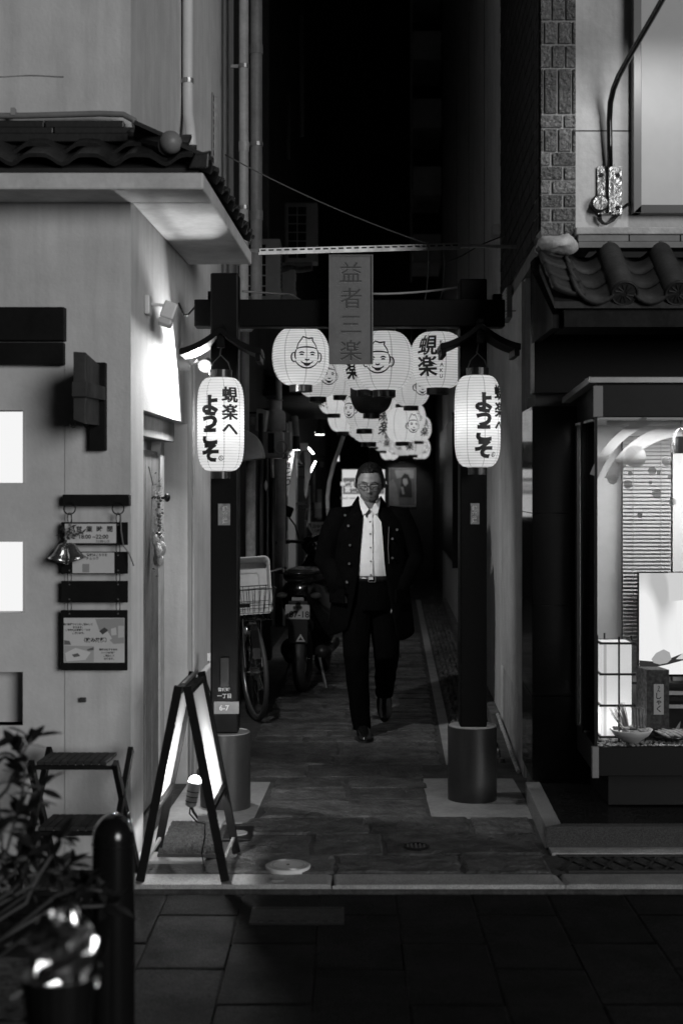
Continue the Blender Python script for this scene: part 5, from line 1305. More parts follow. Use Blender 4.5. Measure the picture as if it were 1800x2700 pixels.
# folding step stool
stool_m = mat('stool_slat_wood', 0.035, 0.6, nz=(20, 0.4), spec=0.2)
st = thing('step_stool', (-1.1, 5.6, 0), 'black wooden folding step stool with slatted treads before the white wall', 'step stool')
def tread(py_f, py_b, px0f, px1f, px0b, px1b, d0, d1, n=9):
    A, B, C, D = W(px0f, py_f, d0), W(px1f, py_f, d0), W(px1b, py_b, d1), W(px0b, py_b, d1)
    for i in range(n):
        u0, u1 = i / n + 0.006, (i + 1) / n - 0.006
        p = [A.lerp(B, u0), A.lerp(B, u1), D.lerp(C, u1), D.lerp(C, u0)]
        MB().hexa([q - Vector((0, 0, 0.014)) for q in p] + p).build('slat', stool_m, st, bevel=0.0015)
    dz = Vector((0, -0.002, -0.03))
    mb = MB(); mb.hexa([A + dz + Vector((-.012, -.012, 0)), B + dz + Vector((.03, -.012, 0)), B + dz + Vector((.03, .006, 0)), A + dz + Vector((-.012, .006, 0)), A + Vector((-.012, -.012, -.0145)), B + Vector((.03, -.012, -.0145)), B + Vector((.03, .006, -.0145)), A + Vector((-.012, .006, -.0145))]); mb.build('front_rail', black_wood, st, bevel=0.002)
zt_ = 0.50
def lev(z, y0, y1):   # tread between two depths
    f0, f1 = HY + (EYE - z) * F / y0, HY + (EYE - z) * F / y1
    return f0, f1
for z, y0, y1, a0, a1, b0, b1 in ((0.50, 5.60, 5.80, 96, 282, 132, 310), (0.28, 5.44, 5.66, 100, 290, 140, 318), (0.09, 5.30, 5.52, 102, 300, 146, 326)):
    f0, f1 = lev(z, y0, y1); tread(f0, f1, a0, a1, b0, b1, y0, y1)
for x, xo in ((XX(76, 5.55), -1), (XX(306, 5.6), 1)):
    p_top = Vector((x, 5.58, 0.50)); p_bot = Vector((x + 0.05 * (1 if xo > 0 else 0.9), 5.86, -0.008))
    MB().bar(p_top, p_bot, 0.022, 0.036).build('leg', black_wood, st, bevel=0.003)
    q_top = Vector((x + 0.028, 5.82, 0.51)); q_bot = Vector((x - 0.01, 5.30, -0.028))
    MB().bar(q_top, q_bot, 0.022, 0.036).build('leg', black_wood, st, bevel=0.003)
    mb = MB(); c = Vector((x + 0.03 * xo, 5.70, 0.27)); mb.cyl(c, c + Vector((0.012 * xo, 0, 0)), 0.008, n=8); mb.build('bolt', steel_dim, st)

# bollard
bo = thing('bollard', (XX(300, 3.75), 3.75, -0.03), 'glossy black round-topped bollard rising at the roadside', 'bollard')
c = Vector((XX(300, 3.75), 3.75, 0)); rb_ = 0.0555
mb = MB(); mb.lathe([(rb_, -0.03), (rb_, 0.655)] + [(rb_ * math.cos(rad(a)), 0.655 + 0.066 * math.sin(rad(a))) for a in range(10, 90, 8)] + [(0.002, 0.7215)], c, 36); mb.build('shaft', black_gloss, bo, auto=50)
mb = MB(); mb.lathe([(rb_ + 0.012, -0.029), (rb_ + 0.012, -0.012), (rb_ + 0.002, 0.0)], c, 36, cap=False); mb.build('collar', black_metal, bo)
mb = MB(); mb.torus(c + Vector((0, 0, 0.64)), rb_ + 0.0005, 0.0025, 'Z', 36, 6); mb.build('groove_ring', black_metal, bo)

# planter with shrub
pl_ = thing('roadside_shrub', (-0.95, 3.55, -0.03), 'sparse leafy shrub in a dark trough in front of the step stool', 'shrub')
mb = MB(); mb.bx(-1.5, -0.68, 3.3, 3.75, -0.03, 0.34); mb.build('trough', mat('dark_planter', 0.02, 0.6, nz=(9, 0.3)), pl_, bevel=0.012)
mb = MB(); mb.grid(lambda u, v: Vector((-1.49 + 0.8 * u, 3.31 + 0.43 * v, 0.345 + 0.015 * noise.noise(Vector((u * 20, v * 12, 0))))), 24, 12); mb.build('soil', mat('soil', 0.02, 0.95, bump=(40, 1, 0.02)), pl_)
leaf_m = mat('shrub_leaf', 0.016, 0.65, spec=0.15, nz=(20, 0.3), rnd=0.4)
lm_ = MB(); nl = 6
lv = []
for i in range(nl + 1):
    u = i / nl; wd = 0.17 * math.sin(math.pi * u) ** 0.8
    lv += [(-wd, u, 0.10 * math.sin(u * 2.4) + 0.03), (0, u, 0.10 * math.sin(u * 2.4)), (wd, u, 0.10 * math.sin(u * 2.4) + 0.03)]
lm_.add(lv, [f for i in range(nl) for f in ((3 * i, 3 * i + 1, 3 * i + 4, 3 * i + 3), (3 * i + 1, 3 * i + 2, 3 * i + 5, 3 * i + 4))])
leafm = lm_.mesh('leaf', leaf_m, smooth=True)
rr = random.Random(21)
stem_m = mat('shrub_stem', 0.08, 0.7)
stems = [((-1.3, 3.5), [(20, 2240), (60, 2090), (70, 2010), (30, 1960)], 3.5), ((-1.25, 3.55), [(40, 2300), (70, 2150), (110, 2070)], 3.5), ((-1.2, 3.5), [(90, 2330), (140, 2250), (165, 2200)], 3.4),
         ((-1.1, 3.55), [(110, 2330), (150, 2290), (190, 2280)], 3.5), ((-1.35, 3.45), [(10, 2300), (5, 2200), (-10, 2080), (-20, 1950)], 3.45), ((-1.28, 3.6), [(20, 2080), (60, 1990), (85, 1945)], 3.55),
         ((-1.0, 3.5), [(150, 2360), (210, 2340), (270, 2350)], 3.45), ((-1.15, 3.4), [(70, 2380), (100, 2300), (85, 2230)], 3.4), ((-1.05, 3.5), [(130, 2400), (180, 2370), (230, 2330)], 3.5),
         ((-1.3, 3.45), [(-20, 2240), (20, 2170), (50, 2150)], 3.4), ((-1.2, 3.55), [(30, 2350), (60, 2320), (55, 2250)], 3.5), ((-0.95, 3.5), [(170, 2390), (250, 2390), (310, 2385)], 3.5)]
nleaf = 0
for (bx_, by_), pts, d in stems:
    P = [Vector((bx_, by_, 0.34))] + [W(x, y, d + rr.uniform(-.06, .06)) for x, y in pts]
    mb = MB(); mb.tube(P, [0.005] + [0.0045 - 0.0008 * i for i in range(len(pts))], 6); mb.build('stem', stem_m, pl_, smooth=True)
    for i in range(1, len(P)):
        seg = P[i] - P[i - 1]
        for q in range(6 if i < len(P) - 1 else 10):
            t_ = rr.random() if i < len(P) - 1 else 0.4 + 0.6 * rr.random()
            p = P[i - 1] + seg * t_
            L = rr.uniform(0.045, 0.08)
            o = piece(leafm, 'leaf', pl_, p, (L, L, L), (rr.uniform(-0.7, 0.9), rr.uniform(-0.6, 0.6), rr.uniform(0, 6.28))); nleaf += 1
# crumpled foil wrap in the near planter
fo = thing('foil_parcel', (XX(155, 2.35), 2.35, 0.6), 'crumpled shiny foil-wrapped pot below the shrub beside the bollard', 'wrapped pot')
foilm = mat('crumpled_foil', 0.8, 0.2, 1.0)
cc = W(158, 2520, 2.35)
mb = MB()
def crum(u, v):
    a = u * 2 * math.pi; t_ = v
    r = 0.050 * (0.72 + 0.4 * math.sin(math.pi * (0.15 + 0.7 * t_)))
    p = Vector((r * math.cos(a), r * 0.8 * math.sin(a), -0.062 + 0.125 * t_))
    n_ = noise.noise_vector(p * 17) * 0.030 + noise.noise_vector(p * 42) * 0.012
    return cc + p + n_
mb.grid(crum, 26, 16, closeu=True); mb.build('wrapping', foilm, fo)
mb = MB(); mb.lathe([(0.05, 0.0), (0.062, 0.12)], (cc.x, cc.y, cc.z - 0.15), 20); mb.build('pot', black_metal, fo)
pd = thing('low_stand', (cc.x, cc.y, -0.03), 'low black stand under the shiny foil-wrapped pot', 'stand')
mb = MB(); mb.bx(cc.x - 0.07, cc.x + 0.07, cc.y - 0.07, cc.y + 0.07, cc.z - 0.175, cc.z - 0.152); mb.build('top', black_wood, pd, bevel=0.003)
for sx in (-1, 1):
    for sy_ in (-1, 1):
        mb = MB(); mb.bx(cc.x + sx * 0.055 - 0.012, cc.x + sx * 0.055 + 0.012, cc.y + sy_ * 0.055 - 0.012, cc.y + sy_ * 0.055 + 0.012, -0.03, cc.z - 0.1752); mb.build('leg', black_wood, pd)
# ================================================================== inside the alley: walls and clutter
nb = thing('dark_row_house', (-1.2, 14, 0), 'dark row of buildings lining the alley beyond the plaster house', 'building')
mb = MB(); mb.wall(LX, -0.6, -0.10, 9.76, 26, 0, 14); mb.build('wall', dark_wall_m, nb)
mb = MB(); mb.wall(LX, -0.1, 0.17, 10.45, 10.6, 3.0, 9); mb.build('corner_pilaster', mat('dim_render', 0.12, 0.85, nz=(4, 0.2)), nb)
# sloping tiled pent roof over a doorway deeper in
pr = MB().wall(LX, -0.1, 0.36, 13.0, 17.5, 2.42, 2.47).build('pent_roof', black_wood, nb)
for i in range(16):
    y = 13.0 + i * 0.28; mb = MB(); mb.hexa([(LX(y) - 0.09, y, 2.62), (LX(y) + 0.40, y, 2.475), (LX(y) + 0.40, y + 0.24, 2.475), (LX(y) - 0.09, y + 0.24, 2.62), (LX(y) - 0.09, y, 2.66), (LX(y) + 0.40, y, 2.52), (LX(y) + 0.40, y + 0.24, 2.52), (LX(y) - 0.09, y + 0.24, 2.66)]); mb.build('roof_tile', kawara, pr)
# lit white doorway panel
lw = MB().wall(LX, -0.1, -0.06, 13.2, 15.6, 0.3, 2.2).build('white_panel', mat('bright_panel', 0.75, 0.5, nz=(4, 0.08)), nb)
mb = MB(); mb.wall(LX, -0.1, -0.03, 13.0, 13.2, 0.0, 2.3); mb.build('door_post', black_wood, nb)
mb = MB(); mb.wall(LX, -0.06, 0.02, 15.6, 15.9, 0.0, 2.3); mb.build('door_post', mat('white_post', 0.65, 0.5), nb)
end = thing('end_building', (1.0, 26.4, 0), 'black building closing off the far end of the alley', 'building')
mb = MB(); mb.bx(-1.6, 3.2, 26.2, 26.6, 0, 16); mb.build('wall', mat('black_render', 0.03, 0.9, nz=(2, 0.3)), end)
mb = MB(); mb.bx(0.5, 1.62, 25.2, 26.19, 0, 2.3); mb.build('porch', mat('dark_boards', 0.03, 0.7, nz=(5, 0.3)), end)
# tower with balconies far up on the right
tw = thing('balcony_tower', (2.2, 23, 0), 'dim apartment tower with stacked balcony slabs rising above the alley', 'building')
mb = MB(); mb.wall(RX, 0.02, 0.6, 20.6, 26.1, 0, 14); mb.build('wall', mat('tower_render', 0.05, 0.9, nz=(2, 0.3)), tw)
for i in range(7):
    z = 4.9 + i * 1.0
    mb = MB(); mb.wall(RX, -0.42, 0.0, 21.0, 22.4, z, z + 0.42); mb.build('balcony', mat('tower_balcony', 0.45, 0.8, nz=(3, 0.2)), tw)
mb = MB(); mb.wall(RX, -0.46, -0.43, 20.97, 21.0, 4.6, 12.5); mb.build('downpipe', mat('tower_balcony', 0.13), tw)

def along(fx, off, y, z): return Vector((fx(y) + off, y, z))
# air conditioners
def air_con(label, c, w, h, dp, m, rotz=0.0, rows=6):
    T = Matrix.Translation(c) @ Matrix.Rotation(rad(rotz), 4, 'Z')
    t = thing('air_conditioner', c, label, 'air conditioner', 'outdoor air conditioners')
    mb = MB(); mb.bx(-w / 2, w / 2, -dp / 2, dp / 2, 0, h, T); mb.build('casing', m, t, bevel=0.012)
    mb = MB(); mb.bx(-w / 2 + 0.03, w / 2 - 0.1, -dp / 2 - 0.004, -dp / 2 - 0.0005, 0.03, h - 0.04, T); mb.build('fan_opening', mat('fan_black', 0.008, 0.8), t)
    for i in range(rows + 1):
        z = 0.03 + (h - 0.07) * i / rows; mb = MB(); mb.bx(-w / 2 + 0.03, w / 2 - 0.1, -dp / 2 - 0.014, -dp / 2 - 0.0045, z - 0.004, z + 0.004, T); mb.build('grille_bar', m, t)
    for x in (-w / 2 + 0.03, 0 - 0.035, w / 2 - 0.1):
        mb = MB(); mb.bx(x - 0.005, x + 0.005, -dp / 2 - 0.018, -dp / 2 - 0.0145, 0.03, h - 0.04, T); mb.build('grille_bar', m, t)
    for i in range(9):
        mb = MB(); z = 0.1 + i * (h - 0.2) / 9; mb.bx(w / 2 + 0.0005, w / 2 + 0.004, -dp * 0.35, dp * 0.35, z, z + 0.014, T); mb.build('side_louvre', mat('louvre_shade', 0.08, 0.7), t)
    mb = MB(); mb.bx(-w / 2 - 0.12, w / 2 - 0.05, -dp / 2 + 0.03, -dp / 2 + 0.06, -0.045, -0.002, T); mb.bx(-w / 2 - 0.12, w / 2 - 0.05, dp / 2 - 0.06, dp / 2 - 0.03, -0.045, -0.002, T); mb.build('bracket', grey_metal, t)
    return t
acm = mat('ac_casing', 0.7, 0.5, nz=(4, 0.15)); acm2 = mat('ac_casing_dim', 0.4, 0.5, nz=(4, 0.15))
air_con('dim air conditioner mounted highest on the dark wall', Vector((XX(795, 13.0), 13.0, ZZ(696, 13.0))), 0.30, 0.54, 0.25, acm2)
air_con('pale air conditioner close behind the gate beam', Vector((XX(680, 10.4), 10.4, ZZ(800, 10.4))), 0.34, 0.45, 0.28, acm, rows=5)
air_con('small pale air conditioner partly hidden behind a larger one', Vector((XX(748, 11.6), 11.6, ZZ(800, 11.6))), 0.2, 0.26, 0.25, acm, rows=5)
tag(MB().tube([W(737, 712, 11.3), W(760, 706, 11.5), W(790, 712, 11.7), W(815, 708, 11.9)], 0.026, 10).build('wrapped_duct', mat('foil_wrap', 0.16, 0.45, 0.2, nz=(18, 0.5), bump=(40, 1, 0.02)), smooth=True), 'foil-wrapped duct running beneath the highest air conditioner', 'duct')
# strut channel across the alley above the gate
ch = thing('strut_channel', W(950, 650, 7.75), 'slotted steel channel spanning the alley above the plaque', 'steel channel')
a, b = W(682, 662, 7.72), W(1212, 648, 7.9)
mb = MB(); mb.bar(a, b, 0.03, 0.026); mb.build('channel', grey_metal, ch, bevel=0.002)
mb = MB(); mb.bar(a - Vector((0, .016, .017)), b - Vector((0, .016, .017)), 0.006, 0.012); mb.build('lip', grey_metal, ch)
for i in range(26):
    p = a.lerp(b, (i + 0.3) / 26.3); q = a.lerp(b, (i + 0.95) / 26.3)
    mb = MB(); mb.bar(p - Vector((0, 0.0160, -0.001)), q - Vector((0, 0.0160, -0.001)), 0.002, 0.009); mb.build('slot', ink, ch)
mb = MB(); mb.cyl(W(1212, 648, 7.9), (RX(8.0) + 0.02, 7.95, ZZ(647, 7.9)), 0.01, n=8); mb.build('end_stub', grey_metal, ch)
mb = MB(); mb.cyl(W(682, 662, 7.72), (LX(7.8) - 0.05, 7.75, ZZ(662, 7.75)), 0.012, n=8); mb.build('end_stub', grey_metal, ch)
def cable(pts, r, label, m=wire_m, cat='cable', group=None):
    mb = MB(); mb.tube(pts, r, 6); return tag(mb.build('overhead_cable', m, smooth=True), label, cat, group)
cable(wave_path(W(594, 408, 8.6), W(1118, 640, 7.84), 0.03), 0.004, 'thin cable slanting down from the slotted rail to the steel channel', mat('grey_cable', 0.14, 0.5))
cable([W(1128, 640, 7.86), W(1130, 700, 7.8), W(1124, 770, 7.6), W(1120, 790, 7.4)], 0.004, 'cable dropping from the steel channel to the gate beam')
cable([W(1165, 645, 7.88), W(1172, 690, 7.85), W(1168, 760, 7.6), W(1160, 790, 7.4)], 0.004, 'second cable dropping from the channel near the stucco wall')
cable([W(1172, 692, 7.88), W(1215, 676, 8.1), W(1262, 648, 8.4), W(1292, 635, 8.7), along(RX, 0.0, 8.95, ZZ(610, 8.8))], 0.004, 'dark cable looping from the channel to the box on the plaster wall')
jb = thing('wall_box', along(RX, -0.02, 9.0, ZZ(630, 9.0)), 'small grey junction box high on the alley plaster wall', 'junction box')
mb = MB(); mb.wall(RX, -0.045, 0.0, 9.3, 9.45, ZZ(625, 9.4), ZZ(598, 9.4)); mb.build('box', grey_plastic, jb, bevel=0.004)
mb = MB(); mb.wall(RX, -0.05, -0.0455, 9.31, 9.44, ZZ(623, 9.4), ZZ(600, 9.4)); mb.build('lid', grey_plastic, jb)
cable([W(640, 768, 7.4), W(700, 772, 7.6), W(765, 776, 7.6), W(790, 790, 7.4)], 0.006, 'black cable tied along the top of the gate beam beside the plaque', mat('grey_cable'))
cable(wave_path(W(968, 775, 7.3), W(1205, 758, 7.4), 0.01, 6), 0.006, 'pale thin tube running along above the gate beam toward the shop', mat('grey_tube', 0.25, 0.5))
cable([W(905, 1150, 15), W(892, 1190, 15), W(878, 1230, 15), W(868, 1270, 15), W(863, 1310, 15), W(864, 1350, 15), W(870, 1380, 15), W(868, 1600, 15), (XX(866, 15), 15, 0.0)], 0.022, 'thick pale hose curving down beside the pent roof', mat('pale_hose', 0.6, 0.5, nz=(10, 0.2)), 'hose')
# pipes and meters clustered on the left-hand wall
def vpipe(px, y0, y1, d, r, m, label, cat='pipe', grp=None):
    mb = MB(); mb.tube([W(px, y0, d), W(px, (y0 + y1) / 2, d), W(px, y1, d)], r, 12)
    return tag(mb.build('wall_pipe', m, smooth=True), label, cat, grp)
peel = mat('peeling_pipe', 0.6, 0.7, nz=(14, 0.35), streak=0.35)
vpipe(661, 1205, 1780, 10.3, 0.037, peel, 'fat peeling pale pipe rising beside the rounded duct hood')
vpipe(645, 870, 1180, 10.2, 0.034, pale_paint, 'white pipe running behind the tall lantern of the plaster house')
vpipe(688, 1090, 1700, 10.6, 0.02, mat('dark_pipe', 0.05, 0.5), 'dark upright conduit between peeling pipe and gas meter')
vpipe(704, 1207, 1600, 10.9, 0.012, mat('grey_cable'), 'slim grey tube hanging below the gas meter')
vpipe(720, 1260, 1650, 11.2, 0.022, mat('dark_pipe', 0.05), 'dark pipe sloping beside the gas meter down to the floor')
vpipe(738, 1210, 1650, 11.8, 0.05, mat('mid_pipe', 0.42, 0.6, nz=(8, 0.3)), 'broad grey pipe standing behind the scooter mirror')
vpipe(750, 1120, 1420, 12.4, 0.02, mat('dark_pipe', 0.05), 'dark conduit at the edge of the lit white doorway')
hd_ = thing('duct_hood', W(660, 1212, 10.1), 'rounded white duct hood just behind the tall lantern', 'vent hood')
mb = MB(); n = 12; prof = [(math.cos(rad(a)) * 0.155, math.sin(rad(a)) * 0.20) for a in range(0, 91, 9)]
c0 = Vector((XX(636, 10.0), 10.0, ZZ(1215, 10.0)))
poly = [c0] + [c0 + Vector((x, 0, z + 0.02)) for x, z in prof]
mb.prism(poly, (0, 0.28, 0)); mb.build('hood', mat('hood_white', 0.6, 0.5, nz=(7, 0.2)), hd_, bevel=0.006)
mb = MB(); mb.bx(c0.x - 0.1, c0.x + 0.02, 10.02, 10.26, c0.z, c0.z + 0.2); mb.build('wall_stub', grey_plastic, hd_)
bxm = thing('sloped_meter_box', W(690, 1137, 10.8), 'grey meter box with slanted sides above the duct hood', 'meter box')
mb = MB(); mb.hexa([W(672, 1136, 10.75), W(697, 1139, 10.75), W(703, 1139, 11.0), W(676, 1136, 11.0), W(677, 1077, 10.75), W(703, 1084, 10.75), W(710, 1084, 11.0), W(684, 1077, 11.0)]); mb.build('casing', mat('meter_grey', 0.55, 0.55, nz=(9, 0.2)), bxm, bevel=0.006)
mb = MB(); mb.bx(XX(660, 10.8), XX(676, 10.9), 10.85, 10.9, ZZ(1120, 10.9), ZZ(1100, 10.9)); mb.build('fixing_arm', grey_metal, bxm)
gm = thing('gas_meter', W(725, 1210, 11.2), 'grey gas meter with ribbed body among pipes on the alley wall', 'gas meter')
mg = mat('gas_meter_paint', 0.45, 0.4, 0.2, nz=(8, 0.25))
mb = MB(); c = W(726, 1132, 11.2); mb.lathe([(0.075, -0.0), (0.08, 0.01), (0.08, 0.13), (0.07, 0.15), (0.05, 0.16), (0.05, 0.23), (0.065, 0.24)], (c.x, c.y, ZZ(1135, 11.2)), 20); mb.build('regulator', mg, gm, auto=40)
mb = MB(); mb.bx(XX(693, 11.2), XX(748, 11.2), 11.13, 11.33, ZZ(1207, 11.2), ZZ(1138, 11.2)); mb.build('body', mg, gm, bevel=0.015)
mb = MB(); mb.bx(XX(708, 11.2), XX(724, 11.2), 11.118, 11.129, ZZ(1195, 11.2), ZZ(1143, 11.2)); mb.build('dial', black_metal, gm)
mb = MB(); mb.torus(W(741, 1180, 11.12), 0.05, 0.008, 'Y', 20, 6); mb.build('handle', mg, gm)
mb = MB(); mb.cyl(W(735, 1135, 11.25), W(735, 900, 11.25), 0.025); mb.cyl((XX(700, 11.2), 11.25, ZZ(1170, 11.2)), (LX(11.25) - 0.11, 11.25, ZZ(1170, 11.2)), 0.02); mb.build('inlet_pipe', mg, gm, smooth=False)
sb = thing('small_switch_box', W(755, 1175, 11.9), 'small grey switch box clipped beside the gas meter', 'switch box')
mb = MB(); mb.bx(XX(747, 11.9), XX(766, 11.9), 11.86, 12.0, ZZ(1187, 11.9), ZZ(1140, 11.9)); mb.build('box', MATS['meter_grey'], sb, bevel=0.004)
mb = MB(); mb.bx(XX(745, 11.9), XX(758, 11.9), 11.86, 12.0, ZZ(1136, 11.9), ZZ(1115, 11.9)); mb.build('lid', MATS['meter_grey'], sb, bevel=0.003)
bag = tag(MB().grid(lambda u, v: W(701 + 5 * math.cos(u * 6.28) * math.sin(math.pi * v), 1295 - 30 * v, 10.6 + 0.02 * math.sin(u * 6.28) * math.sin(math.pi * v)), 10, 8, closeu=True).build('plastic_bag', white_plastic, smooth=True), 'small white plastic bag tied to the slim grey tube', 'bag')
# slanted shop sign and lit things deeper in
ss = thing('slanted_sign', W(762, 1310, 13.4), 'slim slanted sign board with black strokes before the lit doorway', 'sign')
mb = MB(); mb.hexa([W(752, 1308, 13.3), W(758, 1308, 13.3), W(760, 1310, 13.9), W(754, 1310, 13.9), W(752, 1190, 13.3), W(776, 1186, 13.3), W(776, 1192, 13.9), W(756, 1192, 13.9)]); mb.build('board', mat('sign_white', 0.5, 0.5), ss)
mb = MB()
for i, ch_ in enumerate('やきとり'): flat_text(mb, ch_, 0.075, W(759, 1205 + i * 22, 13.295), 0.003)
mb.build('lettering', ink, ss)
mb = MB(); mb.bx(XX(752, 13.6), XX(755, 13.6), 13.3, 13.9, ZZ(1400, 13.6), ZZ(1308, 13.6)); mb.build('post', black_metal, ss)
sp_ = thing('spot_can', W(780, 1185, 13.6), 'black cylindrical spot lamp above the lit white doorway', 'lamp')
mb = MB(); mb.cyl(W(781, 1186, 13.3), W(781, 1150, 13.3), 0.037, 0.034, 18); mb.build('can', black_metal, sp_)
mb = MB(); mb.cyl(W(781, 1152, 13.3), W(777, 1100, 13.4), 0.03, n=14); mb.build('neck', mat('mid_pipe'), sp_)
mb = MB(); mb.cyl(W(781, 1187, 13.3), W(781, 1186, 13.3), 0.03, n=16); mb.build('lamp_glass', emit_mat('doorway_lamp', 14), sp_)
lamp('beam', 'SPOT', W(784, 1190, 13.3), 34, sp_, target=(LX(14.3) - 0.05, 14.2, 0.9), spot_size=rad(110), spot_blend=0.6, shadow_soft_size=0.05)
tw_ = thing('hanging_towels', W(808, 1320, 15), 'pale towels hanging from a small bracket outside the doorway', 'towel')
tm = mat('towel_cloth', 0.55, 0.9, nz=(12, 0.15))
mb = MB(); mb.grid(lambda u, v: W(801 + 16 * u + 3 * math.sin(v * 3), 1190 + (100 + 26 * math.sin(u * 5)) * v, 15 + 0.03 * math.sin(u * 14 + v * 2)), 14, 10); mb.build('cloth', tm, tw_, smooth=True)
mb = MB(); mb.grid(lambda u, v: W(793 + 10 * math.sin(math.pi * v) * (-1) + 6 * u, 1188 + 36 * v, 14.95 + 0.02 * u), 4, 8); mb.build('cloth', mat('grey_towel', 0.4, 0.9), tw_, smooth=True)
mb = MB(); mb.bx(XX(788, 15), XX(812, 15), 15.03, 15.06, ZZ(1188, 15), ZZ(1168, 15)); mb.cyl(W(790, 1178, 15.05), (LX(15.05) - 0.1, 15.05, ZZ(1178, 15)), 0.012, n=8); mb.build('bracket', white_plastic, tw_)
tube_g = emit_mat('tube_glow', 12)
def lit_tube(p, q, label, d):
    t = thing('tube_lamp', W((p[0] + q[0]) / 2, max(p[1], q[1]), d), label, 'lamp')
    mb = MB(); mb.cyl(W(*p, d), W(*q, d), 0.010, n=8); mb.build('tube', tube_g, t)
    o = Vector((0, 0.02, 0)); mb = MB(); mb.bar(W(*p, d) + o, W(*q, d) + o, 0.03, 0.012); mb.build('batten', white_plastic, t)
    mb = MB(); c = (W(*p, d) + W(*q, d)) / 2 + o; mb.cyl(c, (LX(d) - 0.1, d + 0.03, c.z), 0.008, n=6); mb.build('bracket', black_metal, t)
lit_tube((812, 1180), (827, 1197), 'short lit tube lamp slanting above the hanging towels', 15.3)
lit_tube((817, 1246), (832, 1216), 'short lit tube lamp slanting beside the hanging towels', 16.0)
lit_tube((738, 1082), (749, 1094), 'small lit tube lamp slanting by the gas meter regulator', 11.5)
for px, py, w_, h_, tone, d, lb in ((842, 1330, 12, 80, .38, 17, 'tall grey notice sheet beside the pale hose'), (828, 1260, 7, 130, .2, 16.5, 'long narrow dark notice strip behind the hanging towels'), (848, 1225, 10, 14, .3, 17.5, 'tiny square notice high by the pale hose'), (838, 1345, 18, 40, .5, 16.8, 'broad pale notice above the handwritten board'), (815, 1330, 6, 100, .4, 15.6, 'long narrow pale notice strip below the hanging towels')):
    t = thing('notice_board', W(px, py + h_ / 2, d), lb, 'notice', 'worn notices down the alley')
    mb = MB(); c = W(px, py, d); mb.bx(c.x - w_ / F * d / 2, c.x + w_ / F * d / 2, d, d + 0.03, c.z - h_ / F * d / 2, c.z + h_ / F * d / 2); mb.build('sheet', mat('notice_%d' % int(tone * 100), tone, 0.7, nz=(9, 0.4)), t)
    mb = MB(); mb.bx(LX(d) - 0.1, c.x - w_ / F * d / 2 - 0.001, d + 0.01, d + 0.02, c.z, c.z + 0.02); mb.build('fixing', black_metal, t)
# handwritten board
hw = thing('handwritten_board', W(842, 1415, 12.6), 'white board with handwritten characters on an easel behind the scooter', 'notice board')
c = W(844, 1392, 12.6)
mb = MB(); mb.hexa([W(826, 1411, 12.6), W(861, 1411, 12.6), W(861, 1411, 12.62), W(826, 1411, 12.62), W(818, 1376, 12.66), W(866, 1376, 12.66), W(866, 1376, 12.68), W(818, 1376, 12.68)]); mb.build('sheet', mat('bright_sheet', 0.6, 0.6), hw)
mb = MB()
flat_text(mb, '日中予約', 0.036, W(845, 1388, 12.595), 0.001); flat_text(mb, '12時から', 0.026, W(844, 1399, 12.592), 0.0006); flat_text(mb, '24.', 0.026, W(847, 1407, 12.59), 0.0006); mb.build('handwriting', ink, hw)
mb = MB(); mb.bar(W(806, 1372, 12.6), W(830, 1414, 12.6), 0.02, 0.02); mb.bar(W(806, 1372, 12.6), (XX(803, 12.9), 12.9, 0.0), 0.02, 0.02); mb.bar(W(830, 1414, 12.6), (XX(832, 12.6), 12.6, 0.0), 0.02, 0.02); mb.bar(W(862, 1376, 12.69), (XX(866, 12.69), 12.69, 0.0), 0.02, 0.02); mb.build('easel', steel_dim, hw)
# backlit menu sign and poster at the end
bs = thing('backlit_sign', W(950, 1362, 20), 'backlit menu sign glowing behind the walking man', 'sign')
sgl = emit_mat('sign_glow', 0.62); sgd = emit_mat('sign_glow_dim', 0.13)
x0, x1 = XX(902, 20), XX(1014, 20)
mb = MB(); mb.bx(x0 - 0.03, x1 + 0.03, 20.01, 20.2, 0.02, ZZ(1232, 20)); mb.build('cabinet', black_metal, bs, bevel=0.01)
face = MB().bx(x0, x1, 20.0, 20.009, ZZ(1362, 20), ZZ(1238, 20)).build('lit_face', sgl, bs)
mb = MB(); mb.bx(x0 + 0.01, x1 - 0.01, 19.994, 19.999, ZZ(1303, 20), ZZ(1260, 20)); mb.build('dark_band', sgd, face)
mb = MB(); flat_text(mb, '串焼き専門店 居酒屋', 0.07, W(958, 1276, 19.99), 0.003); flat_text(mb, '営業中です', 0.09, W(950, 1290, 19.99), 0.003); mb.build('lettering', emit_mat('sign_white', 1.0) if False else sgl, face)
mb = MB(); flat_text(mb, 'Lunch menu', 0.045, W(918, 1313, 19.99), 0.001); mb.build('small_lettering', sgd, face)
ps = thing('poster', W(1060, 1338, 25.1), 'framed grey poster of a person with long dark hair', 'poster')
d = 25.17
mb = MB(); mb.bx(XX(1025, d), XX(1096, d), d, d + 0.02, ZZ(1336, d), ZZ(1234, d)); mb.build('frame', mat('poster_frame', 0.4, 0.4), ps)
pm = [mat('poster_tone_%d' % i, v, 0.6, nz=(5, 0.3)) for i, v in enumerate((0.16, 0.3, 0.03, 0.42, 0.5))]
def pq(pts, m, dy): MB().add([W(x, y, d - dy) for x, y in pts], [tuple(range(len(pts)))]).build('print', m, ps)
pq([(1027, 1333), (1094, 1333), (1094, 1236), (1027, 1236)], pm[0], 0.004)
pq([(1027, 1333), (1052, 1333), (1046, 1285), (1036, 1262), (1027, 1270)], pm[1], 0.008); pq([(1040, 1240), (1092, 1238), (1090, 1262), (1060, 1258), (1046, 1262)], pm[3], 0.008)
pq([(1052, 1310), (1086, 1312), (1084, 1270), (1076, 1252), (1066, 1248), (1058, 1258), (1056, 1280)], pm[2], 0.012)
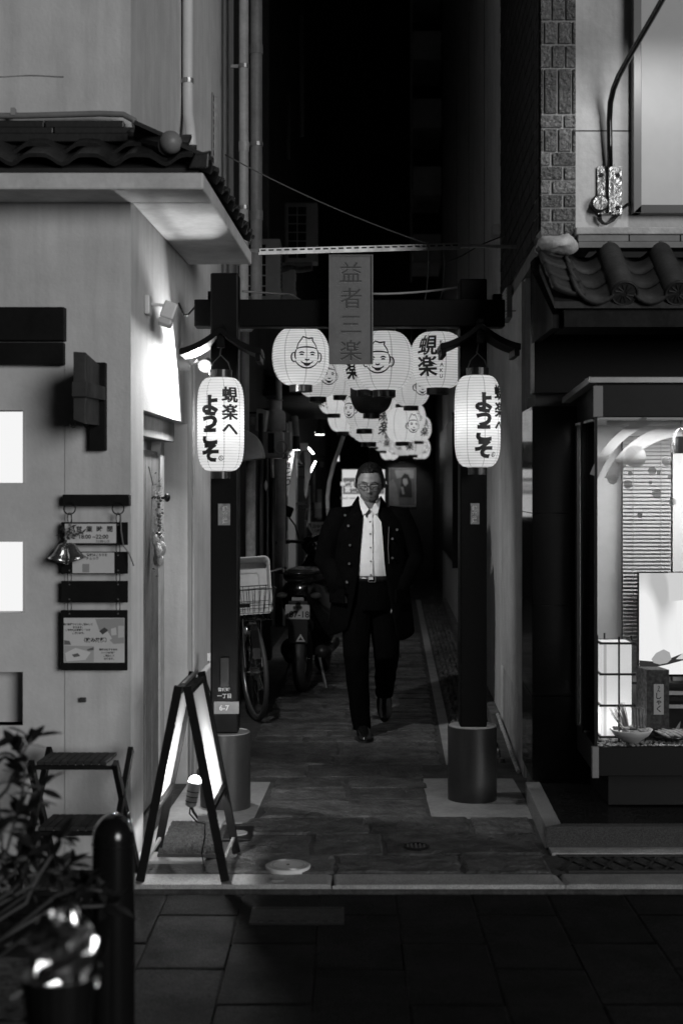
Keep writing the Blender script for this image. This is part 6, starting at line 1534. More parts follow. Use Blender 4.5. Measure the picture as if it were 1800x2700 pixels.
pq([(1062, 1262), (1073, 1262), (1075, 1274), (1068, 1282), (1062, 1275)], pm[4], 0.016); pq([(1056, 1284), (1062, 1284), (1066, 1302), (1060, 1304)], pm[3], 0.016)
lamp('poster_light', 'SPOT', W(1062, 1222, 24.6), 5, ps, target=W(1060, 1290, 25.17), spot_size=rad(90), spot_blend=0.6)
mb = MB(); mb.bx(XX(1052, 24.6), XX(1070, 24.6), 24.55, 25.19, ZZ(1218, 24.6), ZZ(1212, 24.6)); mb.build('picture_lamp', black_metal, ps)
# dark shuttered window on the right-hand wall
dw = thing('shuttered_window', along(RX, -0.03, 20, 0.7), 'tall dark shuttered window with a lit edge on the alley wall', 'window')
mb = MB(); mb.wall(RX, -0.05, -0.001, 15.2, 20.2, 0.75, 2.35); mb.build('shutter', black_metal, dw)
mb = MB(); mb.wall(RX, -0.075, -0.001, 15.1, 15.19, 0.72, 2.38); mb.build('frame', black_wood, dw)
mb = MB(); mb.wall(RX, -0.062, -0.051, 15.22, 15.27, 0.95, 1.62); mb.build('lit_edge', emit_mat('edge_glow', 0.35), dw)  # bright edge line made as a glowing strip
# ceiling lamp glints
for px, py, d in ((841, 1141, 18), (843, 1147, 17.6)):
    t = thing('ceiling_lamp', W(px, py, d), 'flat round lit ceiling lamp under the dark pent roof', 'lamp', 'ceiling lamps under the pent roof')
    mb = MB(); mb.lathe([(0.055, 0), (0.055, 0.006)], W(px, py, d), 18); mb.build('diffuser', emit_mat('ceiling_glow', 8), t)
    mb = MB(); mb.lathe([(0.06, 0.0065), (0.06, 0.04)], W(px, py, d), 18); mb.cyl(W(px, py, d) + Vector((0, 0, 0.04)), W(px, py, d) + Vector((0, 0, 0.4)), 0.01, n=6); mb.cyl(W(px, py, d) + Vector((0, 0, 0.4)), (LX(d) - 0.1, d, W(px, py, d).z + 0.4), 0.01, n=6); mb.build('housing', black_metal, t)
tag(MB().bx(XX(886, 20.5), XX(894, 20.5), 20.5, 20.6, ZZ(1216, 20.5), ZZ(1197, 20.5)).build('exit_light', emit_mat('small_sign_glow', 0.9)), 'tiny lit white box sign on the pale hose side of the alley', 'sign')
el = bpy.data.objects['exit_light']
mb = MB(); mb.bx(XX(886, 20.5) - 0.6, XX(886, 20.5) - 0.001, 20.54, 20.56, ZZ(1205, 20.5), ZZ(1203, 20.5)); mb.build('arm', black_metal, el)
# upper clutter in the dark: hanging pipes
vpipe(795, 40, 360, 12.5, 0.022, mat('faint_pipe', 0.09, 0.6), 'faint bent pipe high in the dark above the air conditioner')
vpipe(760, 250, 420, 12.0, 0.018, mat('faint_pipe'), 'short faint pipe high in the dark beside the drainpipes')
# ================================================================== bicycle
bike = thing('bicycle', W(680, 1895, 9.6), 'black city bicycle with wire front basket leaning behind the gate post', 'bicycle')
# local frame: +y forward (towards the camera = -Y world), x right, z up; origin under the front wheel
bo_ = Vector((XX(677, 9.62), 9.62, 0.0))
HEAD = rad(8)
BT = Matrix.Translation(bo_) @ Matrix.Rotation(HEAD, 4, 'Z') @ Matrix.Rotation(rad(-3), 4, 'Y')
# in this frame the bike's forward is -Y
def wheel(parent, c, R, M, tw=0.018, steer=0.0):
    T = M @ Matrix.Translation(c) @ Matrix.Rotation(steer, 4, 'Z')
    t = MB().torus((0, 0, 0), R - tw, tw, 'X', 48, 8, M=T).build('wheel', mat('tyre_rubber', 0.035, 0.6), parent, smooth=True)
    mb = MB(); mb.torus((0, 0, 0), R - 2.1 * tw, 0.010, 'X', 48, 6, M=T); mb.build('rim', mat('alloy_rim', 0.5, 0.3, 0.9), t, smooth=True)
    mb = MB(); mb.cyl((-0.035, 0, 0), (0.035, 0, 0), 0.024, n=14, M=T); mb.cyl((-0.055, 0, 0), (0.055, 0, 0), 0.007, n=8, M=T); mb.build('hub', chrome, t, smooth=False)
    for i in range(18):
        a = i * 2 * math.pi / 18; a2 = a + (0.5 if i % 2 else -0.5); x = 0.03 if i % 2 else -0.03
        mb = MB(); mb.tube([(x, 0.02 * math.cos(a2), 0.02 * math.sin(a2)), (0, (R - 2.2 * tw) * math.cos(a), (R - 2.2 * tw) * math.sin(a))], 0.0014, 4, M=T); mb.build('spoke', chrome, t)
    return t
RW = 0.335
wheel(bike, (0, 0, RW), RW, BT, steer=rad(10))
wheel(bike, (0, 1.08, RW), RW, BT)
mb = MB()
hd0, hd1 = Vector((0, 0.20, 0.66)), Vector((0, 0.26, 0.86))
mb.tube([hd0, hd1], 0.02, 10, M=BT); mb.tube([hd0 + Vector((0, 0.01, 0.03)), (0, 0.45, 0.36), (0, 0.62, 0.28)], 0.018, 10, M=BT); mb.tube([(0, 0.62, 0.28), (0, 0.72, 0.72)], 0.016, 10, M=BT)
for sx in (-1, 1): mb.tube([(0.012 * sx, 0.62, 0.28), (0.06 * sx, 1.08, RW)], 0.009, 8, M=BT); mb.tube([(0.012 * sx, 0.71, 0.66), (0.06 * sx, 1.08, RW)], 0.008, 8, M=BT)
mb.build('frame', mat('bike_paint', 0.03, 0.3, 0.2), bike, smooth=True)
mb = MB()
for sx in (-1, 1): mb.tube([(0.05 * sx, 0.20, 0.68), (0.055 * sx, 0.06, 0.50), (0.058 * sx, 0.0, RW)], 0.011, 8, M=BT)
mb.tube([(-0.05, 0.2, 0.68), (0.05, 0.2, 0.68)], 0.014, 8, M=BT); mb.build('fork', mat('bike_paint'), bike, smooth=True)
mb = MB(); mb.tube([(0, 0.26, 0.86), (0, 0.28, 0.96)], 0.012, 8, M=BT); mb.tube([(-0.28, 0.42, 0.97), (-0.24, 0.30, 1.0), (-0.08, 0.26, 0.97), (0.08, 0.26, 0.97), (0.24, 0.30, 1.0), (0.28, 0.42, 0.97)], 0.011, 8, M=BT); mb.build('handlebar', chrome, bike, smooth=True)
for sx in (-1, 1):
    mb = MB(); mb.tube([(0.262 * sx, 0.36, 0.985), (0.285 * sx, 0.46, 0.965)], 0.016, 8, M=BT); mb.build('grip', black_metal, bike)
mb = MB(); mb.ell((0, 0.75, 0.78), 0.09, 0.13, 0.035, 16, 8, M=BT); mb.build('saddle', black_gloss, bike, smooth=True)
for c, a0, a1 in (((0, 0, RW), 20, 175), ((0, 1.08, RW), 0, 190)):
    pts = [(0, c[1] - 0.36 * math.cos(rad(a)), c[2] + 0.36 * math.sin(rad(a))) for a in range(a0, a1, 12)]
    mb = MB()
    for i in range(len(pts) - 1): mb.bar(pts[i], pts[i + 1], 0.05, 0.004, up=(0, -pts[i][1] + c[1], pts[i][2] - c[2]), M=BT)
    mb.build('mudguard', black_gloss, bike)
mb = MB(); mb.lathe([(0.004, -0.03), (0.026, -0.02), (0.03, 0.0), (0.028, 0.012), (0.002, 0.02)], (0, 0, 0), 18, M=BT @ Matrix.Translation((-0.035, -0.05, 0.62)) @ Matrix.Rotation(rad(90), 4, 'X')); mb.build('head_lamp', chrome, bike, smooth=True)
mb = MB(); mb.tube([(0.07, 1.0, RW - 0.02), (0.14, 0.9, 0.012)], 0.007, 6, M=BT); mb.tube([(-0.07, 1.0, RW - 0.02), (-0.12, 0.9, 0.012)], 0.007, 6, M=BT); mb.build('stand', chrome, bike)
mb = MB(); mb.cyl((-0.06, 0.62, 0.28), (0.06, 0.62, 0.28), 0.02, n=12, M=BT); mb.torus((0.045, 0.62, 0.28), 0.085, 0.006, 'X', 24, 6, M=BT); mb.tube([(0.06, 0.62, 0.28), (0.075, 0.55, 0.13)], 0.009, 6, M=BT); mb.tube([(-0.06, 0.62, 0.28), (-0.075, 0.69, 0.43)], 0.009, 6, M=BT); mb.build('crank', steel_dim, bike)
# basket of wires
bk0 = MB()
def ring(z, w, l): return [(-w, -0.20 - l, z), (w, -0.20 - l, z), (w, 0.12, z), (-w, 0.12, z)]
zb, ztb = 0.70, 0.905
for z, k_ in ((zb, 0.0), (zb + 0.05, 0.25), (zb + 0.1, 0.5), (ztb, 1.0)):
    w_ = 0.125 + 0.035 * k_; P = ring(z, w_, 0.03 * k_)
    bk0.tube(P, 0.0035 if z in (zb, ztb) else 0.0022, 5, closed=True, M=BT)
for i in range(9):
    u = -1 + 2 * i / 8
    for y0, y1 in ((-0.20, -0.23), (0.12, 0.12)): bk0.tube([(0.125 * u, y0, zb), (0.16 * u, y1, ztb)], 0.0022, 4, M=BT)
for i in range(7):
    v = i / 6
    for sx in (-1, 1): bk0.tube([(0.125 * sx, -0.20 + 0.32 * v, zb), (0.16 * sx, -0.23 + 0.35 * v, ztb)], 0.0022, 4, M=BT)
for i in range(7): bk0.tube([(-0.125 + 0.25 * i / 6, -0.2, zb), (-0.125 + 0.25 * i / 6, 0.12, zb)], 0.0022, 4, M=BT)
bsk = bk0.build('basket', black_metal, bike)
mb = MB(); mb.bx(-0.10, -0.02, -0.226, -0.222, 0.79, 0.815, BT); mb.build('maker_plate', black_gloss, bsk)
mb = MB(); mb.tube([(-0.06, -0.05, zb), (-0.06, 0.02, 0.5), (-0.056, 0.0, RW)], 0.005, 6, M=BT); mb.tube([(0.06, -0.05, zb), (0.06, 0.02, 0.5), (0.056, 0.0, RW)], 0.005, 6, M=BT); mb.build('stay', chrome, bsk)
# white tub standing on end in the basket
cr = thing('plastic_tub', W(690, 1650, 9.75), 'white plastic tub tilted on its end in the bicycle basket', 'tub')
TT = BT @ Matrix.Translation((0.0, -0.035, 0.73)) @ Matrix.Rotation(rad(-10), 4, 'X') @ Matrix.Rotation(rad(-3), 4, 'Z')
def rrect(w, h, r, n=5):
    out = []
    for cx_, cz_, a0 in ((w - r, h - r, 0), (-w + r, h - r, 90), (-w + r, -h + r, 180), (w - r, -h + r, 270)):
        for i in range(n + 1): a = rad(a0 + 90 * i / n); out.append((cx_ + r * math.cos(a), cz_ + r * math.sin(a)))
    return out
mb = MB(); vs, fs = [], []
loops = [(0.140, 0.190, -0.012, .035), (0.146, 0.196, -0.012, .038), (0.146, 0.196, 0.01, .038), (0.138, 0.188, 0.012, .036), (0.128, 0.176, 0.17, .035), (0.124, 0.172, 0.172, .034), (0.132, 0.182, 0.0, .034)]
for w_, h_, y_, r_ in loops: vs += [(x, y_, z + 0.19) for x, z in rrect(w_, h_, r_)]
N = 24
order = [6, 0, 1, 2, 3, 4]
for a, b in zip(order, order[1:]): fs += [(a * N + i, a * N + (i + 1) % N, b * N + (i + 1) % N, b * N + i) for i in range(N)]
fs.append(tuple(4 * N + i for i in range(N))); fs += [(6 * N + i, 5 * N + i, 5 * N + (i + 1) % N, 6 * N + (i + 1) % N) for i in range(N)]; fs.append(tuple(5 * N + i for i in range(N)))
mb.add(vs, fs, TT); mb.build('shell', mat('dull_white_plastic', 0.5, 0.45, nz=(6, 0.15)), cr, auto=35)
mb = MB(); mb.tube([(x * 0.55, 0.165, z * 0.6 + 0.19) for x, z in rrect(0.124, 0.172, 0.034)], 0.004, 5, closed=True, M=TT); mb.build('base_rib', MATS['dull_white_plastic'], cr)

# ================================================================== scooter, seen from behind
sct = thing('scooter', W(790, 1830, 11.0), 'large black motor scooter with number plate parked rear-on behind the bicycle', 'scooter')
so = Vector((XX(786, 10.75), 10.75, 0.0))
ST = Matrix.Translation(so) @ Matrix.Rotation(rad(-7), 4, 'Z')      # forward = +Y (away from camera)
def loft(rings, M, n=20):
    """rings: (y, zc, halfwidth, halfheight, power)"""
    mb = MB(); vs, fs = [], []
    for y, zc, w_, h_, p in rings:
        for i in range(n):
            a = 2 * math.pi * i / n; ca, sa = math.cos(a), math.sin(a)
            vs.append((w_ * math.copysign(abs(ca) ** p, ca), y, zc + h_ * math.copysign(abs(sa) ** p, sa)))
    for j in range(len(rings) - 1):
        fs += [(j * n + i, j * n + (i + 1) % n, (j + 1) * n + (i + 1) % n, (j + 1) * n + i) for i in range(n)]
    fs += [tuple(range(n - 1, -1, -1)), tuple((len(rings) - 1) * n + i for i in range(n))]
    mb.add(vs, fs, M); return mb
sc_p = mat('scooter_paint', 0.003, 0.14, coat=0.6)
sc_b = mat('scooter_plastic', 0.005, 0.4)
loft([(0.02, 0.80, 0.07, 0.05, .8), (0.06, 0.79, 0.13, 0.09, .8), (0.25, 0.72, 0.17, 0.15, .8), (0.55, 0.66, 0.18, 0.19, .8), (0.8, 0.55, 0.17, 0.18, .8), (1.0, 0.40, 0.15, 0.12, .8)], ST).build('body', sc_p, sct, smooth=True)
loft([(0.05, 0.885, 0.10, 0.04, .7), (0.2, 0.90, 0.15, 0.055, .7), (0.45, 0.90, 0.16, 0.06, .7), (0.6, 0.85, 0.15, 0.06, .7), (0.9, 0.81, 0.12, 0.05, .7)], ST).build('seat', mat('seat_vinyl', 0.012, 0.32), sct, smooth=True)
mb = MB(); mb.tube([(-0.15, 0.32, 0.95), (-0.16, 0.05, 0.94), (-0.08, -0.04, 0.93), (0.08, -0.04, 0.93), (0.16, 0.05, 0.94), (0.15, 0.32, 0.95)], 0.014, 8, M=ST); mb.build('grab_rail', black_gloss, sct, smooth=True)
loft([(1.15, 0.55, 0.18, 0.22, .8), (1.22, 0.70, 0.2, 0.30, .8), (1.35, 0.78, 0.18, 0.30, .8), (1.5, 0.72, 0.08, 0.2, .8)], ST).build('front_cowl', sc_p, sct, smooth=True)
loft([(0.95, 0.26, 0.15, 0.06, .6), (1.25, 0.28, 0.16, 0.06, .6)], ST).build('footboard', sc_b, sct)
loft([(1.05, 1.05, 0.09, 0.05, .8), (1.15, 1.10, 0.15, 0.085, .8), (1.28, 1.10, 0.14, 0.09, .8), (1.4, 1.05, 0.07, 0.05, .8)], ST).build('handlebar_cowl', sc_p, sct, smooth=True)
mb = MB(); mb.tube([(-0.10, 1.15, 1.12), (-0.22, 1.08, 1.13), (-0.33, 1.0, 1.12)], 0.014, 8, M=ST); mb.tube([(0.10, 1.15, 1.12), (0.22, 1.08, 1.13), (0.33, 1.0, 1.12)], 0.014, 8, M=ST); mb.build('handlebar', black_metal, sct)
for sx in (-1, 1):
    mb = MB(); mb.tube([(0.24 * sx, 1.06, 1.13), (0.35 * sx, 0.98, 1.12)], 0.019, 10, M=ST); mb.build('grip', sc_b, sct)
    mb = MB(); mb.tube([(0.17 * sx, 1.12, 1.15), (0.20 * sx, 1.14, 1.26), (0.26 * sx, 1.14, 1.34)], 0.007, 6, M=ST); m_ = mb.build('mirror', black_metal, sct, smooth=True)
    c = ST @ Matrix.Translation((0.28 * sx, 1.13, 1.385)) @ Matrix.Rotation(rad(-12 * sx), 4, 'Z') @ Matrix.Rotation(rad(-20 * sx), 4, 'Y')
    mb = MB(); mb.prism([(x, 0, z) for x, z in rrect(0.062, 0.045, 0.02)], (0, 0.03, 0), M=c); mb.build('shell', black_metal, m_)
    mb = MB(); mb.prism([(x, -0.003, z) for x, z in rrect(0.056, 0.039, 0.017)], (0, 0.0025, 0), M=c); mb.build('glass', mat('mirror_glass', 0.6, 0.05, 1.0), m_)
mb = MB(); mb.grid(lambda u, v: ST @ Vector(((u - 0.5) * (0.34 - 0.08 * v), 1.33 + 0.10 * (abs(u - 0.5) * 2) ** 2 * -1 + 0.06 * v, 1.12 + 0.28 * v)), 10, 6); o = mb.build('windscreen', glass_mat('smoked_screen', 0.6), sct, smooth=True)
wheel(sct, (0, 0.22, 0.26), 0.26, ST, tw=0.05); wheel(sct, (0, 1.42, 0.27), 0.27, ST, tw=0.048)
loft([(0.10, 0.52, 0.06, 0.02, .7), (0.2, 0.56, 0.065, 0.03, .7), (0.42, 0.5, 0.06, 0.06, .7)], ST).build('rear_mudguard', sc_b, sct)
mb = MB(); mb.bx(-0.075, 0.075, -0.01, 0.0, 0.40, 0.72, ST); mb.build('mudflap', sc_b, sct, bevel=0.01)
mb = MB(); mb.bx(-0.095, 0.09, -0.024, -0.018, 0.585, 0.695, ST); np_ = mb.build('number_plate', mat('plate_white', 0.34, 0.5), sct, bevel=0.006)
u_, v_ = ST.to_3x3() @ Vector((1, 0, 0)), Vector((0, 0, 1))
mb = MB(); flat_text(mb, '87-18', 0.066, ST @ Vector((0.012, -0.0265, 0.622)), 0.0014, u=u_, v=v_); flat_text(mb, '豊中市', 0.026, ST @ Vector((0.0, -0.0265, 0.673)), 0.0005, u=u_, v=v_); flat_text(mb, 'え', 0.03, ST @ Vector((-0.077, -0.0265, 0.615)), 0.0006, u=u_, v=v_); mb.build('numerals', ink, np_)
mb = MB(); mb.bx(-0.045, 0.045, -0.02, -0.008, 0.725, 0.75, ST); mb.build('plate_lamp', mat('plate_lamp_grey', 0.26, 0.5), sct)
mb = MB(); t0 = [(0, 0.0, 0.475), (-0.036, 0.0, 0.415), (0.036, 0, 0.415)]; t1 = [(0, 0, 0.452), (-0.018, 0, 0.425), (0.018, 0, 0.425)]
mb.add([Vector((p[0] + 0.02, -0.0135, p[2])) for p in t0 + t1], [(0, 1, 4, 3), (1, 2, 5, 4), (2, 0, 3, 5)], ST); mb.build('reflector_triangle', mat('pale_reflector', 0.4, 0.5), sct)
for sx in (-1, 1):
    mb = MB(); mb.ell((0.13 * sx, 0.03, 0.76), 0.045, 0.03, 0.025, 14, 8, M=ST); mb.build('tail_lamp', mat('lamp_lens', 0.05, 0.08, coat=0.5), sct, smooth=True)
mb = MB(); mb.tube([(0.13, 0.75, 0.27), (0.15, 0.5, 0.28), (0.16, 0.12, 0.33)], [0.02, 0.045, 0.05], 14, M=ST); mb.build('exhaust', mat('dark_exhaust', 0.03, 0.4, 0.5), sct, smooth=True)
mb = MB(); mb.tube([(-0.13, 0.55, 0.25), (-0.20, 0.5, 0.015)], 0.012, 8, M=ST); mb.tube([(0.10, 0.45, 0.25), (0.16, 0.40, 0.01)], 0.012, 8, M=ST); mb.build('stand', steel_dim, sct)
mb = MB(); mb.tube([(-0.09, 0.2, 0.27), (-0.13, 0.5, 0.30), (-0.13, 0.8, 0.32)], [0.05, 0.09, 0.07], 12, M=ST); mb.build('engine', sc_b, sct, smooth=True)

# ================================================================== the walking man
def remesh(mb, voxel, smooth=4):
    me = bpy.data.meshes.new('tmp'); me.from_pydata([tuple(p) for p in mb.v], [], mb.f)
    bm = bmesh.new(); bm.from_mesh(me); bmesh.ops.recalc_face_normals(bm, faces=bm.faces); bm.to_mesh(me); bm.free()
    o = bpy.data.objects.new('tmp', me); COL.objects.link(o)
    r = o.modifiers.new('r', 'REMESH'); r.mode = 'VOXEL'; r.voxel_size = voxel
    if smooth: s_ = o.modifiers.new('s', 'SMOOTH'); s_.factor = 0.5; s_.iterations = smooth
    out = bpy.data.meshes.new_from_object(o.evaluated_get(bpy.context.evaluated_depsgraph_get()))
    bpy.data.objects.remove(o); bpy.data.meshes.remove(me)
    return out
def mesh_part(me, name, m, parent):
    me.materials.clear(); me.materials.append(m); me.polygons.foreach_set('use_smooth', [True] * len(me.polygons)); me.name = name
    o = bpy.data.objects.new(name, me); COL.objects.link(o); o.parent = parent; WL[o] = WL[parent]; return o
MO = Vector((XX(974, 9.0), 9.0, 0.004))
man = thing('person', MO, 'man in dark open coat, white shirt and glasses walking out of the alley', 'person')
skin = mat('skin', 0.17, 0.5, nz=(30, 0.08), bump=(200, 0.1, 0.001))
# everything below is in the man's own space: facing -Y, origin between the feet
def chain(mb, pts, rs, n=14): mb.tube([Vector(p) for p in pts], rs, n)
HC = Vector((0.0, -0.055, 1.605))          # head centre, carried forward
PITCH = rad(15)
HT = Matrix.Translation(HC) @ Matrix.Rotation(PITCH, 4, 'X') @ Matrix.Rotation(rad(-4), 4, 'Z')
def head_mesh(mb):
    nu, nv = 56, 44
    def g(x, c, w): return math.exp(-((x - c) / w) ** 2)
    def fn(u, v):
        th = u * 2 * math.pi; ph = (v - 0.5) * math.pi
        z = math.sin(ph); q = math.cos(ph)
        x, y = math.sin(th) * q, -math.cos(th) * q            # y = -1 is the face
        a, b, c = 0.085, 0.098, 0.117
        X, Y, Z = x * a, y * b, z * c
        # jaw narrows, cranium fuller behind
        if Z < 0:
            k_ = min(1, -Z / c); X *= 1 - 0.20 * k_ ** 1.6; Y = Y * (1 - 0.10 * k_) - 0.010 * k_
        if Y > 0: Y *= 1.06
        front = max(0.0, -y)
        f2 = front ** 2
        # flatten the face plane a little
        Y += 0.014 * f2 * g(Z, -0.01, 0.09)
        d = 0.0
        d += 0.026 * g(X, 0, 0.0125) * g(Z, -0.034, 0.016)      # nose tip
        d += 0.013 * g(X, 0, 0.009) * g(Z, -0.008, 0.024)       # bridge
        d += 0.009 * (g(X, 0.014, 0.009) + g(X, -0.014, 0.009)) * g(Z, -0.040, 0.010)   # nostrils
        d -= 0.011 * (g(X, 0.032, 0.017) + g(X, -0.032, 0.017)) * g(Z, 0.006, 0.013)    # sockets
        d += 0.005 * (g(X, 0.032, 0.012) + g(X, -0.032, 0.012)) * g(Z, 0.003, 0.007)    # lids
        d += 0.007 * (g(X, 0.030, 0.026) + g(X, -0.030, 0.026)) * g(Z, 0.026, 0.009)    # brow
        d += 0.006 * (g(X, 0.045, 0.022) + g(X, -0.045, 0.022)) * g(Z, -0.022, 0.022)   # cheek
        d += 0.009 * g(X, 0, 0.024) * (g(Z, -0.061, 0.006) + g(Z, -0.074, 0.006))       # lips
        d -= 0.006 * g(X, 0, 0.020) * g(Z, -0.0675, 0.003)
        d += 0.010 * g(X, 0, 0.026) * g(Z, -0.103, 0.015)       # chin
        d -= 0.004 * g(X, 0, 0.03) * g(Z, -0.086, 0.007)
        Y -= d * min(1, f2 * 1.6)
        return HT @ Vector((X, Y, Z))
    mb.grid(fn, nu, nv, closeu=True)
    k0 = len(mb.v)
body = MB()
head_mesh(body)
for sx in (-1, 1):
    body.ell((0, 0, 0), 0.010, 0.022, 0.034, 12, 10, M=HT @ Matrix.Translation((0.090 * sx, 0.010, -0.004)) @ Matrix.Rotation(rad(18 * sx), 4, 'Z'))
chain(body, [(0, 0.035, 1.42), (0, 0.0, 1.50), (0, -0.02, 1.56)], [0.068, 0.06, 0.06], 18)
def torso(mb, rings, n=24):
    vs, fs = [], []
    for z, xc, yc, w_, d_ in rings:
        for i in range(n): a = 2 * math.pi * i / n; vs.append((xc + w_ * math.cos(a), yc + d_ * math.sin(a), z))
    for j in range(len(rings) - 1): fs += [(j * n + i, j * n + (i + 1) % n, (j + 1) * n + (i + 1) % n, (j + 1) * n + i) for i in range(n)]
    fs += [tuple(range(n - 1, -1, -1)), tuple((len(rings) - 1) * n + i for i in range(n))]
    mb.add(vs, fs)
torso(body, [(0.84, 0.01, 0.03, 0.14, 0.10), (0.95, 0.01, 0.03, 0.155, 0.112), (1.06, 0.008, 0.025, 0.145, 0.112), (1.2, 0.004, 0.03, 0.155, 0.112), (1.32, 0, 0.035, 0.17, 0.105), (1.41, 0, 0.04, 0.15, 0.08), (1.45, 0, 0.04, 0.08, 0.06)])
arms = {}
for sx in (-1, 1):
    sh_ = (0.19 * sx, 0.04, 1.385); el_ = ((0.272 if sx < 0 else 0.268) * sx, 0.07, 1.12); wr_ = (0.178 * sx, -0.04, 0.935)
    arms[sx] = (sh_, el_, wr_)
    chain(body, [(0.10 * sx, 0.04, 1.39), sh_, el_, wr_], [0.055, 0.052, 0.043, 0.03])
    # hand resting in the coat pocket: palm, four fingers, thumb
    p = Vector(wr_)
    body.ell(p + Vector((-0.018 * sx, -0.012, -0.05)), 0.018, 0.04, 0.05, 12, 8)
    for i, (dy, L) in enumerate(((-0.032, 0.062), (-0.013, 0.072), (0.006, 0.068), (0.022, 0.055))):
        q = p + Vector((-0.022 * sx, dy + 0.004, -0.085)); chain(body, [q, q + Vector((-0.01 * sx, -0.004, -L * 0.5)), q + Vector((-0.024 * sx, -0.006, -L * 0.92))], [0.009, 0.0085, 0.007], 8)
    q = p + Vector((-0.022 * sx, -0.03, -0.03)); chain(body, [q, q + Vector((-0.004 * sx, -0.022, -0.028)), q + Vector((-0.008 * sx, -0.026, -0.055))], [0.011, 0.010, 0.008], 8)
# legs: left in the picture is forward and planted, the other is pushing off
LEG = {-1: [(-0.082, 0.03, 0.90), (-0.085, -0.06, 0.50), (-0.045, -0.035, 0.10)], 1: [(0.092, 0.04, 0.90), (0.108, 0.03, 0.50), (0.105, 0.40, 0.235)]}
for sx in (-1, 1): chain(body, LEG[sx], [0.075, 0.045, 0.03])
chain(body, [(-0.045, -0.02, 0.06), (-0.045, -0.13, 0.03)], [0.025, 0.02]); chain(body, [(0.105, 0.42, 0.22), (0.105, 0.36, 0.13)], [0.025, 0.02])
bm_ = remesh(body, 0.0042, 2)
mesh_part(bm_, 'body', skin, man)
# hair
HL = [(0, .49), (30, .48), (50, .44), (58, .28), (66, .0), (72, -.16), (80, -.18), (88, .06), (100, .05), (112, -.20), (135, -.42), (180, -.46)]
def hair_fn(u, v):
    th = u * 2 * math.pi; deg = math.degrees(th); deg = deg if deg <= 180 else 360 - deg
    for (d0, l0), (d1, l1) in zip(HL, HL[1:]):
        if d0 <= deg <= d1: low = l0 + (l1 - l0) * (deg - d0) / (d1 - d0)
    low += 0.03 * noise.noise(Vector((math.sin(th) * 6, math.cos(th) * 6, 1.7))) + 0.02 * noise.noise(Vector((math.sin(th) * 19, math.cos(th) * 19, 4)))
    if deg < 45: low += 0.05 * math.sin(th) 
    ph = (low + (1 - low) * v) * math.pi / 2
    z = math.sin(ph); q = math.cos(ph)
    t_ = 0.002 + 0.012 * max(0.0, z) ** 0.8 if deg < 60 else 0.003 + 0.011 * max(0.0, z) ** 0.9
    X, Y, Z = math.sin(th) * q * (0.085 + t_), -math.cos(th) * q * (0.098 + t_), z * (0.117 + t_)
    if Y > 0: Y *= 1.06
    nrm = Vector((X, Y, Z)).normalized()
    k_ = 0.004 * noise.noise(Vector((X * 60, Y * 60, Z * 20))) + 0.003 * noise.noise(Vector((X * 160, Y * 60, Z * 40)))
    return HT @ (Vector((X, Y, Z)) + nrm * k_)
mb = MB(); mb.grid(lambda u, v: hair_fn(u, v) + MO, 72, 22, closeu=True)
hr = mb.build('hair', mat('black_hair', 0.004, 0.55, spec=0.25, bump=(160, 0.6, 0.004)), man, smooth=True); s_ = hr.modifiers.new('t', 'SOLIDIFY'); s_.thickness = 0.007; s_.offset = -0.6
def local(fnM): return Matrix.Translation(MO) @ fnM
HW = local(HT)
mb = MB()
for sx in (-1, 1): mb.add([(0.014 * sx, -0.099, 0.026), (0.032 * sx, -0.097, 0.033), (0.052 * sx, -0.083, 0.027), (0.052 * sx, -0.083, 0.0245), (0.032 * sx, -0.098, 0.029), (0.014 * sx, -0.1, 0.0225)], [(0, 1, 4, 5), (1, 2, 3, 4)], HW)
o = mb.build('eyebrows', MATS['black_hair'], man); o.modifiers.new('t', 'SOLIDIFY').thickness = 0.003
mb = MB()
for sx in (-1, 1): mb.tube([(0.018 * sx, -0.0905, 0.001), (0.026 * sx, -0.0915, -0.003), (0.036 * sx, -0.0905, -0.0035), (0.046 * sx, -0.084, 0.0)], 0.0017, 5, M=HW)
mb.build('eyelashes', MATS['black_hair'], man)
mb = MB(); mb.tube([(-0.021, -0.0925, -0.069), (-0.01, -0.0995, -0.0675), (0.0, -0.1015, -0.0685), (0.01, -0.0995, -0.0675), (0.021, -0.0925, -0.069)], [0.0016, 0.0026, 0.003, 0.0026, 0.0016], 6, M=HW); mb.build('mouth', mat('lip_dark', 0.07, 0.5), man)
# glasses
glass_thin = glass_mat('spectacle_lens', 0.97)
glass_thin.node_tree.nodes['Fresnel'].inputs[0].default_value = 1.03
gls = MB()
for sx in (-1, 1):
    P = [(0.0345 * sx + x, -0.109 + 0.010 * (abs(0.0345 * sx + x) / 0.06) ** 2, z + 0.002) for x, z in rrect(0.025, 0.0155, 0.007, 4)]
    gls.tube(P, 0.0021, 6, closed=True, M=HW)
    gls.tube([(0.060 * sx, -0.098, 0.006), (0.079 * sx, -0.05, 0.006), (0.084 * sx, 0.012, 0.004)], 0.0018, 6, M=HW)
gls.tube([(-0.0095, -0.109, 0.005), (0, -0.112, 0.008), (0.0095, -0.109, 0.005)], 0.002, 6, M=HW)
gl_ = gls.build('glasses', black_gloss, man)
mb = MB()
for sx in (-1, 1):
    P = [(0.0345 * sx + x, -0.108 + 0.010 * (abs(0.0345 * sx + x) / 0.06) ** 2, z + 0.002) for x, z in rrect(0.024, 0.0145, 0.006, 4)]
    mb.add(P, [tuple(range(len(P)))], HW)
mb.build('lens', glass_thin, gl_)
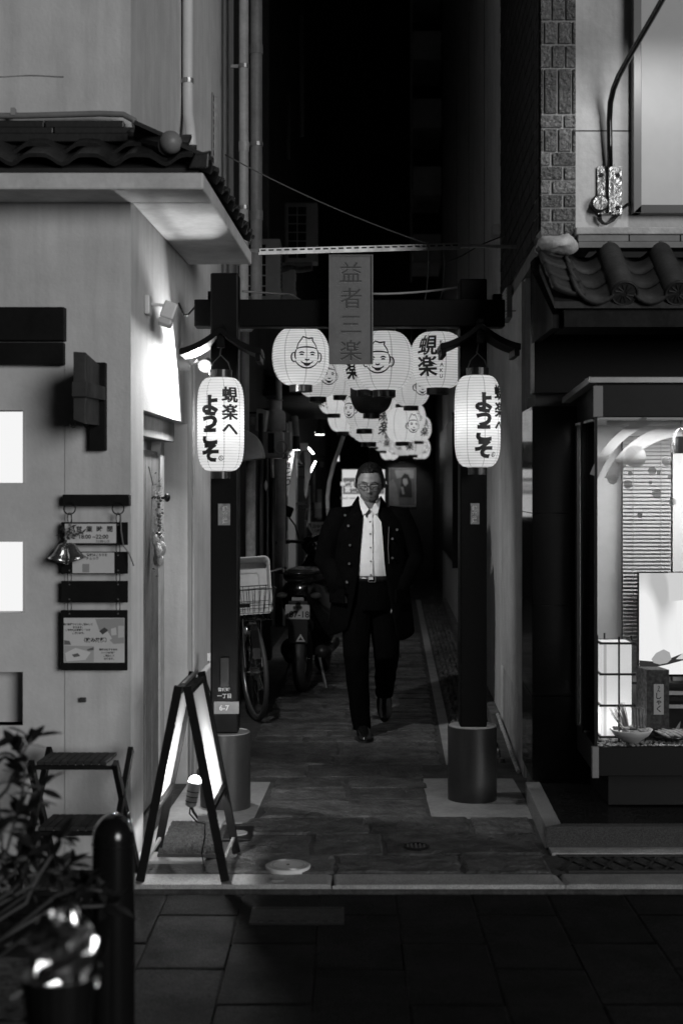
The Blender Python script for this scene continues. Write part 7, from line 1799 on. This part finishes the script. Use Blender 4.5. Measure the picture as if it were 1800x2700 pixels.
# shirt
ML = Matrix.Translation(MO)
sm = MB(); torso(sm, [(0.97, 0.01, 0.03, 0.163, 0.122), (1.03, 0.008, 0.024, 0.166, 0.13), (1.1, 0.006, 0.02, 0.168, 0.13), (1.2, 0.004, 0.024, 0.174, 0.128), (1.32, 0, 0.03, 0.18, 0.122), (1.40, 0, 0.038, 0.165, 0.098), (1.445, 0, 0.034, 0.085, 0.078)], 48)
shirt_me_v = []
for p in sm.v:
    f = 1 + (0.012 * math.sin(p.x * 85 + p.z * 9) + 0.02 * noise.noise(Vector((p.x * 16, p.z * 7, 3)))) * (1 if p.y < 0.03 else 0)
    shirt_me_v.append(ML @ Vector((p.x, 0.03 + (p.y - 0.03) * f, p.z)))
sm.v = shirt_me_v
shirt_m = mat('white_shirt', 0.66, 0.8, nz=(8, 0.08), bump=(16, 0.5, 0.014))
sh_o = sm.build('shirt', shirt_m, man, smooth=True); sub = sh_o.modifiers.new('s', 'SUBSURF'); sub.levels = 1; sub.render_levels = 1
FY = [(0.97, -.092), (1.03, -.106), (1.1, -.11), (1.2, -.104), (1.32, -.092), (1.40, -.062), (1.46, -.044)]
def front_y(z):
    for (a_, b_), (c_, d_) in zip(FY, FY[1:]):
        if z <= c_: return b_ + (d_ - b_) * (z - a_) / (c_ - a_)
    return -.044
mb = MB()
zz = [0.985 + i * 0.03 for i in range(15)]
vs = []
for z in zz: vs += [(-0.013 + 0.012 * (1.4 - z), front_y(z) - 0.008, z), (0.015 + 0.012 * (1.4 - z), front_y(z) - 0.008, z)]
mb.add(vs, [(2 * i, 2 * i + 1, 2 * i + 3, 2 * i + 2) for i in range(len(zz) - 1)], ML); o = mb.build('placket', shirt_m, sh_o); o.modifiers.new('t', 'SOLIDIFY').thickness = 0.004
for z in (1.03, 1.115, 1.2, 1.285, 1.36):
    mb = MB(); c = ML @ Vector((0.001 + 0.012 * (1.4 - z), front_y(z) - 0.010, z)); mb.cyl(c, c - Vector((0, 0.004, 0)), 0.0055, n=10); mb.build('button', mat('shirt_button', 0.12, 0.4), sh_o)
for sx in (-1, 1):
    mb = MB(); mb.add([(0.008 * sx, -0.092, 1.438), (0.038 * sx, -0.100, 1.398), (0.058 * sx, -0.082, 1.442), (0.068 * sx, -0.02, 1.495), (0.056 * sx, -0.035, 1.515), (0.034 * sx, -0.082, 1.478)], [(0, 1, 2, 5), (5, 2, 3, 4)], ML); o = mb.build('collar', shirt_m, sh_o); o.modifiers.new('t', 'SOLIDIFY').thickness = 0.005
    mb = MB(); c = ML @ Vector((0.037 * sx, -0.101, 1.408)); mb.cyl(c, c - Vector((0, 0.003, 0)), 0.004, n=8); mb.build('button', MATS['shirt_button'], sh_o)
mb = MB(); mb.ell((0.0, -0.022, 1.395), 0.052, 0.044, 0.055, 18, 12, M=ML); mb.build('undershirt', mat('white_cotton', 0.5, 0.9), sh_o, smooth=True)
# trousers, belt, shoes
tro = MB()
torso(tro, [(0.80, 0.01, 0.03, 0.155, 0.125), (0.90, 0.01, 0.03, 0.168, 0.13), (1.0, 0.01, 0.03, 0.17, 0.132)])
chain(tro, [(-0.078, 0.03, 0.88), (-0.085, -0.055, 0.52), (-0.072, -0.035, 0.30), (-0.048, -0.03, 0.05)], [0.100, 0.082, 0.070, 0.058], 18)
chain(tro, [(0.088, 0.04, 0.88), (0.108, 0.03, 0.52), (0.108, 0.21, 0.38), (0.105, 0.42, 0.21)], [0.100, 0.084, 0.070, 0.060], 18)
me_ = remesh(tro, 0.008, 3)
for v in me_.vertices:
    v.co += Vector(noise.noise_vector(Vector((v.co.x * 14, v.co.y * 14, v.co.z * 9)))) * 0.006
mesh_part(me_, 'trousers', mat('dark_trousers', 0.002, 0.9, spec=0.03, nz=(12, 0.2)), man)
mb = MB(); mb.tube([(0.01 + 0.178 * math.cos(a), 0.03 + 0.140 * math.sin(a), 1.005) for a in [i * 2 * math.pi / 40 for i in range(40)]], 0.004, 4, closed=True, M=ML)
mb = MB(); n_ = 40; vs = []
for z in (0.985, 1.02): vs += [(0.01 + 0.174 * math.cos(i * 2 * math.pi / n_), 0.03 + 0.137 * math.sin(i * 2 * math.pi / n_), z) for i in range(n_)]
mb.add(vs, [(i, (i + 1) % n_, n_ + (i + 1) % n_, n_ + i) for i in range(n_)], ML); bl_ = mb.build('belt', mat('belt_leather', 0.01, 0.25), man, smooth=True); bl_.modifiers.new('t', 'SOLIDIFY').thickness = 0.005
mb = MB(); mb.tube([(x + 0.012, -0.112, z + 1.0025) for x, z in rrect(0.022, 0.018, 0.004, 3)], 0.0025, 6, closed=True, M=ML); mb.build('buckle', steel_dim, bl_)
shoe_m = mat('black_shoe_leather', 0.008, 0.2, coat=0.4)
def shoe(M):
    mb = MB(); n = 18; rings = [(0.085, 0.045, 0.030, 0.045), (0.06, 0.05, 0.038, 0.05), (0.0, 0.05, 0.042, 0.05), (-0.06, 0.042, 0.046, 0.042), (-0.12, 0.032, 0.05, 0.032), (-0.17, 0.026, 0.045, 0.026), (-0.2, 0.02, 0.028, 0.018), (-0.207, 0.018, 0.008, 0.008)]
    vs, fs = [], []
    for y, zc, w_, h_ in rings:
        for i in range(n): a = 2 * math.pi * i / n; vs.append((w_ * math.cos(a), y, max(0.0, zc + h_ * math.sin(a))))
    for j in range(len(rings) - 1): fs += [(j * n + i, j * n + (i + 1) % n, (j + 1) * n + (i + 1) % n, (j + 1) * n + i) for i in range(n)]
    fs += [tuple(range(n - 1, -1, -1)), tuple((len(rings) - 1) * n + i for i in range(n))]
    mb.add(vs, fs, M)
    o = mb.build('shoe', shoe_m, man, smooth=True); s_ = o.modifiers.new('s', 'SUBSURF'); s_.levels = 1; s_.render_levels = 1
    mb = MB(); mb.prism([(x * 0.052, -0.06 + z * 0.148, -0.002) for x, z in [(math.cos(a), math.sin(a)) for a in [i * 2 * math.pi / 24 for i in range(24)]]], (0, 0, 0.012), M=M); mb.build('sole', mat('sole_rubber', 0.02, 0.6), o)
shoe(ML @ Matrix.Translation((-0.045, -0.03, 0.0)) @ Matrix.Rotation(rad(4), 4, 'Z'))
shoe(ML @ Matrix.Translation((0.105, 0.43, 0.205)) @ Matrix.Rotation(rad(40), 4, 'X') @ Matrix.Translation((0, 0.0, -0.04)))
# open coat: shell with a gap in front, collar, sleeves
def gap(z):      # half-width of the opening at height z
    return 0.052 + 0.034 * max(0, (1.45 - z) / 0.45) if z > 1.0 else 0.086 + 0.07 * min(1, (1.0 - z) / 0.35)
coat = MB()
cz = [0.665, 0.70, 0.76, 0.85, 0.95, 1.05, 1.15, 1.25, 1.33, 1.39, 1.425, 1.45]
cw_ = [0.265, 0.262, 0.258, 0.250, 0.238, 0.23, 0.228, 0.226, 0.222, 0.20, 0.155, 0.105]
cd_ = [0.185, 0.183, 0.18, 0.175, 0.170, 0.165, 0.162, 0.158, 0.15, 0.13, 0.105, 0.09]
vs, fs = [], []; n_ = 52
for z, w_, d_ in zip(cz, cw_, cd_):
    g0 = math.asin(min(0.95, gap(z) / w_))
    for i in range(n_ + 1):
        a = -math.pi / 2 + g0 + (2 * math.pi - 2 * g0) * i / n_
        fold = 1 + 0.03 * math.sin(a * 7 + z * 4) * max(0, (1.1 - z) / 0.45) + 0.02 * noise.noise(Vector((math.cos(a) * 3, math.sin(a) * 3, z * 6)))
        hemz = z + (0.03 * math.sin(a * 3 + 1) if z < 0.72 else 0) - (0.03 * max(0, math.cos(a)) if z < 0.9 else 0)
        vs.append((0.012 + w_ * math.cos(a) * fold, 0.045 + d_ * math.sin(a) * fold, hemz))
N = n_ + 1
for j in range(len(cz) - 1): fs += [(j * N + i, j * N + i + 1, (j + 1) * N + i + 1, (j + 1) * N + i) for i in range(n_)]
coat.add(vs, fs, ML)
coat_m = mat('dark_coat', 0.002, 0.9, spec=0.03, nz=(14, 0.3), bump=(20, 0.4, 0.012))
co = coat.build('coat', coat_m, man, smooth=True)
s_ = co.modifiers.new('t', 'SOLIDIFY'); s_.thickness = 0.012; s_.offset = 0.0
sb_ = co.modifiers.new('s', 'SUBSURF'); sb_.levels = 1; sb_.render_levels = 1
for sx in (-1, 1):
    a, b, c = [Vector(q) for q in arms[sx]]
    slv = MB()
    pts = [Vector((0.12 * sx, 0.045, 1.39)), a + Vector((0.004 * sx, 0, -0.005)), a.lerp(b, 0.35) + Vector((0.012 * sx, 0, 0)), a.lerp(b, 0.75) + Vector((0.014 * sx, 0, 0)), b + Vector((0.008 * sx, 0, 0)), b.lerp(c, 0.35), b.lerp(c, 0.75), c + Vector((0, 0, -0.02))]
    slv.tube(pts, [0.072, 0.082, 0.080, 0.076, 0.074, 0.070, 0.066, 0.062], 22)
    slv.v = [ML @ (p + Vector(noise.noise_vector(p * 15)) * 0.010) for p in slv.v]
    o = slv.build('sleeve', coat_m, co, smooth=True)
    # collar leaf standing round the neck and falling to the lapel
    mb = MB()
    mb.grid(lambda u, v: ML @ Vector(((0.075 + 0.035 * v - 0.015 * u) * sx, 0.075 - 0.165 * u + 0.012 * v, 1.492 + 0.03 * (1 - u) - 0.055 * v - 0.10 * u ** 2)), 8, 4)
    o = mb.build('coat_collar', coat_m, co, smooth=True); o.modifiers.new('t', 'SOLIDIFY').thickness = 0.010
    mb = MB(); mb.bx(-0.07, 0.07, -0.006, 0.006, -0.05, 0.04, ML @ Matrix.Translation((0.205 * sx, -0.085, 0.90)) @ Matrix.Rotation(rad(48 * sx), 4, 'Z')); mb.build('pocket_flap', coat_m, co, bevel=0.004)
for x, z, y in ((-0.155, 1.40, -0.045), (-0.135, 1.335, -0.098), (-0.125, 1.215, -0.118), (-0.13, 1.10, -0.122), (-0.145, 0.985, -0.12), (0.14, 1.255, -0.115), (0.14, 1.135, -0.122), (0.17, 1.31, -0.085)):
    c = ML @ Vector((x, y, z)); mb = MB(); mb.torus(c, 0.006, 0.0022, 'Y', 12, 5); mb.cyl(c, c + Vector((0, 0.02, 0)), 0.006, n=10); mb.build('snap_button', mat('dull_snap', 0.1, 0.5, 0.4), co)
mb = MB(); mb.tube([(0.118, -0.112, 1.33), (0.112, -0.125, 1.2), (0.118, -0.13, 1.1)], 0.002, 5, M=ML); mb.build('zip_edge', MATS['dull_snap'], co)
